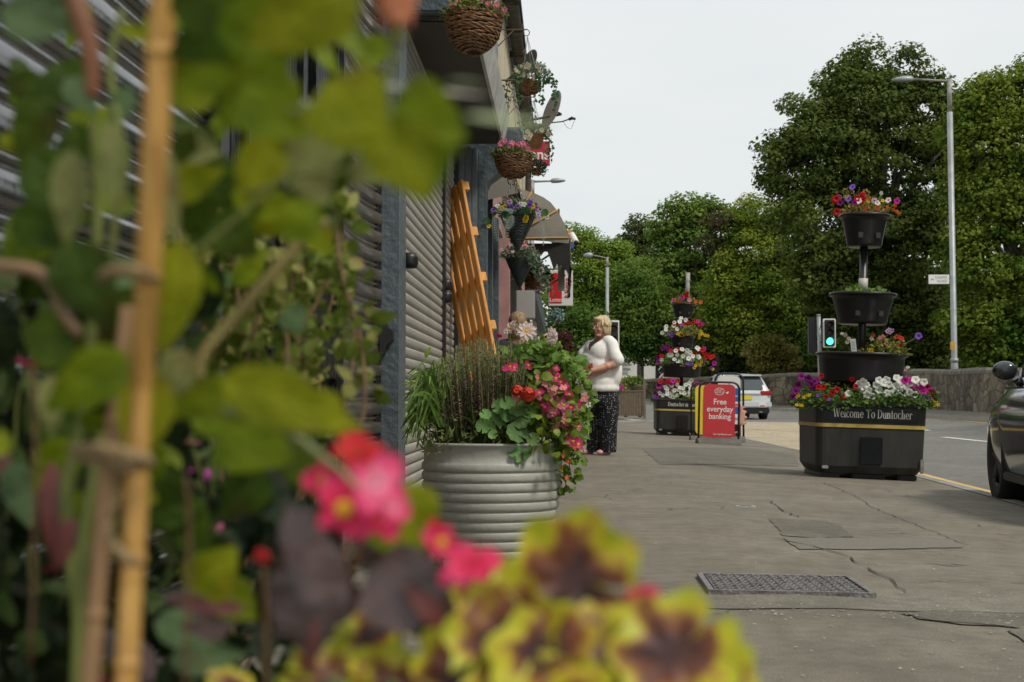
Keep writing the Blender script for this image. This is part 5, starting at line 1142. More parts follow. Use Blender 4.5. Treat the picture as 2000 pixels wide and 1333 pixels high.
def bloommesh(kind, mk):
    if (kind, mk) in BM: return BM[kind, mk]
    b = MB(); rs = random.Random(hash(kind) % 97+3)
    if kind == 'petunia':
        n = 20; vs = [(0, 0, -.35)]; uv = [(0.001, 0)]
        for q, z in ((.18, -.22), (.5, -.02), (.82, .06), (1, .0)):
            for k in range(n):
                a = 2*math.pi*k/n; rr = q*(1+.10*q*q*math.cos(5*a)); vs.append((rr*math.cos(a), rr*math.sin(a), z+.05*q*math.sin(5*a+q*3)+.03*math.sin(11*a)*q)); uv.append((q, k/n))
        fs = [(0, 1+k, 1+(k+1) % n) for k in range(n)]+[(1+i*n+k, 1+(i+1)*n+k, 1+(i+1)*n+(k+1) % n, 1+i*n+(k+1) % n) for i in range(3) for k in range(n)]
        b.add(vs, fs, uv)
    elif kind in ('five', 'begonia', 'pansy', 'dahlia', 'double'):
        specs = {'five': [(5, .95, .62, .15, 0)], 'begonia': [(2, 1.0, .95, .3, 0), (2, .85, .6, .35, math.pi/2)], 'pansy': [(5, .95, .85, .08, 0)], 'dahlia': [(10, 1.0, .46, .12, 0), (9, .86, .42, .32, .3)], 'double': [(7, 1, .6, .1, 0), (6, .75, .5, .4, .4), (5, .5, .4, .8, .1)]}[kind]
        for (n, L, W, cup, a0) in specs:
            for k in range(n):
                a = a0+2*math.pi*k/n+rs.uniform(-.08, .08); d = Vector((math.cos(a), math.sin(a), cup*rs.uniform(.6, 1.3)))
                vs = []; uv = []; m_ = 5; s_ = Vector((-math.sin(a), math.cos(a), 0)); dn = d.normalized(); up = dn.cross(s_)*-1
                if up.z < 0: up = -up
                for i in range(m_+1):
                    t = i/m_; w_ = W*.5*(.28+.72*math.sin(math.pi*min(1, t*.86+.10))**.8)*(1 if t < .99 else .62)
                    for q in (-1, -.5, 0, .5, 1): vs.append(dn*(L*(.08+.92*t)*(1-.04*q*q*t))+s_*(w_*q)+up*(.10*q*q*L-.16*t*t*L+(.02*L*math.sin(6*q) if t > .6 else 0))); uv.append((t, .5+.5*q))
                b.add(vs, [(i*5+j, i*5+j+1, (i+1)*5+j+1, (i+1)*5+j) for i in range(m_) for j in range(4)], uv)
    elif kind == 'head':
        b.ball((0, 0, 0), .55, 12, 8); b.uv = [(.9, .5)]*len(b.v)
        for k in range(26):
            v = Vector((rs.gauss(0, 1), rs.gauss(0, 1), abs(rs.gauss(0, .9)))).normalized(); c = v*.60; _, s, u = basis(v, (0, 1, .1))
            for q in range(5):
                a = 2*math.pi*q/5; dd = s*math.cos(a)+u*math.sin(a)+v*.15; leaf(b, c, dd, v, .42, .36, 'round', 3, .2, -.05)
    elif kind == 'bud':
        b.ball((0, 0, .3), (.5, .5, .9), 10, 7); b.uv = [(.9, .5)]*len(b.v)
    me = bpy.data.meshes.new(kind+'_bloom'); me.from_pydata(b.v, [], b.f); ul = me.uv_layers.new(name='UVMap'); li = np.empty(len(me.loops), dtype=np.int32); me.loops.foreach_get('vertex_index', li)
    ul.data.foreach_set('uv', np.array(b.uv, dtype=np.float32)[li].ravel()); me.polygons.foreach_set('use_smooth', [True]*len(me.polygons)); me.materials.append(PM[mk]); me.update(); BM[kind, mk] = me; return me
m_ctr = pm('flower_centre', (.75, .42, .02), rough=.8, var=.2, vs=90, bump=.5, bs=200)
CTR = None
def bloom(parent, p, nrm, r, kind, mk, centre=None, name='flower'):
    global CTR
    o = bpy.data.objects.new(name, bloommesh(kind, mk)); COL.objects.link(o); o.parent = parent
    q = parent; off = Vector((0, 0, 0))
    while q is not None: off += q.location; q = q.parent
    o.location = Vector(p)-off; qt = Vector(nrm).to_track_quat('Z', 'Y'); e = (qt.to_matrix() @ Matrix.Rotation(random.uniform(0, 6.3), 3, 'Z')).to_euler(); o.rotation_euler = e; o.scale = (r, r, r)
    if centre:
        if CTR is None:
            b = MB(); b.ball((0, 0, .05), (.26, .26, .14), 14, 8); me = bpy.data.meshes.new('centre'); me.from_pydata(b.v, [], b.f); me.materials.append(m_ctr); CTR = me
        c = bpy.data.objects.new('flower_centre', CTR); COL.objects.link(c); c.parent = o
        if centre != True: c.scale = (centre,)*3
    return o
TOCAM = lambda p: (Vector((0, 0, HC))-Vector(p)).normalized()
def lf(name, c, c2=None, isl=.3, tr=.3, rough=.45, hue=.02, vs=30): return pm(name, c, col2=c2 or tuple(x*1.4 for x in c), rough=rough+.1, var=.25, vs=vs, isl=isl, trans=tr, spec=.22, hue=hue)
L_green = lf('petunia_foliage', (.11, .19, .03), (.18, .26, .05)); L_lime = lf('lime_foliage', (.17, .21, .03), (.28, .28, .06)); L_deep = lf('deep_foliage', (.07, .14, .03)); L_ivy = lf('ivy_foliage', (.04, .11, .04), (.09, .20, .08)); L_grey = lf('grey_green_foliage', (.14, .20, .13), (.22, .28, .18)); L_box = lf('boxwood_foliage', (.09, .14, .02), (.22, .25, .05)); L_och = lf('ochre_foliage', (.24, .22, .04), (.34, .22, .06))
def dome(name, label, c, rad, mat_, n, L, W, kind='oval', lo=-.25, cat='flowers', group=None, parent=None, part='foliage', up=.4, stems=0, seed=None):
    """leafy dome centred at c with radii rad; returns the plant thing"""
    if parent is None: parent = thing(name, label, cat, c, group=group)
    b = MB(); c = Vector(c)
    for k in range(n):
        while True:
            v = Vector((random.gauss(0, 1), random.gauss(0, 1), random.gauss(0, 1))).normalized()
            if v.z > lo: break
        q = random.uniform(.35, 1.05)**.6; p = c+Vector((v.x*rad[0], v.y*rad[1], v.z*rad[2]))*q; s_ = random.uniform(.6, 1.3)
        d = (v+rv(.9)+Vector((0, 0, up))).normalized(); leaf(b, p, d, (v+Vector((0, 0, .8))+rv(.5)), L*s_, W*s_, kind, 3, .25, .3)
    b.build(part, mat_, parent); return parent
def blooms_px(parent, lst, d, conv, sizes, kind='petunia', seed=0, jd=.03, centre=None):
    """lst: {colour: [(zx, zy)..]}; conv: zoom -> photo pixels; size in photo pixels"""
    for mk, pts in lst.items():
        for zx, zy in pts:
            px, py = conv(zx, zy); dd = d+random.uniform(-jd, jd); p = P(px, py, dd); sz = sizes.get(mk, sizes['*']) if isinstance(sizes, dict) else sizes; kd = kind.get(mk, kind['*']) if isinstance(kind, dict) else kind
            r = sz*.5*dd/FPX*random.uniform(.9, 1.12); nr = TOCAM(p)+Vector((0, 0, random.uniform(-.1, .5)))+rv(.35); bloom(parent, p, nr, r, kd, mk, centre)
def blooms_back(parent, c, rad, cols, n, r, kind='petunia', lo=-.1):
    c = Vector(c)
    for k in range(n):
        v = Vector((random.gauss(0, 1), abs(random.gauss(0, 1)), random.gauss(0, 1))).normalized()
        v.z = abs(v.z)*.8+lo; bloom(parent, c+Vector((v.x*rad[0], v.y*rad[1], v.z*rad[2]))*1.02, v+Vector((0, 0, .4)), r*random.uniform(.8, 1.1), kind, random.choice(cols))
# ---- flower towers
D1 = Dp(p1); k1_ = S1; cv7 = lambda x, y: (1520+x/4.165, 640+y/4.165); cv6 = lambda x, y: (1520+x/3.703, 340+y/3.703); cv5 = lambda x, y: (1220+x/3.603, 530+y/3.603)
def tp_(T, p, S, z):  # point on the tower's axis
    return p+(Euler(T.rotation_euler).to_matrix() @ Vector((0, 0, z*S)))
G4 = 'summer bedding in the flower towers'
c = tp_(T1, p1, S1, .60)
t = dome('petunia_planting', 'white, magenta, red and purple petunias spilling over the Welcome To Duntocher base', c+Vector((.0, 0, .0)), (.56*S1, .50*S1, .17*S1), L_green, 2300, .045*S1, .028*S1, lo=-.15, group=G4)
b = MB()
for k in range(500):
    a = random.uniform(math.pi, 2*math.pi); e = Vector((max(-1, min(1, 1.35*math.cos(a)))*.5*S1, max(-1, min(1, 1.35*math.sin(a)))*.47*S1, random.uniform(-.05, .10)*S1)); v = Vector((math.cos(a), math.sin(a), .4)); leaf(b, c+e, v+rv(.8), v+Vector((0, 0, .6)), .04*S1, .026*S1, 'oval', 3, .2, .4)
b.build('trailing_foliage', L_deep, t)
fl = dict(purple=[(190, 400), (160, 470), (140, 520), (118, 565), (150, 510), (290, 440), (310, 430), (280, 480), (265, 465), (320, 470), (245, 415)], red=[(350, 395), (325, 487), (368, 487), (480, 507), (440, 533), (525, 555), (383, 570), (600, 422), (630, 480)],
 white=[(570, 540), (655, 465), (690, 445), (720, 470), (700, 490), (735, 515), (690, 545), (720, 545), (765, 560), (800, 468), (820, 430), (880, 430), (900, 465), (820, 510), (885, 535), (965, 410), (995, 430), (960, 475), (1000, 470), (950, 525), (1030, 535), (1035, 475), (1070, 460), (1065, 525), (1110, 545), (1115, 425), (1150, 445), (1185, 445), (860, 450), (985, 515)],
 magenta=[(1030, 430), (1075, 430), (1090, 510), (1170, 495), (1180, 520), (1150, 480), (1240, 520)], darkred=[(1215, 490), (1250, 530)])
blooms_px(t, fl, D1-.47*S1, cv7, {'*': 15, 'magenta': 15, 'white': 15, 'red': 12})
blooms_px(t, dict(yellow=[(150, 565), (165, 555), (150, 630), (175, 630), (195, 635), (225, 560), (250, 550), (210, 570), (1130, 595), (1230, 545), (1260, 600), (1275, 620), (1290, 610), (1250, 590), (1300, 630), (1270, 635)], violet=[(320, 555), (415, 585), (1080, 575), (1135, 570), (1235, 580), (1200, 560)]), D1-.48*S1, cv7, 8, kind='five')
blooms_back(t, c, (.5*S1, .45*S1, .15*S1), ['white', 'red', 'magenta', 'purple'], 20, .032*S1)
c = tp_(T1, p1, S1, .97)
t = dome('geranium_planting', 'mixed pink, red and violet bedding in the widest black pot of the near tower', c+Vector((.17*S1, -.05, .0)), (.20*S1, .26*S1, .16*S1), L_lime, 420, .034*S1, .022*S1, lo=0, group=G4)
b = MB()
for k in range(90): a = random.uniform(0, 6.3); q = c+Vector((math.cos(a)*.3*S1, math.sin(a)*.3*S1, .02)); leaf(b, q, Vector((math.cos(a), math.sin(a), .5))+rv(.5), (0, 0, 1), .04*S1, .025*S1)
b.build('rim_foliage', L_green, t)
b = MB()
for (x, y) in [(905, 40), (1140, 75), (1000, 95), (825, 90), (520, 55), (575, 95)]: q = P(*cv7(x, y), D1-.1); b.tube([Vector((c.x+(q.x-c.x)*.5, q.y, c.z-.02)), q.lerp(c, .2)+Vector((0, 0, -.02)), q], .004, 5)
b.build('stem', L_lime, t)
blooms_px(t, dict(lilac=[(905, 20), (890, 30), (925, 25), (910, 40)], red=[(770, 65), (995, 145)], white=[(760, 90)], pink=[(825, 85), (850, 75), (835, 100), (880, 130)], coral=[(1000, 85), (965, 75), (1010, 100)], violet=[(1140, 70)], yellow=[(755, 185), (990, 190)]), D1-.12*S1, cv7, {'*': 11, 'violet': 15}, kind={'*': 'five', 'violet': 'petunia'})
blooms_px(t, dict(cream=[(520, 50), (545, 62), (575, 92), (590, 108), (560, 120)]), D1-.12*S1, cv7, 9, kind='double')
q = P(*cv7(612, 150), D1-.25*S1); lbl = thing('plant_label', 'pale grey printed plant label card standing in the widest pot', 'label', q); b = MB(); M = Matrix.Translation(q) @ Matrix.Rotation(R(-6), 4, 'Y'); b.box((-.022*S1, -.003, -.06*S1), (.022*S1, .003, .055*S1), M, bev=.002); b.build('card', pm('card_grey', (.5, .5, .5), rough=.5, var=.05), lbl)
b = MB()
for k in range(7): b.box((-.014*S1, -.0045, .035*S1-k*.011*S1), (.014*S1, -.0035, .038*S1-k*.011*S1), M)
b.build('print', pm('print_grey', (.2, .2, .2), var=0), lbl)
c = tp_(T1, p1, S1, 1.45)
t = dome('seedling_planting', 'low plain green seedlings without flowers in the middle black pot', c, (.2*S1, .2*S1, .075*S1), lf('seedling_leaves', (.10, .20, .03), (.18, .30, .06)), 130, .05*S1, .032*S1, lo=.1, group=G4, up=.8)
c = tp_(T1, p1, S1, 2.11)
t = dome('annual_planting', 'bright red, orange and violet annuals crowning the near flower tower', c, (.19*S1, .17*S1, .14*S1), L_och, 560, .03*S1, .02*S1, lo=-.05, group=G4, up=.7)
b = MB()
for (x, y) in [(535, 95), (465, 130), (640, 150), (745, 140), (858, 198), (595, 160)]: q = P(*cv6(x, y), D1-.05); b.tube([Vector((c.x+(q.x-c.x)*.5, q.y, c.z)), q], .003, 5)
for (x, y) in [(465, 130), (620, 140)]:
    q = P(*cv6(x, y), D1-.1)
    for k in range(26): f = k/26; leaf(b, q+Vector((.05*math.sin(f*2.5), 0, .02-.11*f+.05*math.sin(f*3.1))), rv(1), (0, -1, .3), .022, .015, 'oval', 2)
b.build('stem', L_och, t)
blooms_px(t, dict(red=[(420, 180), (425, 275), (600, 165), (570, 175), (615, 150), (410, 190), (610, 185)], purple=[(445, 210), (440, 165), (550, 210)], violet=[(535, 95), (505, 180)], blush=[(695, 195), (718, 210), (795, 190), (580, 195)], white=[(745, 140)], magenta=[(858, 198)]), D1-.14*S1, cv6, {'*': 12, 'red': 14, 'white': 9})
blooms_px(t, dict(orange=[(845, 230), (860, 270), (835, 260), (870, 285), (790, 240), (715, 245), (660, 180)], yellow=[(755, 195), (495, 165), (650, 200)], coral=[(630, 250), (720, 250)]), D1-.16*S1, cv6, 9, kind='five')
D2 = Dp(p2)
def tier2(z, rad, n, L, lab, fl, sizes, mat_=L_green, lo=-.2, nb=10, name='petunia_planting'):
    c = tp_(T2, p2, S2, z); t = dome(name, lab, c, tuple(r*S2 for r in rad), mat_, n, L*S2, L*.6*S2, lo=lo, group=G4)
    blooms_px(t, fl, D2-rad[1]*S2*.95, cv5, sizes, kind={'*': 'petunia', 'yellow': 'five', 'violet': 'five'}, jd=.05); blooms_back(t, c, tuple(r*S2 for r in rad), ['white', 'red', 'magenta'], nb, .035*S2)
tier2(.60, (.52, .45, .20), 1100, .05, 'white and purple petunias over the base of the far flower tower', dict(magenta=[(340, 775), (505, 790), (330, 790), (240, 815)], purple=[(240, 800), (265, 830), (215, 860), (225, 872), (255, 815), (500, 805)], red=[(280, 770), (250, 780), (375, 770), (300, 780), (310, 768)], white=[(285, 820), (300, 830), (330, 805), (370, 800), (350, 840), (330, 860), (380, 835), (400, 855), (270, 875), (245, 860), (300, 850), (340, 890), (370, 875), (410, 825), (430, 800), (420, 860), (440, 872), (390, 820), (470, 770), (455, 790), (460, 850), (465, 820), (300, 866), (320, 880)], yellow=[(460, 885), (470, 893), (450, 880)], violet=[(210, 885), (225, 890)]), {'*': 8.5, 'yellow': 7})
tier2(1.20, (.42, .36, .17), 800, .05, 'dense white, red and yellow petunias in the largest pot of the far tower', dict(purple=[(300, 530), (265, 545), (235, 605), (235, 640), (310, 555), (290, 540)], red=[(260, 595), (370, 550), (325, 560), (490, 580), (560, 575), (590, 590), (605, 610), (620, 600), (545, 555), (575, 605)], white=[(405, 550), (360, 560), (330, 590), (315, 590), (370, 590), (350, 620), (375, 635), (395, 630), (440, 560), (435, 590), (460, 575), (480, 600), (450, 615), (475, 625), (520, 548), (510, 540), (520, 605), (410, 600), (260, 625), (400, 655)], violet=[(455, 660), (470, 655), (440, 650), (610, 680)], yellow=[(510, 650), (530, 660), (490, 680), (540, 640), (420, 660), (620, 690), (500, 665)], magenta=[(630, 650), (560, 545)]), {'*': 9, 'yellow': 8, 'violet': 8})
tier2(1.69, (.32, .26, .15), 520, .045, 'red, white and yellow bedding in the second highest pot of the far tower', dict(white=[(292, 390), (290, 412), (265, 435), (345, 385), (350, 362), (398, 330), (430, 345), (370, 408), (388, 355)], red=[(350, 372), (430, 370), (500, 350), (480, 365), (530, 375), (450, 360)], magenta=[(515, 355), (548, 372), (400, 375)], yellow=[(375, 440), (400, 430), (440, 440), (525, 470), (545, 440), (565, 450), (585, 455), (540, 425), (410, 450), (390, 450), (530, 450)], violet=[(330, 455), (345, 440), (310, 435)]), {'*': 8, 'yellow': 8}, mat_=L_lime, nb=6)
tier2(2.21, (.21, .19, .11), 240, .04, 'small pink and orange bedding in the topmost pot of the far tower', dict(magenta=[(400, 180), (345, 205), (408, 190)], pink=[(455, 205)], red=[(440, 155), (435, 175)], orange=[(385, 215), (500, 215), (535, 218)]), {'*': 7.5}, mat_=L_och, lo=0, nb=2)
# white petunias and tiny plants behind: trough greenery, pink flowers and box by the wall
q = P(1237, 752, 50.4); t = dome('shrub_planting', 'green and yellow leafy plants with pink blooms in the plank planter', q, (.42, .22, .28), L_green, 260, .12, .08, lo=-.1)
b = MB()
for k in range(60): leaf(b, q+Vector((-.3+random.uniform(-.12, .12), -.15, random.uniform(-.2, .12))), rv(1), (0, -1, .4), .12, .08)
b.build('lime_foliage', L_lime, t)
for k in range(5): bloom(t, P(1216+random.uniform(-4, 4), 758+random.uniform(-4, 5), 50.1), (0, -1, .4), .06, 'five', 'magenta')
q = P(1768, 725, 15.5)
# ---- hanging baskets along the shop fronts
m_wick = pm('rattan', (.16, .075, .032), col2=(.30, .16, .07), rough=.65, var=.4, vs=40, bump=.4, bs=80)
m_wick2 = pm('dark_green_wicker', (.045, .06, .055), col2=(.09, .115, .11), rough=.6, var=.3, vs=50, bump=.5, bs=90, stretch=(1, 1, 4))
m_cn = pm('chain_steel', (.35, .34, .32), rough=.4, metal=.7, var=.1)
m_iron2 = pm('rusty_bracket', (.10, .06, .045), rough=.7, metal=.3, var=.3)
def chain(t, a, c_, m=m_cn, link_=.022, w_=.005):
    b = MB(); a = Vector(a); c_ = Vector(c_); n = max(3, int((c_-a).length/link_)); d, s, u = basis(c_-a)
    for k in range(n):
        q = a.lerp(c_, (k+.5)/n); ax = s if k % 2 else u; L = (c_-a).length/n*.62
        b.tube([q+d*L*math.cos(x)+ax*w_*math.sin(x) for x in np.linspace(0, 2*math.pi, 9)], .0016, 4, cap=False)
    b.build('chain', m, t)
def basket_shape(kind, t, c, r, h):
    b = MB(); c = Vector(c)
    if kind == 'rattan':
        N = 15; rim = h*.5
        for k in range(N):
            f = k/(N-1); z = rim-h*f; rr = r*math.sqrt(max(.04, 1-(f*.93)**2.3)); ph = random.uniform(0, 6.3)
            for s_ in (0, 1):
                pts = [c+Vector(((rr+.0035*math.sin(a*9+ph+s_*3.1))*math.cos(a), (rr+.0035*math.sin(a*9+ph+s_*3.1))*math.sin(a), z+.004*math.sin(a*3+ph)+.0035*math.cos(a*9+ph+s_*3.1))) for a in np.linspace(0, 2*math.pi, 64)]
                b.tube(pts, h/N*.42, 6, cap=False)
        b.build('woven_bowl', m_wick, t)
        b = MB(); b.lathe(c, [(.001, -h*.5+.006)]+[(r*.95*math.sqrt(max(0, 1-(f*.93)**2.3)), rim-h*f) for f in np.linspace(1, 0, 8)], 24, cap=False); b.build('liner', pm('dark_liner', (.03, .018, .01), rough=.9), t)
    elif kind == 'cone':
        N = 26
        for k in range(N):
            f = k/(N-1); z = h*.5-h*f; rr = r*(1-f)**.92+.004; ph = random.uniform(0, 6)
            b.tube([c+Vector(((rr+.002*math.sin(a*12+k*math.pi))*math.cos(a), (rr+.002*math.sin(a*12+k*math.pi))*math.sin(a), z)) for a in np.linspace(0, 2*math.pi, 48)], h/N*.5, 5, cap=False)
        b.tube([c+Vector((0, 0, -h*.5)), c+Vector((0, 0, -h*.56))], [.006, .002], 6)
        b.build('woven_cone', m_wick2, t); b = MB(); b.lathe(c, [(.002, -h*.5), (r*.93, h*.48), (.001, h*.42)], 20, cap=False); b.build('liner', pm('black_liner', (.012, .014, .013), rough=.9), t)
    else:
        b.lathe(c, [(.001, -h*.5), (r*.55, -h*.48), (r*.86, -h*.1), (r, h*.4), (r*1.04, h*.44), (r*1.04, h*.5), (r*.95, h*.5), (r*.9, h*.3)], 28, cap=False)
        for k in range(7): rr = r*(.6+.4*(k/7)); b.lathe(c, [(rr*.99, -h*.42+h*.12*k), (rr*1.045, -h*.39+h*.12*k), (rr*1.0, -h*.36+h*.12*k)], 28, cap=False)
        b.build('bowl', pm('terracotta_bowl', (.22, .09, .04), rough=.6, var=.15), t)
def bracket(tip, label):
    t = thing('basket_bracket', label, 'bracket', (XF, tip.y, tip.z), group='iron brackets for the hanging baskets'); b = MB(); x = XF
    b.tube([(x, tip.y, tip.z), tip], .006, 6); b.tube([(x, tip.y, tip.z-.22), Vector((x+(tip.x-x)*.62, tip.y, tip.z-.005))], .005, 6)
    b.tube([tip+Vector((-.01+.03*math.sin(a), 0, -.03+.03*math.cos(a))) for a in np.linspace(0, 5.2, 14)], .004, 5); b.box((x-.004, tip.y-.015, tip.z-.24), (x+.006, tip.y+.015, tip.z+.02)); b.build('arm', m_iron2, t); return t
GB = 'hanging baskets along the shop fronts'
def hb(label, px, py, d, wpx, hpx, kind, chain_to=None):
    c = P(px, py, d); t = thing('hanging_basket', label, 'hanging basket', c, group=GB); r = wpx*.5*d/FPX; h = hpx*d/FPX; basket_shape(kind, t, c, r, h)
    if chain_to is not None:
        top = P(px if len(chain_to) == 1 else chain_to[0], chain_to[-1], d)
        for a in (R(200), R(320), R(80)): chain(t, c+Vector((r*math.cos(a), r*math.sin(a), h*.5)), top)
    return t, c, r, h
def planted(t, c, r, h, mat_, n, L, rad=(1.15, 1.15, .55), lo=-.1, up=.6, part='foliage', kind='oval', W=None, off=(0, 0, 0)):
    dome(None, None, Vector(c)+Vector((0, 0, h*.5))+Vector(off), (r*rad[0], r*rad[1], r*rad[2]), mat_, n, L, W or L*.6, kind, lo=lo, parent=t, up=up, part=part)
# 1, 2: rattan bowls with box and pink roses
for (lab, px, py, d, w_, h_, fl) in [('larger looking rattan basket of box leaves and pink roses at the top of the picture', 925, 67, 5.9, 110, 70, [(883, 12), (895, 3), (953, 8), (970, 10), (940, 0), (920, 18), (905, -8), (985, 20), (960, -4)]), ('rattan basket of box leaves and pink roses below the blue corbel', 1003, 327, 9.1, 72, 40, [(978, 282), (997, 287), (1013, 283), (1020, 281), (1000, 280), (1030, 292), (985, 276)])]:
    t, c, r, h = hb(lab, px, py, d, w_, h_, 'rattan', chain_to=None)
    planted(t, c, r, h, L_box, 900, .017 if d < 7 else .02, rad=(1.18, 1.18, .62), lo=-.12, W=.013)
    cc = c+Vector((0, 0, h*.5))
    for (x, y) in fl: bloom(t, P(x, y, d-r*.8), TOCAM(c)+Vector((0, 0, .3))+rv(.3), 7*d/FPX, 'double', 'pink')
    for k in range(10): bloom(t, cc+Vector((random.uniform(-r, r)*.8, random.uniform(0, r), r*.5)), (0, 0, 1), 7*d/FPX, 'double', 'pink')
    for a in (R(200), R(320), R(80)): chain(t, cc+Vector((r*math.cos(a), r*math.sin(a), 0)), cc+Vector((0, 0, .45)))
    bracket(cc+Vector((0.01, 0, .50)), 'iron bracket holding the '+('top rattan basket' if d < 7 else 'second rattan basket below the corbel'))
def ivy(t, pts, n, L, mat_=None, part='trailing_ivy', sp=.02):
    b = MB()
    for ln in pts:
        ln = dens(ln, 5); b.tube(ln, .0015, 4)
        for k in range(n):
            q = ln[int(random.uniform(0, len(ln)-1))]+rv(sp); leaf(b, q, rv(1)+Vector((0, 0, -.3)), TOCAM(q)+rv(.5), L*random.uniform(.7, 1.2), L*.95, 'ivy', 5, .15, .15)
    b.build(part, mat_ or L_ivy, t)
def drops(c, r, h, n, lens):
    out = []
    for k in range(n):
        a = random.uniform(0, 6.3); p0 = Vector(c)+Vector((r*math.cos(a)*.9, r*math.sin(a)*.9, h*.5)); o = Vector((math.cos(a), math.sin(a), 0)); L = random.uniform(*lens)
        out.append([p0, p0+o*r*.5+Vector((0, 0, .02)), p0+o*r*.75+Vector((0, 0, -L*.5)), p0+o*r*.65+Vector((0, 0, -L))])
    return out
t, c, r, h = hb('ivy and white flower basket hanging high from a curled bracket by the gutter', 1038, 172, 13, 38, 24, 'rattan', chain_to=(1030, 72))
planted(t, c, r, h, L_grey, 700, .035, rad=(2.0, 1.9, 1.5), lo=-.1, W=.014, off=(-.0, 0, .04)); ivy(t, drops(c, r*1.6, h, 9, (.12, .3)), 26, .036)
for k in range(26): bloom(t, P(random.gauss(1037, 13), random.gauss(136, 8), 12.8), TOCAM(c)+rv(.4), .018, 'five', 'cream')
bracket(P(1030, 58, 13), 'iron bracket with a curled hook high on the cream wall')
t, c, r, h = hb('brown ribbed bowl of trailing ivy in front of the crimson sign', 1046, 277, 17, 34, 30, 'bowl', chain_to=(1043, 196))
planted(t, c, r, h, L_grey, 420, .05, rad=(1.7, 1.6, 1.0), lo=-.1, W=.025); ivy(t, drops(c, r*1.2, h, 7, (.15, .4)), 22, .04)
for (x, y) in [(1030, 258), (1036, 264), (1026, 268), (1071, 262), (1058, 255), (1033, 270)]: bloom(t, P(x, y, 16.6), TOCAM(c)+rv(.3), .035, 'double', 'cream')
bracket(P(1043, 190, 17), 'iron bracket above the brown ribbed bowl')
t, c, r, h = hb('dark round ball of foliage hanging under the crimson sign', 1049, 336, 18.4, 22, 14, 'bowl', chain_to=(1049, 300))
planted(t, c, r, h, lf('dark_ball_leaves', (.03, .05, .03)), 420, .045, rad=(1.7, 1.7, 1.5), lo=-.9, W=.02)
# cones
t, c, r, h = hb('upper green wicker cone of pansies and silvery ferns', 1011, 454, 9.9, 70, 72, 'cone', chain_to=(1003, 350)); TC1 = t
planted(t, c, r, h, L_grey, 420, .035, rad=(1.2, 1.1, .75), lo=0, W=.012, up=.9); planted(t, c, r, h, L_deep, 260, .035, rad=(1.35, 1.2, .55), lo=-.3, part='leaf_collar')
cv2 = lambda x, y: (840+x/3.703, 330+y/3.703)
blooms_px(t, dict(white=[(490, 270), (505, 285), (680, 258), (545, 362), (845, 350), (655, 255)], violet=[(635, 270), (590, 275), (560, 285), (725, 245), (455, 300), (720, 260)], lilac=[(770, 280), (780, 310), (575, 240), (785, 330)], yellow=[(520, 285), (740, 270), (695, 355), (425, 415), (690, 370), (540, 275)]), 9.7, cv2, 12, kind='pansy')
b = MB()
def fern(b, pts, w_):
    ln = dens([Vector(p) for p in pts], 6); b.tube(ln, .0018, 4)
    for i in range(1, len(ln)):
        f = i/len(ln); d_ = (ln[i]-ln[i-1]).normalized(); s = d_.cross(TOCAM(ln[i])).normalized()
        for sg in (-1, 1): leaf(b, ln[i], s*sg+d_*.5, TOCAM(ln[i]), w_*(math.sin(math.pi*min(1, f*.9+.12))**.7), .006, 'lance', 3, .1, .1)
Fp = lambda lst, d: [P(*cv2(*q), d) for q in lst]
fern(b, Fp([(560, 300), (520, 330), (545, 420), (540, 515)], 9.62), .045); fern(b, Fp([(590, 330), (580, 380), (560, 430)], 9.6), .04); fern(b, Fp([(780, 320), (800, 380), (820, 470), (818, 555)], 9.65), .02); fern(b, Fp([(470, 340), (465, 420), (490, 520)], 9.68), .03)
fern(b, Fp([(600, 300), (570, 310), (540, 300)], 9.6), .035)
b.build('fern_frond', pm('silver_fern', (.36, .44, .40), rough=.6, var=.1, trans=.2), t)
b = MB()
for (x, y) in [(410, 382), (830, 318), (695, 308), (545, 330), (575, 350)]: q = P(*cv2(x, y), 9.6); disc(b, q, TOCAM(q)+rv(.3), .026, 3, .03, .15, 14, notch=False, rings=(.5, 1))
b.build('round_leaf', L_ivy, t)
bracket(P(1003, 345, 9.9), 'iron bracket over the upper wicker cone')
t, c, r, h = hb('lower green wicker cone with pale pink flowers and trailing foliage', 1015, 534, 12.9, 54, 58, 'cone', chain_to=(1010, 470))
planted(t, c, r, h, L_grey, 900, .035, rad=(1.35, 1.3, 1.0), lo=0, W=.017); ivy(t, [[P(1045, 500, 12.8), P(1058, 515, 12.7), P(1068, 545, 12.7), P(1072, 572, 12.7)], [P(1040, 505, 12.7), P(1052, 530, 12.7), P(1060, 560, 12.7)], [P(1035, 500, 12.7), P(1048, 515, 12.7), P(1055, 540, 12.7)]], 110, .03, L_grey, 'trailing_foliage', .045)
blooms_px(t, dict(pink=[(680, 525), (690, 550), (560, 590), (675, 560), (700, 560)], blush=[(520, 585), (745, 552), (660, 575), (580, 550), (810, 720), (815, 735), (600, 600)]), 12.7, cv2, 8, kind='five')
t, c, r, h = hb('dark basket of fuchsias hanging behind the lower cone', 1048, 553, 16.3, 44, 26, 'bowl', chain_to=(1048, 505))
planted(t, c, r, h, L_deep, 500, .05, rad=(1.25, 1.2, 1.1), lo=-.9); blooms_px(t, dict(pink=[(810, 820), (825, 825), (780, 860), (770, 895)], hot=[(800, 810), (790, 900), (840, 840), (815, 880)]), 16.0, cv2, 7, kind='five')
t, c, r, h = hb('small blue-green hanging plant under the white Lotto sign', 1090, 625, 27, 14, 14, 'bowl', chain_to=(1090, 606))
planted(t, c, r, h, pm('blue_green_leaves', (.20, .32, .30), rough=.5, var=.3, isl=.2), 320, .05, rad=(1.9, 1.8, 1.9), lo=-.9)
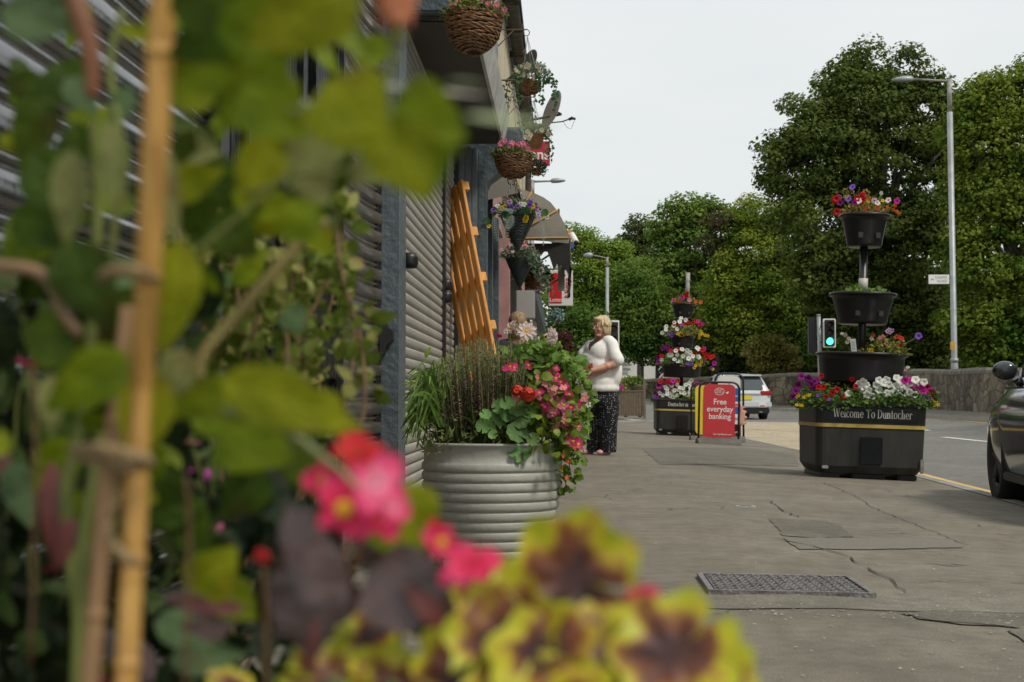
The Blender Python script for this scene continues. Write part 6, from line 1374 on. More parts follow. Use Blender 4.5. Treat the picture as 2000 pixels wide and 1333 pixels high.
# ---- the tub planting
cv3 = lambda x, y: (780+x/3.3325, 600+y/3.3325); TZ = .43
Tp = lambda x, y, d=TD-.05: P(*cv3(x, y), d)
GT = 'plants growing in the corrugated tub'
# salvia / heather spikes
t = thing('salvia_plant', 'dense purple-brown flower spikes filling the left half of the tub', 'plant', tc_+Vector((-.08, 0, .42)), group=GT)
m_spk = pm('salvia_spikes', (.22, .105, .095), col2=(.33, .18, .17), rough=.8, var=.35, vs=60, isl=.45, hue=.03); m_spf = pm('salvia_florets', (.48, .26, .46), rough=.7, var=.3, isl=.3); m_sst = pm('salvia_stems', (.12, .15, .04), rough=.7, var=.3, isl=.3)
bs, bf_, bg = MB(), MB(), MB()
for k in range(330):
    zx = random.uniform(225, 850); top = interp(zx, [225, 320, 420, 520, 620, 760, 840], [360, 275, 215, 185, 220, 240, 380])+random.uniform(0, 240)*random.random()**.6; dy = random.uniform(-.19, .16)
    p1_ = Tp(zx, top, TD+dy); z0 = .42; f0 = Vector((tc_.x+(p1_.x-tc_.x)*.75, tc_.y+dy*.8, z0)); f0.x = min(f0.x, tc_.x+.02+(p1_.x-tc_.x)*.4) if p1_.x > tc_.x else f0.x
    ln = [f0, f0.lerp(p1_, .5)+rv(.01), p1_]; bg.tube(ln, [.0018, .0014, .0009], 4)
    for i in range(34):
        f = .34+.66*(i+random.random())/34; q = (f0.lerp(p1_, f) if f > .5 else f0.lerp(p1_, f)); L = .0115*(1.15-.55*(f-.34)/.66)
        a = random.uniform(0, 6.3); d_ = Vector((math.cos(a), math.sin(a), .5)); leaf(bf_ if random.random() < .13 else bs, q, d_, (0, 0, 1), L, L*.75, 'oval', 2, .3, .1)
for k in range(900):
    q = Vector((tc_.x+random.uniform(-.24, .12), tc_.y+random.uniform(-.22, .2), TZ+random.uniform(-.01, .20)*random.random()**.5)); leaf(bg, q, rv(1)+Vector((0, 0, .9)), rv(1), .05*random.uniform(.5, 1), .009, 'lance', 3, .2, .4)
bs.build('spike', m_spk, t); bf_.build('floret', m_spf, t); bg.build('stem', m_sst, t)
# spider plant / grassy leaves at the left
t = thing('spider_plant', 'arching grassy green leaves falling over the left rim of the tub', 'plant', tc_+Vector((-.2, 0, .43)), group=GT); b = MB()
for k in range(135):
    zx0, zy0 = random.uniform(150, 300), random.uniform(560, 800); d0 = TD+random.uniform(-.2, .12); a_ = random.random()
    ex, ey = (random.uniform(10, 150), random.uniform(430, 930)) if a_ < .72 else (random.uniform(150, 330), random.uniform(330, 560))
    p0 = Tp(zx0, zy0, d0); p3 = Tp(ex, ey, d0+random.uniform(-.12, .06)); mid = p0.lerp(p3, .45)+Vector((0, 0, random.uniform(.03, .09))); ln = dens([p0, mid, p3], 5); vs = []; uv = []; nn = len(ln)
    for i, q in enumerate(ln):
        d_ = (ln[min(i+1, nn-1)]-ln[max(0, i-1)]).normalized(); s = d_.cross(TOCAM(q)+rv(.1)).normalized(); w_ = .0034*math.sin(math.pi*min(1, .15+.85*i/nn))**.6*random.uniform(.9, 1.1)
        vs += [q-s*w_, q+s*w_]; uv += [(i/nn, .1), (i/nn, .9)]
    b.add(vs, [(2*i, 2*i+1, 2*i+3, 2*i+2) for i in range(nn-1)], uv)
b.build('blade', lf('grass_blades', (.085, .17, .03), (.19, .31, .06), isl=.4), t)
# leafy green mass on the right and behind
t = thing('leafy_mound', 'dense small green leaves making the right shoulder of the tub planting', 'plant', tc_+Vector((.15, 0, .43)), group=GT); b = MB()
def tubleaves(b, n, xr, yr, dr, L, W, kind='oval', clip=None, m=1):
    k = 0
    while k < n:
        zx, zy = random.uniform(*xr), random.uniform(*yr)
        if clip and not clip(zx, zy): continue
        q = Tp(zx, zy, TD+random.uniform(*dr)); s_ = random.uniform(.6, 1.25); leaf(b, q, rv(1)+Vector((.3, -.2, .1)), TOCAM(q)*.8+Vector((0, 0, .7))+rv(.7), L*s_, W*s_, kind, 4, .18, .35); k += 1
ell = lambda cx, cy, rx, ry: (lambda x, y: ((x-cx)/rx)**2+((y-cy)/ry)**2 < 1)
tubleaves(b, 1100, (600, 1230), (200, 900), (-.1, .17), .036, .021, clip=lambda x, y: ell(920, 520, 290, 290)(x, y) or ell(1060, 640, 190, 260)(x, y))
tubleaves(b, 260, (1000, 1260), (480, 700), (-.08, .05), .036, .02, clip=ell(1120, 580, 130, 110))
tubleaves(b, 120, (1000, 1190), (850, 1010), (-.15, -.02), .03, .018); tubleaves(b, 26, (1025, 1150), (1050, 1200), (-.12, -.05), .034, .030, kind='round')
tubleaves(b, 420, (160, 800), (330, 840), (-.02, .2), .04, .018, clip=lambda x, y: y > 560 or random.random() < .3)
b.build('foliage', lf('mound_leaves', (.11, .21, .03), (.20, .32, .05), isl=.35), t)
b = MB()
for ln in [[(1000, 880), (1050, 960), (1060, 1050), (1090, 1180)], [(1020, 880), (1090, 950), (1110, 1060)], [(1100, 400), (1170, 480), (1235, 640)]]: b.tube(dens([Tp(*q, TD-.1) for q in ln], 5), .002, 5)
b.build('stem', L_lime, t)
for (x, y) in [(1165, 485), (1200, 560), (1230, 635), (1180, 520)]: bloom(t, Tp(x, y, TD-.08), TOCAM(tc_)+rv(.4), .013, 'five', 'white')
# geranium
t = thing('geranium_plant', 'zonal geranium with coral head and scalloped round leaves at the tub front', 'plant', tc_+Vector((0, -.2, .43)), group=GT); b = MB()
for (x, y, r_) in [(620, 745, 66), (770, 660, 66), (790, 725, 70), (765, 820, 76), (650, 650, 50), (545, 775, 50), (700, 625, 48), (800, 950, 76), (745, 935, 50), (850, 690, 46), (700, 700, 50), (870, 860, 44), (610, 830, 34), (560, 700, 40)]:
    q = Tp(x, y, TD-.24+random.uniform(-.02, .04)); disc(b, q, TOCAM(q)+Vector((random.uniform(-.5, .5), 0, random.uniform(.1, .7))), r_/3.3325*TD/FPX*.95, 9, .06, .22, 36, rings=(.3, .6, .85, 1), rot=random.uniform(0, 6), wave=.03)
b.build('leaf', pm('geranium_leaves', (.09, .20, .04), col2=(.16, .31, .08), rough=.7, var=.25, vs=25, isl=.25, trans=.2), t)
b = MB()
for (x, y) in [(620, 745), (770, 660), (765, 820), (800, 950), (800, 570)]: b.tube(dens([Vector((tc_.x+.05, tc_.y-.18, .44)), Tp(x, y, TD-.2)-Vector((0, 0, .01)), Tp(x, y, TD-.235)], 4), .003, 5)
b.build('stem', L_lime, t)
bloom(t, Tp(835, 570, TD-.25), TOCAM(tc_)+Vector((0, 0, .4)), .036, 'head', 'coral'); bloom(t, Tp(765, 545, TD-.24), TOCAM(tc_)+Vector((-.3, 0, .3)), .026, 'head', 'coral')
# begonias
t = thing('begonia_plant', 'pink begonias cascading over the right rim of the tub', 'plant', tc_+Vector((.15, -.1, .43)), group=GT)
blooms_px(t, dict(hot=[(840, 380), (700, 400), (745, 398), (960, 450), (1020, 465), (1050, 490), (1060, 520), (1085, 545), (1105, 570), (1035, 455), (985, 440), (1080, 515), (1110, 860), (1150, 875), (1165, 895), (1115, 655), (1120, 800), (720, 390), (1130, 875), (1095, 580)], pink=[(910, 470), (900, 575), (940, 572), (990, 550), (1045, 600), (1040, 642), (955, 640), (990, 692), (960, 680), (1070, 660), (1075, 735), (1090, 700), (1020, 775), (1150, 760), (930, 560), (1165, 780), (1060, 760), (1000, 660)], coral=[(1065, 970), (1100, 1005), (1050, 1050), (1090, 1110), (1142, 915)]), TD-.2, cv3, {'*': 22, 'pink': 21, 'coral': 11}, kind='begonia', centre=True)
for k in range(46):
    zx, zy = 1010+random.gauss(0, 75), 620+random.gauss(0, 115); bloom(t, Tp(zx+(zy-620)*.22, zy, TD-.2+random.uniform(-.04, .03)), TOCAM(tc_)+rv(.5)+Vector((.2, 0, .3)), random.uniform(.015, .021), 'begonia', random.choice(['pink', 'hot', 'pink']), True)
b = MB(); tubleaves(b, 240, (830, 1180), (420, 960), (-.24, -.08), .036, .030, kind='round', clip=lambda x, y: ell(990, 690, 190, 280)(x, y)); b.build('foliage', lf('begonia_leaves', (.13, .21, .02), (.24, .32, .04), rough=.35), t)
# dahlias
t = thing('dahlia_plant', 'pale blush dahlias on tall stems at the back of the tub', 'plant', tc_+Vector((.05, .08, .43)), group=GT)
b = MB()
for (x, y) in [(720, 150), (828, 180), (1000, 200), (905, 215), (940, 185), (1045, 230), (1090, 310), (905, 255)]: q = Tp(x, y, TD+.05); b.tube(dens([Vector((tc_.x+(q.x-tc_.x)*.5+.03, tc_.y+.06, .44)), q+Vector((0, .02, -.1)), q+Vector((0, .01, -.004))], 4), .0028, 5)
tubleaves(b, 150, (640, 1180), (240, 480), (-.02, .14), .055, .028, kind='oval', clip=lambda x, y: y > 250+abs(x-850)*.25)
b.build('foliage', lf('dahlia_leaves', (.10, .2, .03), (.19, .3, .05)), t)
pz = lambda px_: px_/3.3325*(TD+.05)/FPX
bloom(t, Tp(828, 158, TD-.12), TOCAM(tc_)+Vector((.05, 0, .25)), pz(70), 'dahlia', 'dahlia', centre=.9); bloom(t, Tp(722, 140, TD-.1), TOCAM(tc_)*.5+Vector((-.75, 0, .5)), pz(64), 'dahlia', 'dahlia', centre=.9); bloom(t, Tp(990, 190, TD-.1), TOCAM(tc_)*.7+Vector((.9, 0, -.1)), pz(64), 'dahlia', 'dahlia')
bloom(t, Tp(995, 200, TD-.12), TOCAM(tc_)*.7+Vector((.5, 0, -.5)), pz(44), 'double', 'dahlia'); bloom(t, Tp(905, 212, TD), (0, 0, 1), pz(17), 'bud', 'cream', name='bud')
for (x, y) in [(940, 190), (1045, 235), (905, 258), (1090, 318), (1118, 345)]: bloom(t, Tp(x, y, TD), rv(1)+Vector((0, 0, 1)), pz(11), 'bud', 'yellow', name='bud')
for (x, y) in [(640, 185), (655, 190)]: bloom(t, Tp(x, y, TD), TOCAM(tc_)+Vector((0, 0, .5)), pz(16), 'double', 'darkred')
# white flowers of the shrub seen past the lamp on the far wall, and pink geraniums behind the tower
q = P(1769, 724, 30); t = dome('geranium_tub_plant', 'small pink and white geraniums just visible right of the widest black pot', q, (.09, .08, .06), L_green, 60, .05, .03); blooms_px(t, dict(pink=[(1035, 345), (1040, 350)], white=[(1050, 325), (1062, 325)]), 29.9, cv7, 6, kind='five')
b = MB(); b.tube([q, P(1769, 815, 30)], .02, 6); b.build('stem', m_pole, t)
# ---------------------------------------------------------------- the blurred plants right in front of the camera
def fgmat0(name, c, c2=None, rough=.5, tr=.4, vs=60, isl=.18): return pm(name, c, col2=c2 or tuple(min(1, x*1.35) for x in c), rough=rough, var=.2, vs=vs, isl=isl, trans=tr, spec=.2, hue=.012, bump=.25, bs=120)
def fgmat(name, c, c2=None, rough=.5, tr=.4, vs=60, isl=.18):
    """leaf with paler midrib and side veins, darker blotches and a rusty rim"""
    m = fgmat0(name, c, c2, rough, tr, vs, isl); t = m.node_tree; n = t.nodes; L = t.links
    if 'vein' in m: return m
    m['vein'] = 1; b = n['Principled BSDF']; src = b.inputs['Base Color'].links[0].from_socket; uvn = n.new('ShaderNodeUVMap'); sp = n.new('ShaderNodeSeparateXYZ'); L.new(uvn.outputs[0], sp.inputs[0])
    def ma(op, a, b_=None):
        q = n.new('ShaderNodeMath'); q.operation = op
        for k, v in ((0, a), (1, b_)):
            if v is None: continue
            if isinstance(v, (int, float)): q.inputs[k].default_value = v
            else: L.new(v, q.inputs[k])
        return q.outputs[0]
    av = ma('ABSOLUTE', ma('SUBTRACT', sp.outputs[1], .5)); ph = ma('SUBTRACT', ma('MULTIPLY', sp.outputs[0], 42.), ma('MULTIPLY', av, 30.)); sv = ma('GREATER_THAN', ma('SINE', ph), .86); mid = ma('LESS_THAN', av, .03); ve = ma('MULTIPLY', ma('MAXIMUM', sv, mid), .45)
    mx = n.new('ShaderNodeMix'); mx.data_type = 'RGBA'; L.new(ve, mx.inputs[0]); L.new(src, mx.inputs[6]); mx.inputs[7].default_value = (c[0]*1.9+.02, c[1]*1.7+.02, c[2]*1.6+.01, 1)
    tc = n.new('ShaderNodeTexCoord'); nz = n.new('ShaderNodeTexNoise'); nz.inputs['Scale'].default_value = 38; nz.inputs['Detail'].default_value = 3; L.new(tc.outputs['Object'], nz.inputs['Vector']); f1 = n.new('ShaderNodeMapRange'); f1.inputs[1].default_value = .56; f1.inputs[2].default_value = .72; f1.inputs[4].default_value = .6; L.new(nz.outputs['Fac'], f1.inputs[0])
    m2 = n.new('ShaderNodeMix'); m2.data_type = 'RGBA'; L.new(f1.outputs[0], m2.inputs[0]); L.new(mx.outputs[2], m2.inputs[6]); m2.inputs[7].default_value = (c[0]*.9+.015, c[1]*.45, c[2]*.5, 1)
    for k in list(src.links):
        if k.to_node not in (mx,): to = k.to_socket; L.remove(k); L.new(m2.outputs[2], to)
    return m
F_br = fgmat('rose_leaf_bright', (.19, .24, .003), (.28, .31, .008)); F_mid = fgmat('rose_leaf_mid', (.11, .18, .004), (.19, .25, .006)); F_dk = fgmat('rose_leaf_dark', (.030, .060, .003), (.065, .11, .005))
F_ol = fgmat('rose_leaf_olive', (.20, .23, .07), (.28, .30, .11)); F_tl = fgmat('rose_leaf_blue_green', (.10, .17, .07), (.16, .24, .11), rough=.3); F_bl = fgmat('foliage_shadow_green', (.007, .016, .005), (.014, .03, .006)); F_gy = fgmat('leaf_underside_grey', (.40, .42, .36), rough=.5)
F_st = pm('green_stem', (.13, .15, .03), rough=.5, var=.3, vs=20); F_bs = pm('brown_stem', (.20, .12, .06), rough=.6, var=.3, vs=20)
def bl(b, p0, p1, wpx, d, dd=0., fold=.12, droop=.12, kind='rose', tilt=(0, 0, 0), wave=0.):
    """one large leaf from base pixel to tip pixel at distance d (tip at d+dd)"""
    a = P(*p0, d); e = P(*p1, d+dd); L = (e-a).length; dr = (e-a).normalized(); up = TOCAM(a)+Vector(tilt); W = wpx*d/FPX
    leaf(b, a, dr+up.normalized()*droop*.7, up, L*1.03, W, kind, 10, fold, droop, 3, wave=wave)
rose = thing('climbing_rose', 'tall leafy climbing rose out of focus right in front at the left', 'plant', C2(-.13, .62, .34))
def grp(name, m, lst, parent=rose, each=False):
    if each:
        for q in lst: b = MB(); bl(b, *q[:4], **(q[4] if len(q) > 4 else {})); b.build(name, m, parent)
        return
    b = MB()
    for q in lst: bl(b, *q[:4], **(q[4] if len(q) > 4 else {}))
    return b.build(name, m, parent)
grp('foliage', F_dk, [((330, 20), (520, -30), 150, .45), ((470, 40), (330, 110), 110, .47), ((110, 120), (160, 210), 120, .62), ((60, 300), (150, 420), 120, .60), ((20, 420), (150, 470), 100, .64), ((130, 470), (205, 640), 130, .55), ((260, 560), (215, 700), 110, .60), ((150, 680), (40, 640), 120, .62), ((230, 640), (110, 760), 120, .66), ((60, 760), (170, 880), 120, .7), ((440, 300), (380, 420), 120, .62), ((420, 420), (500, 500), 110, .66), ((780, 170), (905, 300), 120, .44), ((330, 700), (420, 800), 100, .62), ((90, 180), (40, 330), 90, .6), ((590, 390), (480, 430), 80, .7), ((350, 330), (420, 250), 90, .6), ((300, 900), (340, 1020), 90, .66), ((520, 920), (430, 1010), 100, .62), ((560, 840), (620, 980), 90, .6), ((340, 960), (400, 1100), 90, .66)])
grp('bright_foliage', F_br, [((640, 160), (750, 300), 185, .40, dict(kind='heart', fold=.06)), ((700, -40), (480, 90), 170, .42, dict(fold=.1)), ((760, 250), (835, 390), 150, .42, dict(kind='heart')), ((450, 380), (600, 420), 70, .62), ((590, 420), (650, 500), 70, .66), ((430, 740), (700, 835), 120, .50, dict(droop=.3)), ((350, 470), (318, 690), 115, .5), ((300, 720), (262, 910), 110, .5, dict(fold=.2)), ((380, 1160), (460, 1070), 110, .58, dict(kind='heart')), ((800, 940), (800, 1120), 120, .52, dict(kind='heart', tilt=(.4, 0, 0))), ((540, 260), (470, 400), 100, .5), ((300, 380), (440, 330), 80, .56), ((610, 770), (670, 850), 80, .52)])
grp('mid_foliage', F_mid, [((770, 200), (910, 270), 150, .42, dict(kind='heart')), ((790, 230), (840, 385), 175, .43, dict(kind='heart', fold=.05)), ((420, 60), (680, 40), 150, .44), ((330, 110), (500, 150), 110, .48), ((700, 150), (640, 270), 110, .47), ((640, 30), (420, -20), 140, .5), ((560, 130), (430, 250), 150, .48, dict(kind='heart')), ((480, 160), (590, 270), 150, .46), ((250, 690), (90, 800), 115, .48, dict(droop=.45)), ((430, 830), (570, 900), 150, .55, dict(kind='heart', fold=.05)), ((440, 850), (380, 760), 90, .6), ((560, 470), (620, 380), 90, .6), ((330, 200), (440, 130), 100, .55), ((480, 760), (330, 800), 90, .56), ((460, 560), (520, 480), 50, .7), ((150, 860), (60, 960), 90, .66), ((420, 1140), (500, 1210), 90, .6), ((230, 350), (200, 220), 70, .62), ((70, 540), (20, 420), 90, .66), ((710, 1000), (840, 1060), 110, .55)])
grp('olive_foliage', F_ol, [((560, 300), (700, 250), 130, .5, dict(kind='heart')), ((590, 310), (640, 400), 90, .52), ((140, 290), (130, 480), 75, .5, dict(fold=.25)), ((215, 230), (230, 430), 60, .52), ((300, 260), (345, 470), 60, .52), ((360, 680), (330, 780), 80, .56), ((100, 730), (100, 850), 55, .55), ((340, 280), (430, 300), 70, .6), ((620, 230), (560, 330), 70, .56), ((760, 300), (680, 360), 70, .52)])
grp('blue_green_foliage', F_tl, [((0, 20), (130, 60), 95, .5), ((150, 0), (60, 60), 90, .52), ((130, 150), (190, 230), 60, .6), ((255, 170), (215, 250), 50, .6), ((300, 1215), (440, 1250), 75, .62), ((330, 1290), (480, 1280), 70, .6), ((370, 1120), (480, 1190), 60, .66), ((240, 500), (260, 590), 80, .6), ((20, 900), (60, 1030), 70, .66), ((560, 600), (590, 650), 60, .7)])
for nm_, mt_, cnt, lo_, hi_ in (('foliage', F_dk, 44, .58, .85), ('mid_foliage', F_mid, 30, .55, .8), ('bright_foliage', F_br, 12, .52, .7)):
    b = MB()
    for k in range(cnt):
        x, y = (random.uniform(-20, 700), random.uniform(-20, 470)) if random.random() < .6 else (random.uniform(-20, 430), random.uniform(300, 1100))
        if y < 420 and x < 170 and random.random() < .7: continue
        a_ = random.uniform(0, 6.3); L_ = random.uniform(55, 120); bl(b, (x, y), (x+L_*math.cos(a_), y+L_*math.sin(a_)), L_*random.uniform(.45, .75), random.uniform(lo_, hi_), dd=random.uniform(-.012, .012), tilt=(random.uniform(-.8, .8), 0, random.uniform(-.6, .8)), droop=random.uniform(.05, .35), fold=random.uniform(.05, .3))
    b.build(nm_, mt_, rose)
b = MB(); bl(b, (745, 168), (955, 188), 50, .44, fold=.05, droop=.02, tilt=(0, 0, 2.5)); bl(b, (540, 190), (620, 205), 34, .5, tilt=(0, 0, 2)); bl(b, (780, 165), (700, 175), 36, .46, tilt=(0, 0, 2)); b.build('pale_leaf_edge', F_gy, rose)
b = MB(); bl(b, (905, 225), (1090, 245), 42, .36, fold=.05, droop=.02, tilt=(0, 0, 1.8)); bl(b, (870, 160), (960, 165), 22, .38, tilt=(0, 0, 2.5)); b.build('foreground_leaf', fgmat('leaf_grey_green', (.26, .33, .18)), rose)
def stem(b, pts, wpx, d, n=8):
    ds = d if isinstance(d, (list, tuple)) else [d]*len(pts); ws = wpx if isinstance(wpx, (list, tuple)) else [wpx]*len(pts)
    pp = [P(*p, dd) for p, dd in zip(pts, ds)]; q = dens(pp, 5); rr = [float(np.interp(i/(len(q)-1), np.linspace(0, 1, len(ws)), [w_*dd/FPX/2 for w_, dd in zip(ws, ds)])) for i in range(len(q))]; b.tube(q, rr, n)
b = MB()
stem(b, [(185, 1500), (170, 1333), (130, 1000), (140, 900), (170, 760), (190, 420), (175, 180)], [34, 32, 28, 26, 24, 24, 22], .62); stem(b, [(150, 1400), (160, 1100), (190, 900), (205, 820)], 30, .6); stem(b, [(210, 560), (235, 300), (215, 130), (240, 20)], 16, .6)
stem(b, [(700, 960), (640, 905), (550, 838), (430, 800)], [26, 22, 20, 16], .5); stem(b, [(770, 60), (765, 130), (740, 170), (640, 200), (560, 220)], [26, 18, 14, 14, 12], .43); stem(b, [(620, 240), (560, 340), (470, 420), (300, 560)], 10, .55)
stem(b, [(760, 240), (680, 330), (600, 340), (480, 380)], 9, .5); b.build('stem', F_st, rose)
b = MB(); stem(b, [(130, -40), (160, 40), (178, 110), (180, 190)], [40, 44, 38, 26], .5); b.build('woody_stem', pm('red_brown_stem', (.20, .075, .03), rough=.6, var=.2), rose)
b = MB(); stem(b, [(-40, 520), (50, 525), (100, 552), (122, 610), (158, 655)], [22, 26, 28, 26, 18], .55); b.build('tendril', F_bs, rose)
b = MB(); stem(b, [(640, 430), (590, 470), (500, 575), (400, 690), (392, 740)], [14, 22, 26, 26, 18], .62); b.build('woody_stem', pm('tan_stem', (.24, .19, .06), rough=.6, var=.25), rose)
q = P(775, 20, .43); rr = 36*.43/FPX; b = MB(); b.ball(q+Vector((0, 0, .002)), (rr, rr, rr*1.35), 14, 10)
for k in range(5): a = k*1.26; leaf(b, q+Vector((rr*.8*math.cos(a), rr*.8*math.sin(a), -rr)), Vector((.15*math.cos(a), .15*math.sin(a), 1)), Vector((math.cos(a), math.sin(a), 0)), rr*2.6, rr*1.5, 'oval', 6, -.25, -.1, 2)
b.build('rose_bud', pm('peach_petal', (.60, .22, .11), rough=.5, var=.2, vs=200, trans=.2), rose)
b = MB()
for k in range(5): a = k*1.26+.3; leaf(b, q+Vector((0, 0, -rr*1.3)), Vector((.6*math.cos(a), .6*math.sin(a), 1)), Vector((math.cos(a), math.sin(a), 0)), rr*1.7, rr*.9, 'lance', 5, -.2, .2, 1)
b.ball(q+Vector((0, 0, -rr*1.5)), rr*.55, 10, 6); b.build('sepals', F_ol, rose)
q = P(500, 62, .46); b = MB(); leaf(b, q, P(470, 40, .46)-q, (0, -1, 0), .008, .004); b.build('young_shoot', pm('peach_petal', (.6, .22, .11)), rose)
# bamboo canes with twine
m_bam = pm('bamboo', (.48, .25, .055), col2=(.60, .34, .09), rough=.4, var=.15, vs=20, stretch=(8, 8, .6)); m_bam2 = pm('old_bamboo', (.30, .16, .075), col2=(.42, .25, .12), rough=.55, var=.2, vs=20, stretch=(8, 8, .6))
def cane(label, pts, ws, ds, nodes, m):
    t = thing('bamboo_cane', label, 'cane', P(*pts[-1], ds[-1]), group='bamboo canes propping the climbing rose'); b = MB(); q = []; r = []; ys = [p[1] for p in pts]; y = ys[0]
    while y <= ys[-1]:
        x = interp(y, ys, [p[0] for p in pts]); d = interp(y, ys, ds); w_ = interp(y, ys, ws); k = min([abs(y-n) for n in nodes]); w_ *= 1+.20*math.exp(-(k/9)**2)-.05*math.exp(-((k-16)/8)**2)
        q.append(P(x, y, d)); r.append(w_*d/FPX/2); y += 6
    b.tube(q, r, 14); b.build('culm', m, t); return t
cane('thick golden bamboo cane standing upright at the left, tied with twine', [(322, -80), (303, 280), (290, 530), (276, 760), (268, 950), (256, 1150), (240, 1450)], [52, 54, 50, 44, 46, 46, 48], [.47, .48, .49, .50, .50, .50, .49], [100, 540, 905, 1092, 1300], m_bam)
cane('thinner brown bamboo cane leaning beside the golden one', [(250, 600), (232, 780), (215, 900), (196, 1100), (165, 1450)], [30, 34, 36, 36, 40], [.53, .53, .53, .53, .53], [820, 1200], m_bam2)
tw = thing('garden_twine', 'loops of tan twine binding the two bamboo canes', 'twine', P(230, 890, .5)); m_tw = pm('jute_twine', (.36, .25, .12), rough=.9, var=.25, vs=120, bump=.6, bs=300)
b = MB(); stem(b, [(150, 882), (200, 878), (270, 892), (296, 905)], [26, 30, 28, 20], [.50, .485, .475, .49]); stem(b, [(152, 890), (200, 905), (262, 912), (296, 905)], [18, 22, 22, 16], [.5, .49, .48, .49]); b.build('loop', m_tw, tw)
b = MB(); stem(b, [(222, 890), (228, 960), (212, 1040), (240, 1085), (268, 1096)], [34, 22, 22, 26, 20], [.49, .5, .5, .485, .48]); stem(b, [(205, 1010), (225, 985), (235, 930)], 14, .5); b.build('crossing', m_tw, tw)
b = MB(); stem(b, [(195, 545), (215, 532), (262, 528), (305, 545)], [18, 24, 26, 18], [.5, .485, .475, .485]); b.build('loop', m_tw, tw)
# begonias with bronze leaves
m_brz = pm('bronze_leaf', (.040, .022, .020), col2=(.085, .045, .036), rough=.28, var=.3, vs=60, isl=.2, spec=.8, trans=.05, bump=.18, bs=50); m_brr = pm('reddish_leaf', (.12, .03, .025), rough=.35, var=.3, vs=60)
beg = thing('begonia_plant', 'bronze leaved begonia with bright pink flowers blurred at the bottom centre', 'plant', C2(-.06, .56, .36))
grp('bronze_leaf', m_brz, [((650, 1180), (560, 980), 110, .50, dict(kind='heart', wave=.02)), ((660, 1090), (540, 1240), 190, .52, dict(kind='heart', wave=.03)), ((600, 1090), (610, 1290), 160, .50, dict(kind='heart', wave=.03)), ((720, 1110), (900, 1230), 170, .50, dict(kind='heart', wave=.03)), ((780, 1120), (860, 1260), 120, .52, dict(wave=.03)), ((560, 1000), (640, 1110), 100, .55), ((480, 1200), (320, 1160), 60, .6), ((330, 1260), (470, 1210), 60, .62), ((720, 1230), (760, 1300), 120, .54), ((700, 1050), (810, 1130), 80, .56), ((300, 1330), (200, 1230), 80, .7)], beg, True)
grp('red_edge_leaf', m_brr, [((790, 1140), (900, 1260), 40, .495), ((480, 1190), (320, 1170), 34, .58), ((100, 900), (110, 1120), 50, .62), ((140, 1010), (120, 1110), 40, .6), ((0, 880), (30, 980), 40, .66), ((790, 1020), (840, 1110), 60, .57), ((620, 1200), (600, 1330), 24, .5)], beg, True)
b = MB()
for pts, w_ in [([(610, 1400), (640, 1200), (680, 1060)], 14), ([(900, 1400), (880, 1230), (900, 1120)], 12), ([(1240, 1400), (1245, 1280), (1255, 1190)], 12), ([(520, 1400), (520, 1200), (515, 1110)], 9), ([(360, 1400), (370, 1050), (362, 930)], 8), ([(60, 1300), (70, 900), (62, 720)], 8), ([(720, 960), (700, 1080), (650, 1200)], 12)]: stem(b, pts, w_, .55)
b.build('stem', pm('red_green_stem', (.14, .07, .03), rough=.4, var=.2), beg)
def fb(px, py, rpx, d, mk='hot', nrm=None, kind='begonia', c=True, par=beg): return bloom(par, P(px, py, d), (TOCAM(P(px, py, d))+Vector(nrm or (0, 0, .2))), rpx*d/FPX, kind, mk, c)
PM['rosered'] = petalmat('petal_rose_red', (.62, .02, .09), (.5, .012, .05), col2=(.64, .045, .14)); PM['scarlet'] = petalmat('petal_scarlet', (.60, .02, .025), (.55, .02, .02)); PM['rosepink'] = petalmat('petal_rose_pink', (.74, .10, .22), (.78, .26, .36), col2=(.62, .03, .13))
fb(672, 995, 72, .46, 'rosered'); fb(735, 945, 70, .45, 'rosepink', (.3, 0, .3), c=None); fb(700, 890, 66, .47, 'scarlet', (0, 0, 1.2), c=None); fb(632, 940, 46, .48, 'rosered', (-.5, 0, .2)); fb(740, 1010, 56, .47, 'rosered', (.6, 0, -.1), c=None); fb(765, 985, 48, .46, 'rosepink', (.8, 0, .1), c=None)
fb(862, 1060, 44, .49, 'rosered', (.3, 0, .2)); fb(925, 1105, 60, .47, 'rosered', (.2, 0, .8), c=None); fb(900, 1120, 46, .48, 'rosepink', c=None); fb(850, 1035, 24, .5, 'scarlet', c=None)
fb(1250, 1172, 42, .47, 'rosered', (0, 0, .4), c=None); fb(1268, 1205, 26, .46, 'rosepink', c=None); fb(515, 1092, 24, .52, 'scarlet', kind='bud', c=None); fb(512, 1090, 22, .52, 'scarlet', (0, 0, 1), c=None)
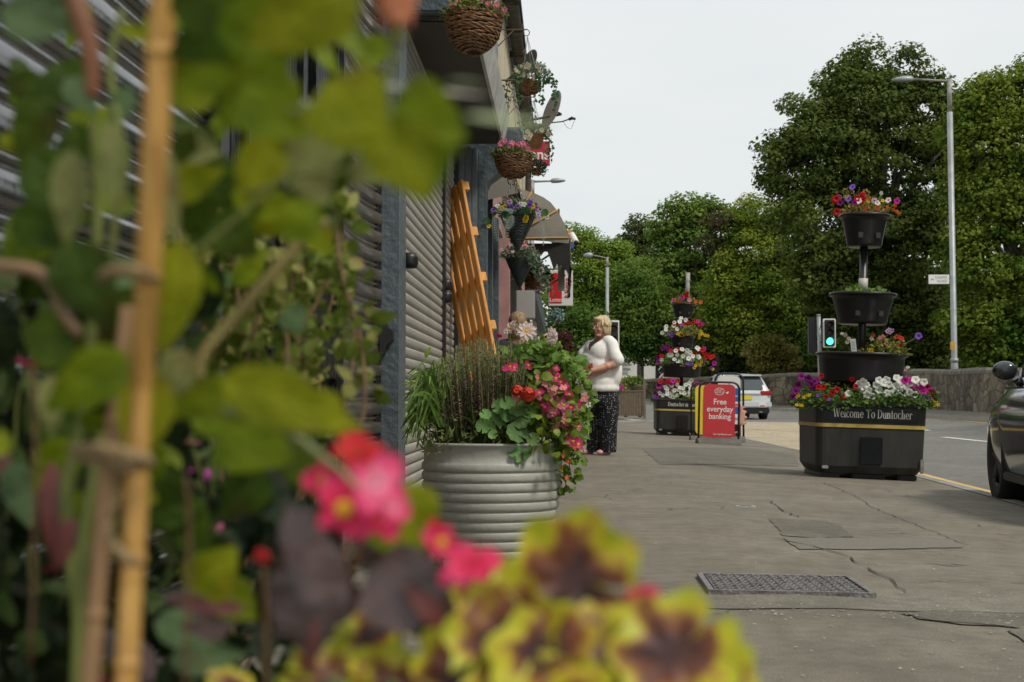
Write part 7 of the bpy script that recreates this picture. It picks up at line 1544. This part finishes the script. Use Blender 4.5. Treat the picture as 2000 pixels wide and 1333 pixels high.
# hanging pink buds further back in the same border
fu = thing('fuchsia_plant', 'fuchsia with hanging magenta and pink buds among dark leaves at far left', 'plant', C2(-.3, .95, .34)); m_fl = fgmat('fuchsia_leaf', (.05, .09, .02), (.10, .15, .04))
b = MB()
for (x, y) in [(62, 705), (360, 910), (395, 975), (85, 935), (20, 960), (315, 920), (355, 1050), (120, 700), (440, 870), (380, 860), (30, 655), (200, 1325), (420, 1010)]: stem(b, [(x, y+5), (x+random.uniform(-20, 20), y-30), (x+random.uniform(-50, 50), y+160), (x+random.uniform(-60, 60), 1400)], 6, .85, 6)
b.build('stem', F_st, fu)
PM['orchid'] = petalmat('petal_orchid', (.62, .12, .48), (.5, .05, .3))
for (x, y, r, mk, d) in [(62, 708, 34, 'hot', .72), (360, 912, 26, 'orchid', .8), (398, 975, 18, 'pink', .85), (88, 930, 26, 'magenta', .75), (18, 968, 28, 'magenta', .72), (315, 922, 14, 'red', .8), (356, 1050, 22, 'coral', .78), (372, 862, 20, 'pink', .85), (405, 925, 14, 'orchid', .85), (25, 655, 18, 'pink', .8), (440, 850, 12, 'pink', 1.0), (100, 1110, 16, 'red', .7), (430, 1030, 14, 'pink', .9), (495, 770, 9, 'pink', 1.1), (200, 1325, 16, 'hot', .7), (8, 600, 14, 'hot', .8)]:
    bloom(fu, P(x, y, d), rv(.6)+Vector((0, -.3, -1)), r*d/FPX, 'five' if r > 15 else 'bud', mk)
b = MB()
for k in range(560):
    x = random.uniform(-60, 640); y = random.uniform(600, 1420); d = random.uniform(.75, 1.25)
    if x > 430 and y < 820: continue
    q = P(x, y, d); leaf(b, q, rv(1)+Vector((0, 0, .3)), TOCAM(q)+rv(.9), random.uniform(.025, .045), random.uniform(.015, .026), 'oval', 4, .15, .25)
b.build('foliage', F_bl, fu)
b = MB()
for k in range(150):
    x = random.uniform(-40, 470); y = random.uniform(560, 1350); d = random.uniform(.7, 1.1); q = P(x, y, d); leaf(b, q, rv(1), TOCAM(q)+rv(.8), random.uniform(.018, .034), random.uniform(.012, .02), 'oval', 4, .15, .25)
b.build('lighter_foliage', m_fl, fu)
# small leaved shrub a little further back
nb = thing('small_leaved_shrub', 'loose yellow-green small leaved sprigs in front of the black door', 'plant', C2(-.28, 1.35, .3)); bst, bl1, bl2 = MB(), MB(), MB()
for k in range(30):
    x0 = random.uniform(330, 680); y0 = random.uniform(380, 560); x1 = x0+random.uniform(-90, 60); d = random.uniform(1.15, 1.6)
    pts = [(x0, y0), (x0+random.uniform(-20, 20), y0+120), (x1, y0+300), (x1+random.uniform(-40, 40), 900), (430, 1400)]; pp = dens([P(*p, d) for p in pts], 6); bst.tube(pp, .0016, 5)
    for i in range(44):
        q = pp[min(len(pp)-1, int(random.random()**1.3*len(pp)*.62))]+rv(.014); leaf(bl1 if random.random() < .7 else bl2, q, rv(1)+Vector((0, 0, .1)), TOCAM(q)+rv(.8), random.uniform(.012, .026), random.uniform(.008, .015), 'oval', 4, .2, .2)
bst.build('stem', F_bs, nb); bl1.build('foliage', fgmat('sprig_leaf', (.10, .15, .018), (.17, .22, .03), isl=.35), nb); bl2.build('young_foliage', fgmat('sprig_leaf_pale', (.26, .28, .07), (.34, .34, .10)), nb)
for k in range(16): bloom(nb, P(random.uniform(370, 560), random.uniform(400, 900), 1.3), rv(1), .005, 'bud', 'cream', name='bud')
# coral bells: yellow leaves with maroon centres
def heumat():
    m = bpy.data.materials.new('coral_bells_leaf'); m.use_nodes = True; t = m.node_tree; n = t.nodes; L = t.links; b = n['Principled BSDF']; out = n['Material Output']
    uvn = n.new('ShaderNodeUVMap'); sp = n.new('ShaderNodeSeparateXYZ'); L.new(uvn.outputs[0], sp.inputs[0]); tc = n.new('ShaderNodeTexCoord')
    nz = n.new('ShaderNodeTexNoise'); nz.inputs['Scale'].default_value = 95; nz.inputs['Detail'].default_value = 4; L.new(tc.outputs['Object'], nz.inputs['Vector'])
    an = n.new('ShaderNodeMath'); an.operation = 'MULTIPLY'; an.inputs[1].default_value = 2*math.pi*7; L.new(sp.outputs[1], an.inputs[0]); co = n.new('ShaderNodeMath'); co.operation = 'COSINE'; L.new(an.outputs[0], co.inputs[0])
    m1 = n.new('ShaderNodeMath'); m1.operation = 'MULTIPLY_ADD'; m1.inputs[1].default_value = 1.45; L.new(nz.outputs['Fac'], m1.inputs[0]); L.new(sp.outputs[0], m1.inputs[2])
    m2 = n.new('ShaderNodeMath'); m2.operation = 'MULTIPLY_ADD'; m2.inputs[1].default_value = .03; L.new(co.outputs[0], m2.inputs[0]); L.new(m1.outputs[0], m2.inputs[2])
    rp = n.new('ShaderNodeValToRGB'); e = rp.color_ramp.elements; e[0].position = .45; e[0].color = (.055, .018, .016, 1); e[1].position = 1.0; e[1].color = (.19, .055, .018, 1)
    mr = n.new('ShaderNodeMapRange'); mr.inputs[1].default_value = .56; mr.inputs[2].default_value = 1.75; L.new(m2.outputs[0], mr.inputs[0]); L.new(mr.outputs[0], rp.inputs[0])
    e[0].position = .36; e[1].position = .64
    for pos, c in ((.77, (.38, .22, .03)), (.84, (.55, .47, .02)), (1.0, (.42, .45, .015))): x = e.new(pos); x.color = (*c, 1)
    L.new(rp.outputs[0], b.inputs['Base Color']); b.inputs['Roughness'].default_value = .5; tr = n.new('ShaderNodeBsdfTranslucent'); ms = n.new('ShaderNodeMixShader'); ms.inputs[0].default_value = .25; L.new(rp.outputs[0], tr.inputs[0]); L.new(b.outputs[0], ms.inputs[1]); L.new(tr.outputs[0], ms.inputs[2]); L.new(ms.outputs[0], out.inputs[0]); return m
m_heu = heumat(); heu = thing('coral_bells_plant', 'coral bells with yellow scalloped leaves and maroon centres, blurred at the bottom', 'plant', C2(.02, .5, .36)); b = MB()
for (x, y, r, d, nr) in [(1120, 1118, 130, .47, (.1, 0, .2)), (1020, 1150, 80, .49, (-.5, 0, .4)), (1090, 1190, 100, .48, (0, 0, -.2)), (990, 1235, 118, .46, (-.2, 0, .3)), (1060, 1260, 110, .45, (0, 0, .5)), (1160, 1270, 110, .46, (.2, 0, .4)), (1320, 1265, 125, .45, (.2, 0, .4)), (1390, 1300, 90, .46, (.6, 0, .2)), (900, 1300, 95, .48, (0, 0, .5)), (760, 1330, 90, .5, (0, 0, .6)), (640, 1320, 90, .5, (-.2, 0, .5)), (720, 1230, 70, .54, (0, 0, .9)), (960, 1150, 80, .52, (-.3, 0, .3)), (1240, 1330, 100, .46, (0, 0, .3)), (1100, 1350, 100, .44, (0, 0, .4)), (450, 1330, 50, .56, (0, 0, 1)), (830, 1200, 50, .56, (0, 0, 1.2))]:
    q = P(x, y+12, d); disc(b, q, TOCAM(q)+Vector(nr)+rv(.35), r*d/FPX, 7, random.uniform(.06, .12), random.uniform(.05, .35), 56, rings=(.25, .5, .75, .9, 1), rot=random.uniform(0, 6.3), wave=.05)
b.build('leaf', m_heu, heu); b = MB()
for (x, y) in [(1125, 1095), (990, 1235), (1320, 1265), (760, 1330), (1060, 1260), (640, 1320), (1390, 1300)]: stem(b, [(x, y), (x*.6+440, y+110), (1050, 1520)], 10, .48)
b.build('stem', F_st, heu)
b = MB()
for (x, y) in [(1440, 1290)]: bl(b, (x-70, y-20), (x+20, y+6), 60 if x > 1400 else 30, .46)
b.build('yellow_leaflet', fgmat('yellow_leaf', (.45, .46, .02)), heu)
# trough that holds the front planting, below the picture
tr_ = thing('wooden_planter_box', 'long planter box below the picture holding the blurred front plants', 'planter', C2(-.06, .75, 0)); c = C2(-.10, .75, 0); b = MB()
for sx in (-1, 1): b.box((c.x+sx*.28-.012, c.y-.36, .03), (c.x+sx*.28+.012, c.y+.36, .33), bev=.003)
for sy in (-1, 1): b.box((c.x-.268, c.y+sy*.35-.01, .03), (c.x+.268, c.y+sy*.35+.01, .33), bev=.003)
b.box((c.x-.268, c.y-.34, .0), (c.x+.268, c.y+.34, .04)); b.build('boards', m_wood, tr_); b = MB(); b.box((c.x-.267, c.y-.338, .04), (c.x+.267, c.y+.338, .29)); b.build('soil', m_soil, tr_)
# ---------------------------------------------------------------- people
gw = gp(1170, 889); DW = Dp(gw); ZW = lambda zx, zy, o=0.: P(1080+zx/3.923, 580+zy/3.923, DW+o); U = DW/FPX/3.923      # metres per zoomed pixel
wm = thing('person', 'older woman with short blonde hair, glasses, white V-neck T-shirt and dotted black trousers', 'person', gw)
m_sk = pm('skin_tone', (.56, .29, .20), rough=.5, var=.10, vs=14, bump=.05, bs=60); m_hair = pm('blonde_hair', (.62, .46, .24), col2=(.74, .60, .38), rough=.55, var=.2, vs=60, bump=.6, bs=90, stretch=(1, 1, .25))
m_tee = pm('white_cotton', (.88, .87, .84), rough=.9, var=.03, vs=6, bump=.25, bs=14); UP = Vector((0, 0, 1))
Fd = (RGT*-.80+FWD*-.60).normalized(); Sd = UP.cross(Fd).normalized()          # face direction; Sd towards her left (camera) side?
if Sd.dot(FWD) > 0: Sd = -Sd
Hc = ZW(368, 232, 0); rotF = Matrix((( Fd.x, Sd.x, 0), (Fd.y, Sd.y, 0), (0, 0, 1)))
def H_(f, s, u): return Hc+Fd*f+Sd*s+UP*u
hd = [('e', Hc+UP*.018, (.088, .072, .098), rotF), ('e', H_(.022, 0, -.045), (.068, .058, .066), rotF), ('e', H_(.055, 0, -.082), (.028, .03, .022), rotF),
 ('c', H_(.080, 0, .012), .010, H_(.106, 0, -.022), .013), ('e', H_(.097, .012, -.026), (.009, .008, .007)), ('e', H_(.097, -.012, -.026), (.009, .008, .007)), ('e', H_(.055, .042, -.035), (.03, .022, .026), rotF), ('e', H_(.055, -.042, -.035), (.03, .022, .026), rotF),
 ('e', H_(.086, 0, -.052), (.012, .024, .007), rotF), ('e', H_(.082, 0, -.064), (.013, .021, .008), rotF), ('e', H_(.040, 0, -.098), (.05, .045, .025), rotF), ('e', H_(-.005, .072, -.01), (.018, .01, .028), rotF),
 ('c', H_(-.02, 0, -.06), .058, H_(-.05, 0, -.16), .066), ('e', H_(-.03, 0, -.17), (.075, .095, .035), rotF)]
# arms: near (camera side) and far
shN, elN, wrN = ZW(470, 385, -.15), ZW(462, 520, -.20), ZW(300, 566, -.27)
shF, elF, wrF = ZW(250, 390, .10), ZW(200, 500, .05), ZW(250, 572, -.16)
arm = [('c', shN, .046, elN, .052), ('c', elN, .05, wrN, .029), ('e', elN.lerp(wrN, .3), (.055, .05, .046)), ('c', shF, .042, elF, .046), ('c', elF, .045, wrF, .028), ('e', elF.lerp(wrF, .3), (.042, .045, .048))]
lowN = [('c', ZW(440, 556, -.12), .045, ZW(300, 590, -.22), .030)]
def hand(w_, d, palm_up, curl, sc=1.0):
    """palm + four unequal curled fingers + thumb, growing from wrist w_ along d"""
    d = Vector(d).normalized(); n = Vector(palm_up); n = (n-d*n.dot(d)).normalized(); s = d.cross(n); o = []
    pc = w_+d*.045*sc; o += [('c', w_, .024*sc, pc, .025*sc), ('e', pc+d*.01, (.034*sc, .032*sc, .026*sc))]
    for k, (L, off) in enumerate([(.060, -.027), (.068, -.009), (.064, .009), (.052, .026)]):
        a = w_+d*.068*sc+s*off*sc; b1 = a+(d*math.cos(curl*.5)-n*math.sin(curl*.5))*L*.45*sc; b2 = b1+(d*math.cos(curl*1.4)-n*math.sin(curl*1.4))*L*.33*sc; b3 = b2+(d*math.cos(curl*2.1)-n*math.sin(curl*2.1))*L*.26*sc
        o += [('c', a-d*.02*sc, .0095*sc, b1, .0085*sc), ('c', b1, .0085*sc, b2, .0075*sc), ('c', b2, .0075*sc, b3, .0065*sc)]
    t0 = w_+d*.02*sc-s*.025*sc; t1 = t0+(d*.7-s*.6-n*.2).normalized()*.032*sc; t2 = t1+(d*.95-s*.1-n*.5).normalized()*.028*sc
    return o+[('c', t0, .012*sc, t1, .010*sc), ('c', t1, .010*sc, t2, .008*sc)]
hn = hand(wrN, ZW(232, 592, -.25)-wrN, (0, -.6, 1), .75) + hand(wrF, ZW(272, 604, -.24)-wrF, (.3, -1, .3), .8)
fused('body', hd+arm+lowN+hn+[('c', H_(-.05, 0, -.16), .07, ZW(375, 440, 0), .10), ('c', shN, .03, shF, .03)], m_sk, wm, voxel=.0052, smooth=4)
# T-shirt: stout torso, bust, belly, sleeves
tee = [('e', ZW(385, 430, 0), (.20, .17, .17), rotF), ('e', ZW(300, 480, .0), (.125, .17, .115), rotF), ('e', ZW(330, 520, .0), (.16, .18, .14), rotF), ('e', ZW(345, 420, .0), (.15, .18, .13), rotF), ('e', ZW(385, 560, 0), (.205, .185, .20), rotF), ('e', ZW(370, 650, 0), (.214, .195, .15), rotF), ('e', ZW(372, 700, 0), (.215, .20, .10), rotF), ('e', ZW(435, 570, 0), (.125, .17, .24), rotF), ('e', ZW(350, 600, 0), (.16, .185, .2), rotF),
 ('c', ZW(430, 345, -.09), .075, ZW(340, 350, .10), .065), ('c', ZW(450, 365, -.12), .076, ZW(476, 468, -.18), .074), ('c', ZW(473, 440, -.17), .074, ZW(497, 486, -.19), .076), ('c', ZW(290, 375, .10), .07, ZW(228, 440, .08), .066)]
zb = ZW(0, 727).z; xs_cut = ZW(0, 727)
def teepost(v):
    q = v.copy()
    if q.z < zb: q.z = zb+(q.z-zb)*.02
    a = (q-ZW(372, 600)).dot(RGT); w_ = max(0, 1-abs(q.z-ZW(0, 620).z)/.16); q += FWD*(-.003)*math.sin(a*24-q.z*20)*w_
    return q
to = fused('t_shirt', tee, m_tee, wm, voxel=.0085, smooth=24, post=teepost)
# cut the neckline and sleeve hems open so the skin shows
bm = bmesh.new(); bm.from_mesh(to.data); off = Vector(wm.location); kill = []
nk = H_(-.045, 0, -.15)
for f in bm.faces:
    c = f.calc_center_median()+off; rel = c-nk; fw_ = rel.dot(Fd); sd_ = rel.dot(Sd)
    if rel.z > -.015-.0*abs(sd_) and abs(sd_) < .085 and abs(fw_) < .10: kill.append(f)
    elif fw_ > 0.0 and rel.z > -.125+abs(sd_)*1.5 and abs(sd_) < .075: kill.append(f)
    elif (c-ZW(505, 492, -.19)).length < .058 and (c-ZW(505, 492, -.19)).dot((ZW(497, 478, -.19)-ZW(475, 440, -.17)).normalized()) > .0: kill.append(f)
bmesh.ops.delete(bm, geom=kill, context='FACES'); bm.to_mesh(to.data); bm.free()
# dotted trousers
def dots(name, base, dot, sc, r):
    m = bpy.data.materials.new(name); m.use_nodes = True; t = m.node_tree; n = t.nodes; L = t.links; b = n['Principled BSDF']; tc = n.new('ShaderNodeTexCoord'); vo = n.new('ShaderNodeTexVoronoi'); vo.inputs['Scale'].default_value = sc; vo.inputs['Randomness'].default_value = .55
    L.new(tc.outputs['Object'], vo.inputs['Vector']); lt = n.new('ShaderNodeMath'); lt.operation = 'LESS_THAN'; lt.inputs[1].default_value = r; L.new(vo.outputs['Distance'], lt.inputs[0]); mx = n.new('ShaderNodeMix'); mx.data_type = 'RGBA'; mx.inputs[6].default_value = (*base, 1); mx.inputs[7].default_value = (*dot, 1); L.new(lt.outputs[0], mx.inputs[0]); L.new(mx.outputs[2], b.inputs['Base Color']); b.inputs['Roughness'].default_value = .9; return m
m_tr = dots('dotted_cloth', (.008, .008, .011), (.60, .60, .60), 46, .20)
tro = [('e', ZW(370, 725, 0), (.20, .185, .10), rotF), ('e', ZW(372, 790, 0), (.19, .175, .14), rotF), ('c', ZW(425, 800, -.05), .128, ZW(425, 1000, -.05), .108), ('c', ZW(425, 1000, -.05), .108, ZW(422, 1150, -.05), .098), ('c', ZW(422, 1150, -.05), .098, ZW(420, 1222, -.05), .096), ('c', ZW(318, 800, .06), .125, ZW(312, 1000, .06), .092), ('c', ZW(312, 1000, .06), .092, ZW(312, 1130, .06), .082), ('c', ZW(312, 1130, .06), .082, ZW(310, 1205, .06), .080)]
zh = gw.z+.035
def tropost(v):
    q = v.copy(); zt = ZW(0, 722).z
    if q.z > zt: q.z = zt
    if q.z < zh: q.z = zh+(q.z-zh)*.03
    k = max(0, min(1, (ZW(0, 820).z-q.z)/.3)); a = math.atan2((q-ZW(370, 900)).dot(FWD), (q-ZW(370, 900)).dot(RGT)); q += RGT*.006*math.sin(a*9+q.z*4)*k; return q
fused('trousers', tro, m_tr, wm, voxel=.010, smooth=4, post=tropost)
# hair: cap + overlapping locks
hr = [('e', H_(-.022, 0, .040), (.098, .092, .095), rotF), ('e', H_(-.055, 0, -.02), (.068, .088, .095), rotF), ('e', H_(.045, 0, .085), (.052, .062, .034), rotF), ('e', H_(-.02, .066, -.01), (.055, .03, .075), rotF), ('e', H_(-.02, -.066, -.01), (.055, .03, .075), rotF), ('e', H_(-.085, 0, -.065), (.04, .06, .05), rotF)]
rs = random.Random(4)
for k in range(60):
    a = rs.uniform(-2.5, 2.5); el = rs.uniform(.1, 1.3); st = H_(-.02, 0, .04)+(Fd*math.cos(a)*math.cos(el)*.085+Sd*math.sin(a)*math.cos(el)*.085+UP*math.sin(el)*.09)
    dn = (Fd*math.cos(a)*.5+Sd*math.sin(a)*.5-UP*.9)
    if a*a < .5: dn = (Fd*.5+Sd*rs.uniform(-.8, .8)-UP*.4); hr.append(('c', st, .011, st+dn.normalized()*.035, .006)); continue
    hr.append(('c', st, .013, st+dn.normalized()*.06, .008))
fused('hair', hr, m_hair, wm, voxel=.0058, smooth=2)
m_eye = pm('eye_white', (.7, .68, .65), rough=.2, var=0); m_pup = pm('eye_iris', (.03, .05, .07), rough=.1, var=0); m_lip = pm('lips', (.42, .12, .10), rough=.4, var=.05); m_gls = pm('glasses_metal', (.45, .40, .34), rough=.25, metal=.9, var=0)
for s in (-1, 1):
    b = MB(); b.ball(H_(.078, s*.031, .006), .0105, 10, 8); eo = b.build('eye', m_eye, wm); b = MB(); b.ball(H_(.087, s*.031, .006), .0048, 8, 6); b.build('iris', m_pup, eo)
    b = MB(); b.tube([H_(.082, s*.046, .024), H_(.088, s*.031, .029), H_(.09, s*.016, .025)], .0026, 5); b.build('eyebrow', m_hair, wm)
b = MB(); b.ball(H_(.097, 0, -.053), (.006, .020, .0035), 12, 6, rotF); b.ball(H_(.094, 0, -.061), (.006, .018, .0045), 12, 6, rotF); b.build('mouth', m_lip, wm)
gl = thing('glasses', None, None, (0, 0, 0)) if 0 else None; b = MB()
for s in (-1, 1):
    b.tube([H_(.103-.010*abs(.026*math.cos(a)+.034)/.06, s*(.034+.025*math.cos(a)), .004+.018*math.sin(a)) for a in np.linspace(0, 2*math.pi, 20)], .0016, 5, cap=False); b.tube([H_(.094, s*.059, .010), H_(.03, s*.078, .008), H_(-.01, s*.080, .0)], .0016, 5)
b.tube([H_(.104, -.010, .008), H_(.106, 0, .011), H_(.104, .010, .008)], .0014, 5); b.build('glasses', m_gls, wm)
m_shoe = pm('pink_slipper', (.66, .32, .33), rough=.7, var=.1)
for (x, y, o) in [(372, 1212, -.09), (240, 1204, .04)]:
    c = ZW(x, y, o); c.z = gw.z+.034; e = c-Fd*.10
    fused('shoe', [('c', c, .034, e, .036), ('e', c+Fd*.02, (.05, .04, .028), rotF)], m_shoe, wm, voxel=.006, smooth=3, post=lambda v: Vector((v.x, v.y, max(v.z, gw.z+.002))))
q = ZW(285, 553, -.285); b = MB(); b.tube([q+Vector((0, .033*math.cos(a), .033*math.sin(a)))+Fd*.004 for a in np.linspace(0, 2*math.pi, 18)], .006, 6, cap=False); b.build('wristwatch', m_trim, wm)
# things in her hands
q = ZW(268, 535, -.24); pu = thing('purse', 'small red purse held in front of the woman above her clasped hands', 'purse', q); b = MB(); b.box((-.055, -.012, -.03), (.055, .012, .03), Matrix.Translation(q) @ Matrix.Rotation(R(-8), 4, 'Y'), bev=.006); b.build('body', pm('red_leather', (.45, .03, .03), rough=.35, var=.1), pu); b = MB(); b.tube([q+Vector((-.052, -.014, .026)), q+Vector((.05, -.014, .034))], .003, 5); b.build('zip', m_gls, pu)
q = ZW(233, 640, -.2); ky = thing('key_ring', 'dark keys with red tags dangling below the hands of the woman', 'keys', q); b = MB()
for k in range(5): e = q+Vector((random.uniform(-.025, .025), random.uniform(-.01, .01), -.03-random.uniform(0, .03))); b.tube([q+Vector((0, 0, .05)), q, e], [.004, .006, .009], 6)
b.build('keys', m_trim, ky)
for dz in (.0, -.03): b = MB(); b.box((q.x-.03, q.y-.014, q.z+dz-.01), (q.x-.005, q.y-.006, q.z+dz+.015), bev=.003); b.build('tag', pm('red_leather', (.45, .03, .03)), ky)
# second person mostly hidden behind the dahlias, seen from behind
c2_ = C2((1011-1000)/FPX*13.4, 13.4, -.05); p2_ = thing('person', 'person with long straw-blonde hair seen from behind between dahlias and wicker cones', 'person', c2_)
def Q(x, y, z): return c2_+RGT*x+FWD*y+UP*z
fused('body', [('e', Q(0, 0, 1.38), (.072, .088, .105)), ('c', Q(0, 0, 1.30), .055, Q(0, 0, 1.18), .06), ('c', Q(-.15, 0, 1.15), .05, Q(-.2, .03, .88), .04), ('c', Q(-.2, .03, .88), .038, Q(-.14, .18, .80), .03), ('c', Q(.15, 0, 1.15), .05, Q(.2, .03, .88), .04), ('c', Q(.2, .03, .88), .038, Q(.14, .18, .80), .03), ('c', Q(-.15, 0, 1.14), .06, Q(.15, 0, 1.14), .06)]+hand(Q(-.14, .18, .80), (.1, 1, 0), (0, 0, 1), .5)+hand(Q(.14, .18, .80), (-.1, 1, 0), (0, 0, 1), .5), m_sk, p2_, voxel=.007, smooth=3)
fused('jacket', [('c', Q(-.12, 0, 1.16), .09, Q(.12, 0, 1.16), .09), ('e', Q(0, 0, 1.0), (.19, .13, .25)), ('e', Q(0, 0, .82), (.18, .13, .14)), ('c', Q(-.17, 0, 1.14), .062, Q(-.215, .03, .87), .052), ('c', Q(.17, 0, 1.14), .062, Q(.215, .03, .87), .052)], pm('dark_jacket', (.03, .032, .045), rough=.8, var=.15), p2_, voxel=.011, smooth=4)
fused('trousers', [('e', Q(0, 0, .74), (.17, .12, .12)), ('c', Q(-.09, 0, .72), .09, Q(-.09, 0, .1), .06), ('c', Q(.09, 0, .72), .09, Q(.09, 0, .1), .06)], pm('navy_cloth', (.02, .025, .04), rough=.85, var=.1), p2_, voxel=.011, smooth=4)
for s in (-1, 1): fused('shoe', [('c', Q(s*.09, .10, .04), .036, Q(s*.09, -.06, .045), .036)], m_trim, p2_, voxel=.008)
hr = [('e', Q(0, -.01, 1.41), (.088, .10, .10)), ('e', Q(0, -.05, 1.32), (.085, .06, .10))]+[('c', Q(-.075+.15*k/13, -.06+.02*abs(k-6.5)/6.5, 1.40), .014, Q(-.085+.17*k/13, -.085+.02*abs(k-6.5)/6.5, 1.18-random.uniform(0, .06)), .008) for k in range(14)]
fused('hair', hr, pm('straw_hair', (.22, .14, .07), col2=(.42, .29, .15), rough=.55, var=.3, vs=50, bump=.6, bs=90, stretch=(1, 1, .2)), p2_, voxel=.006, smooth=2)
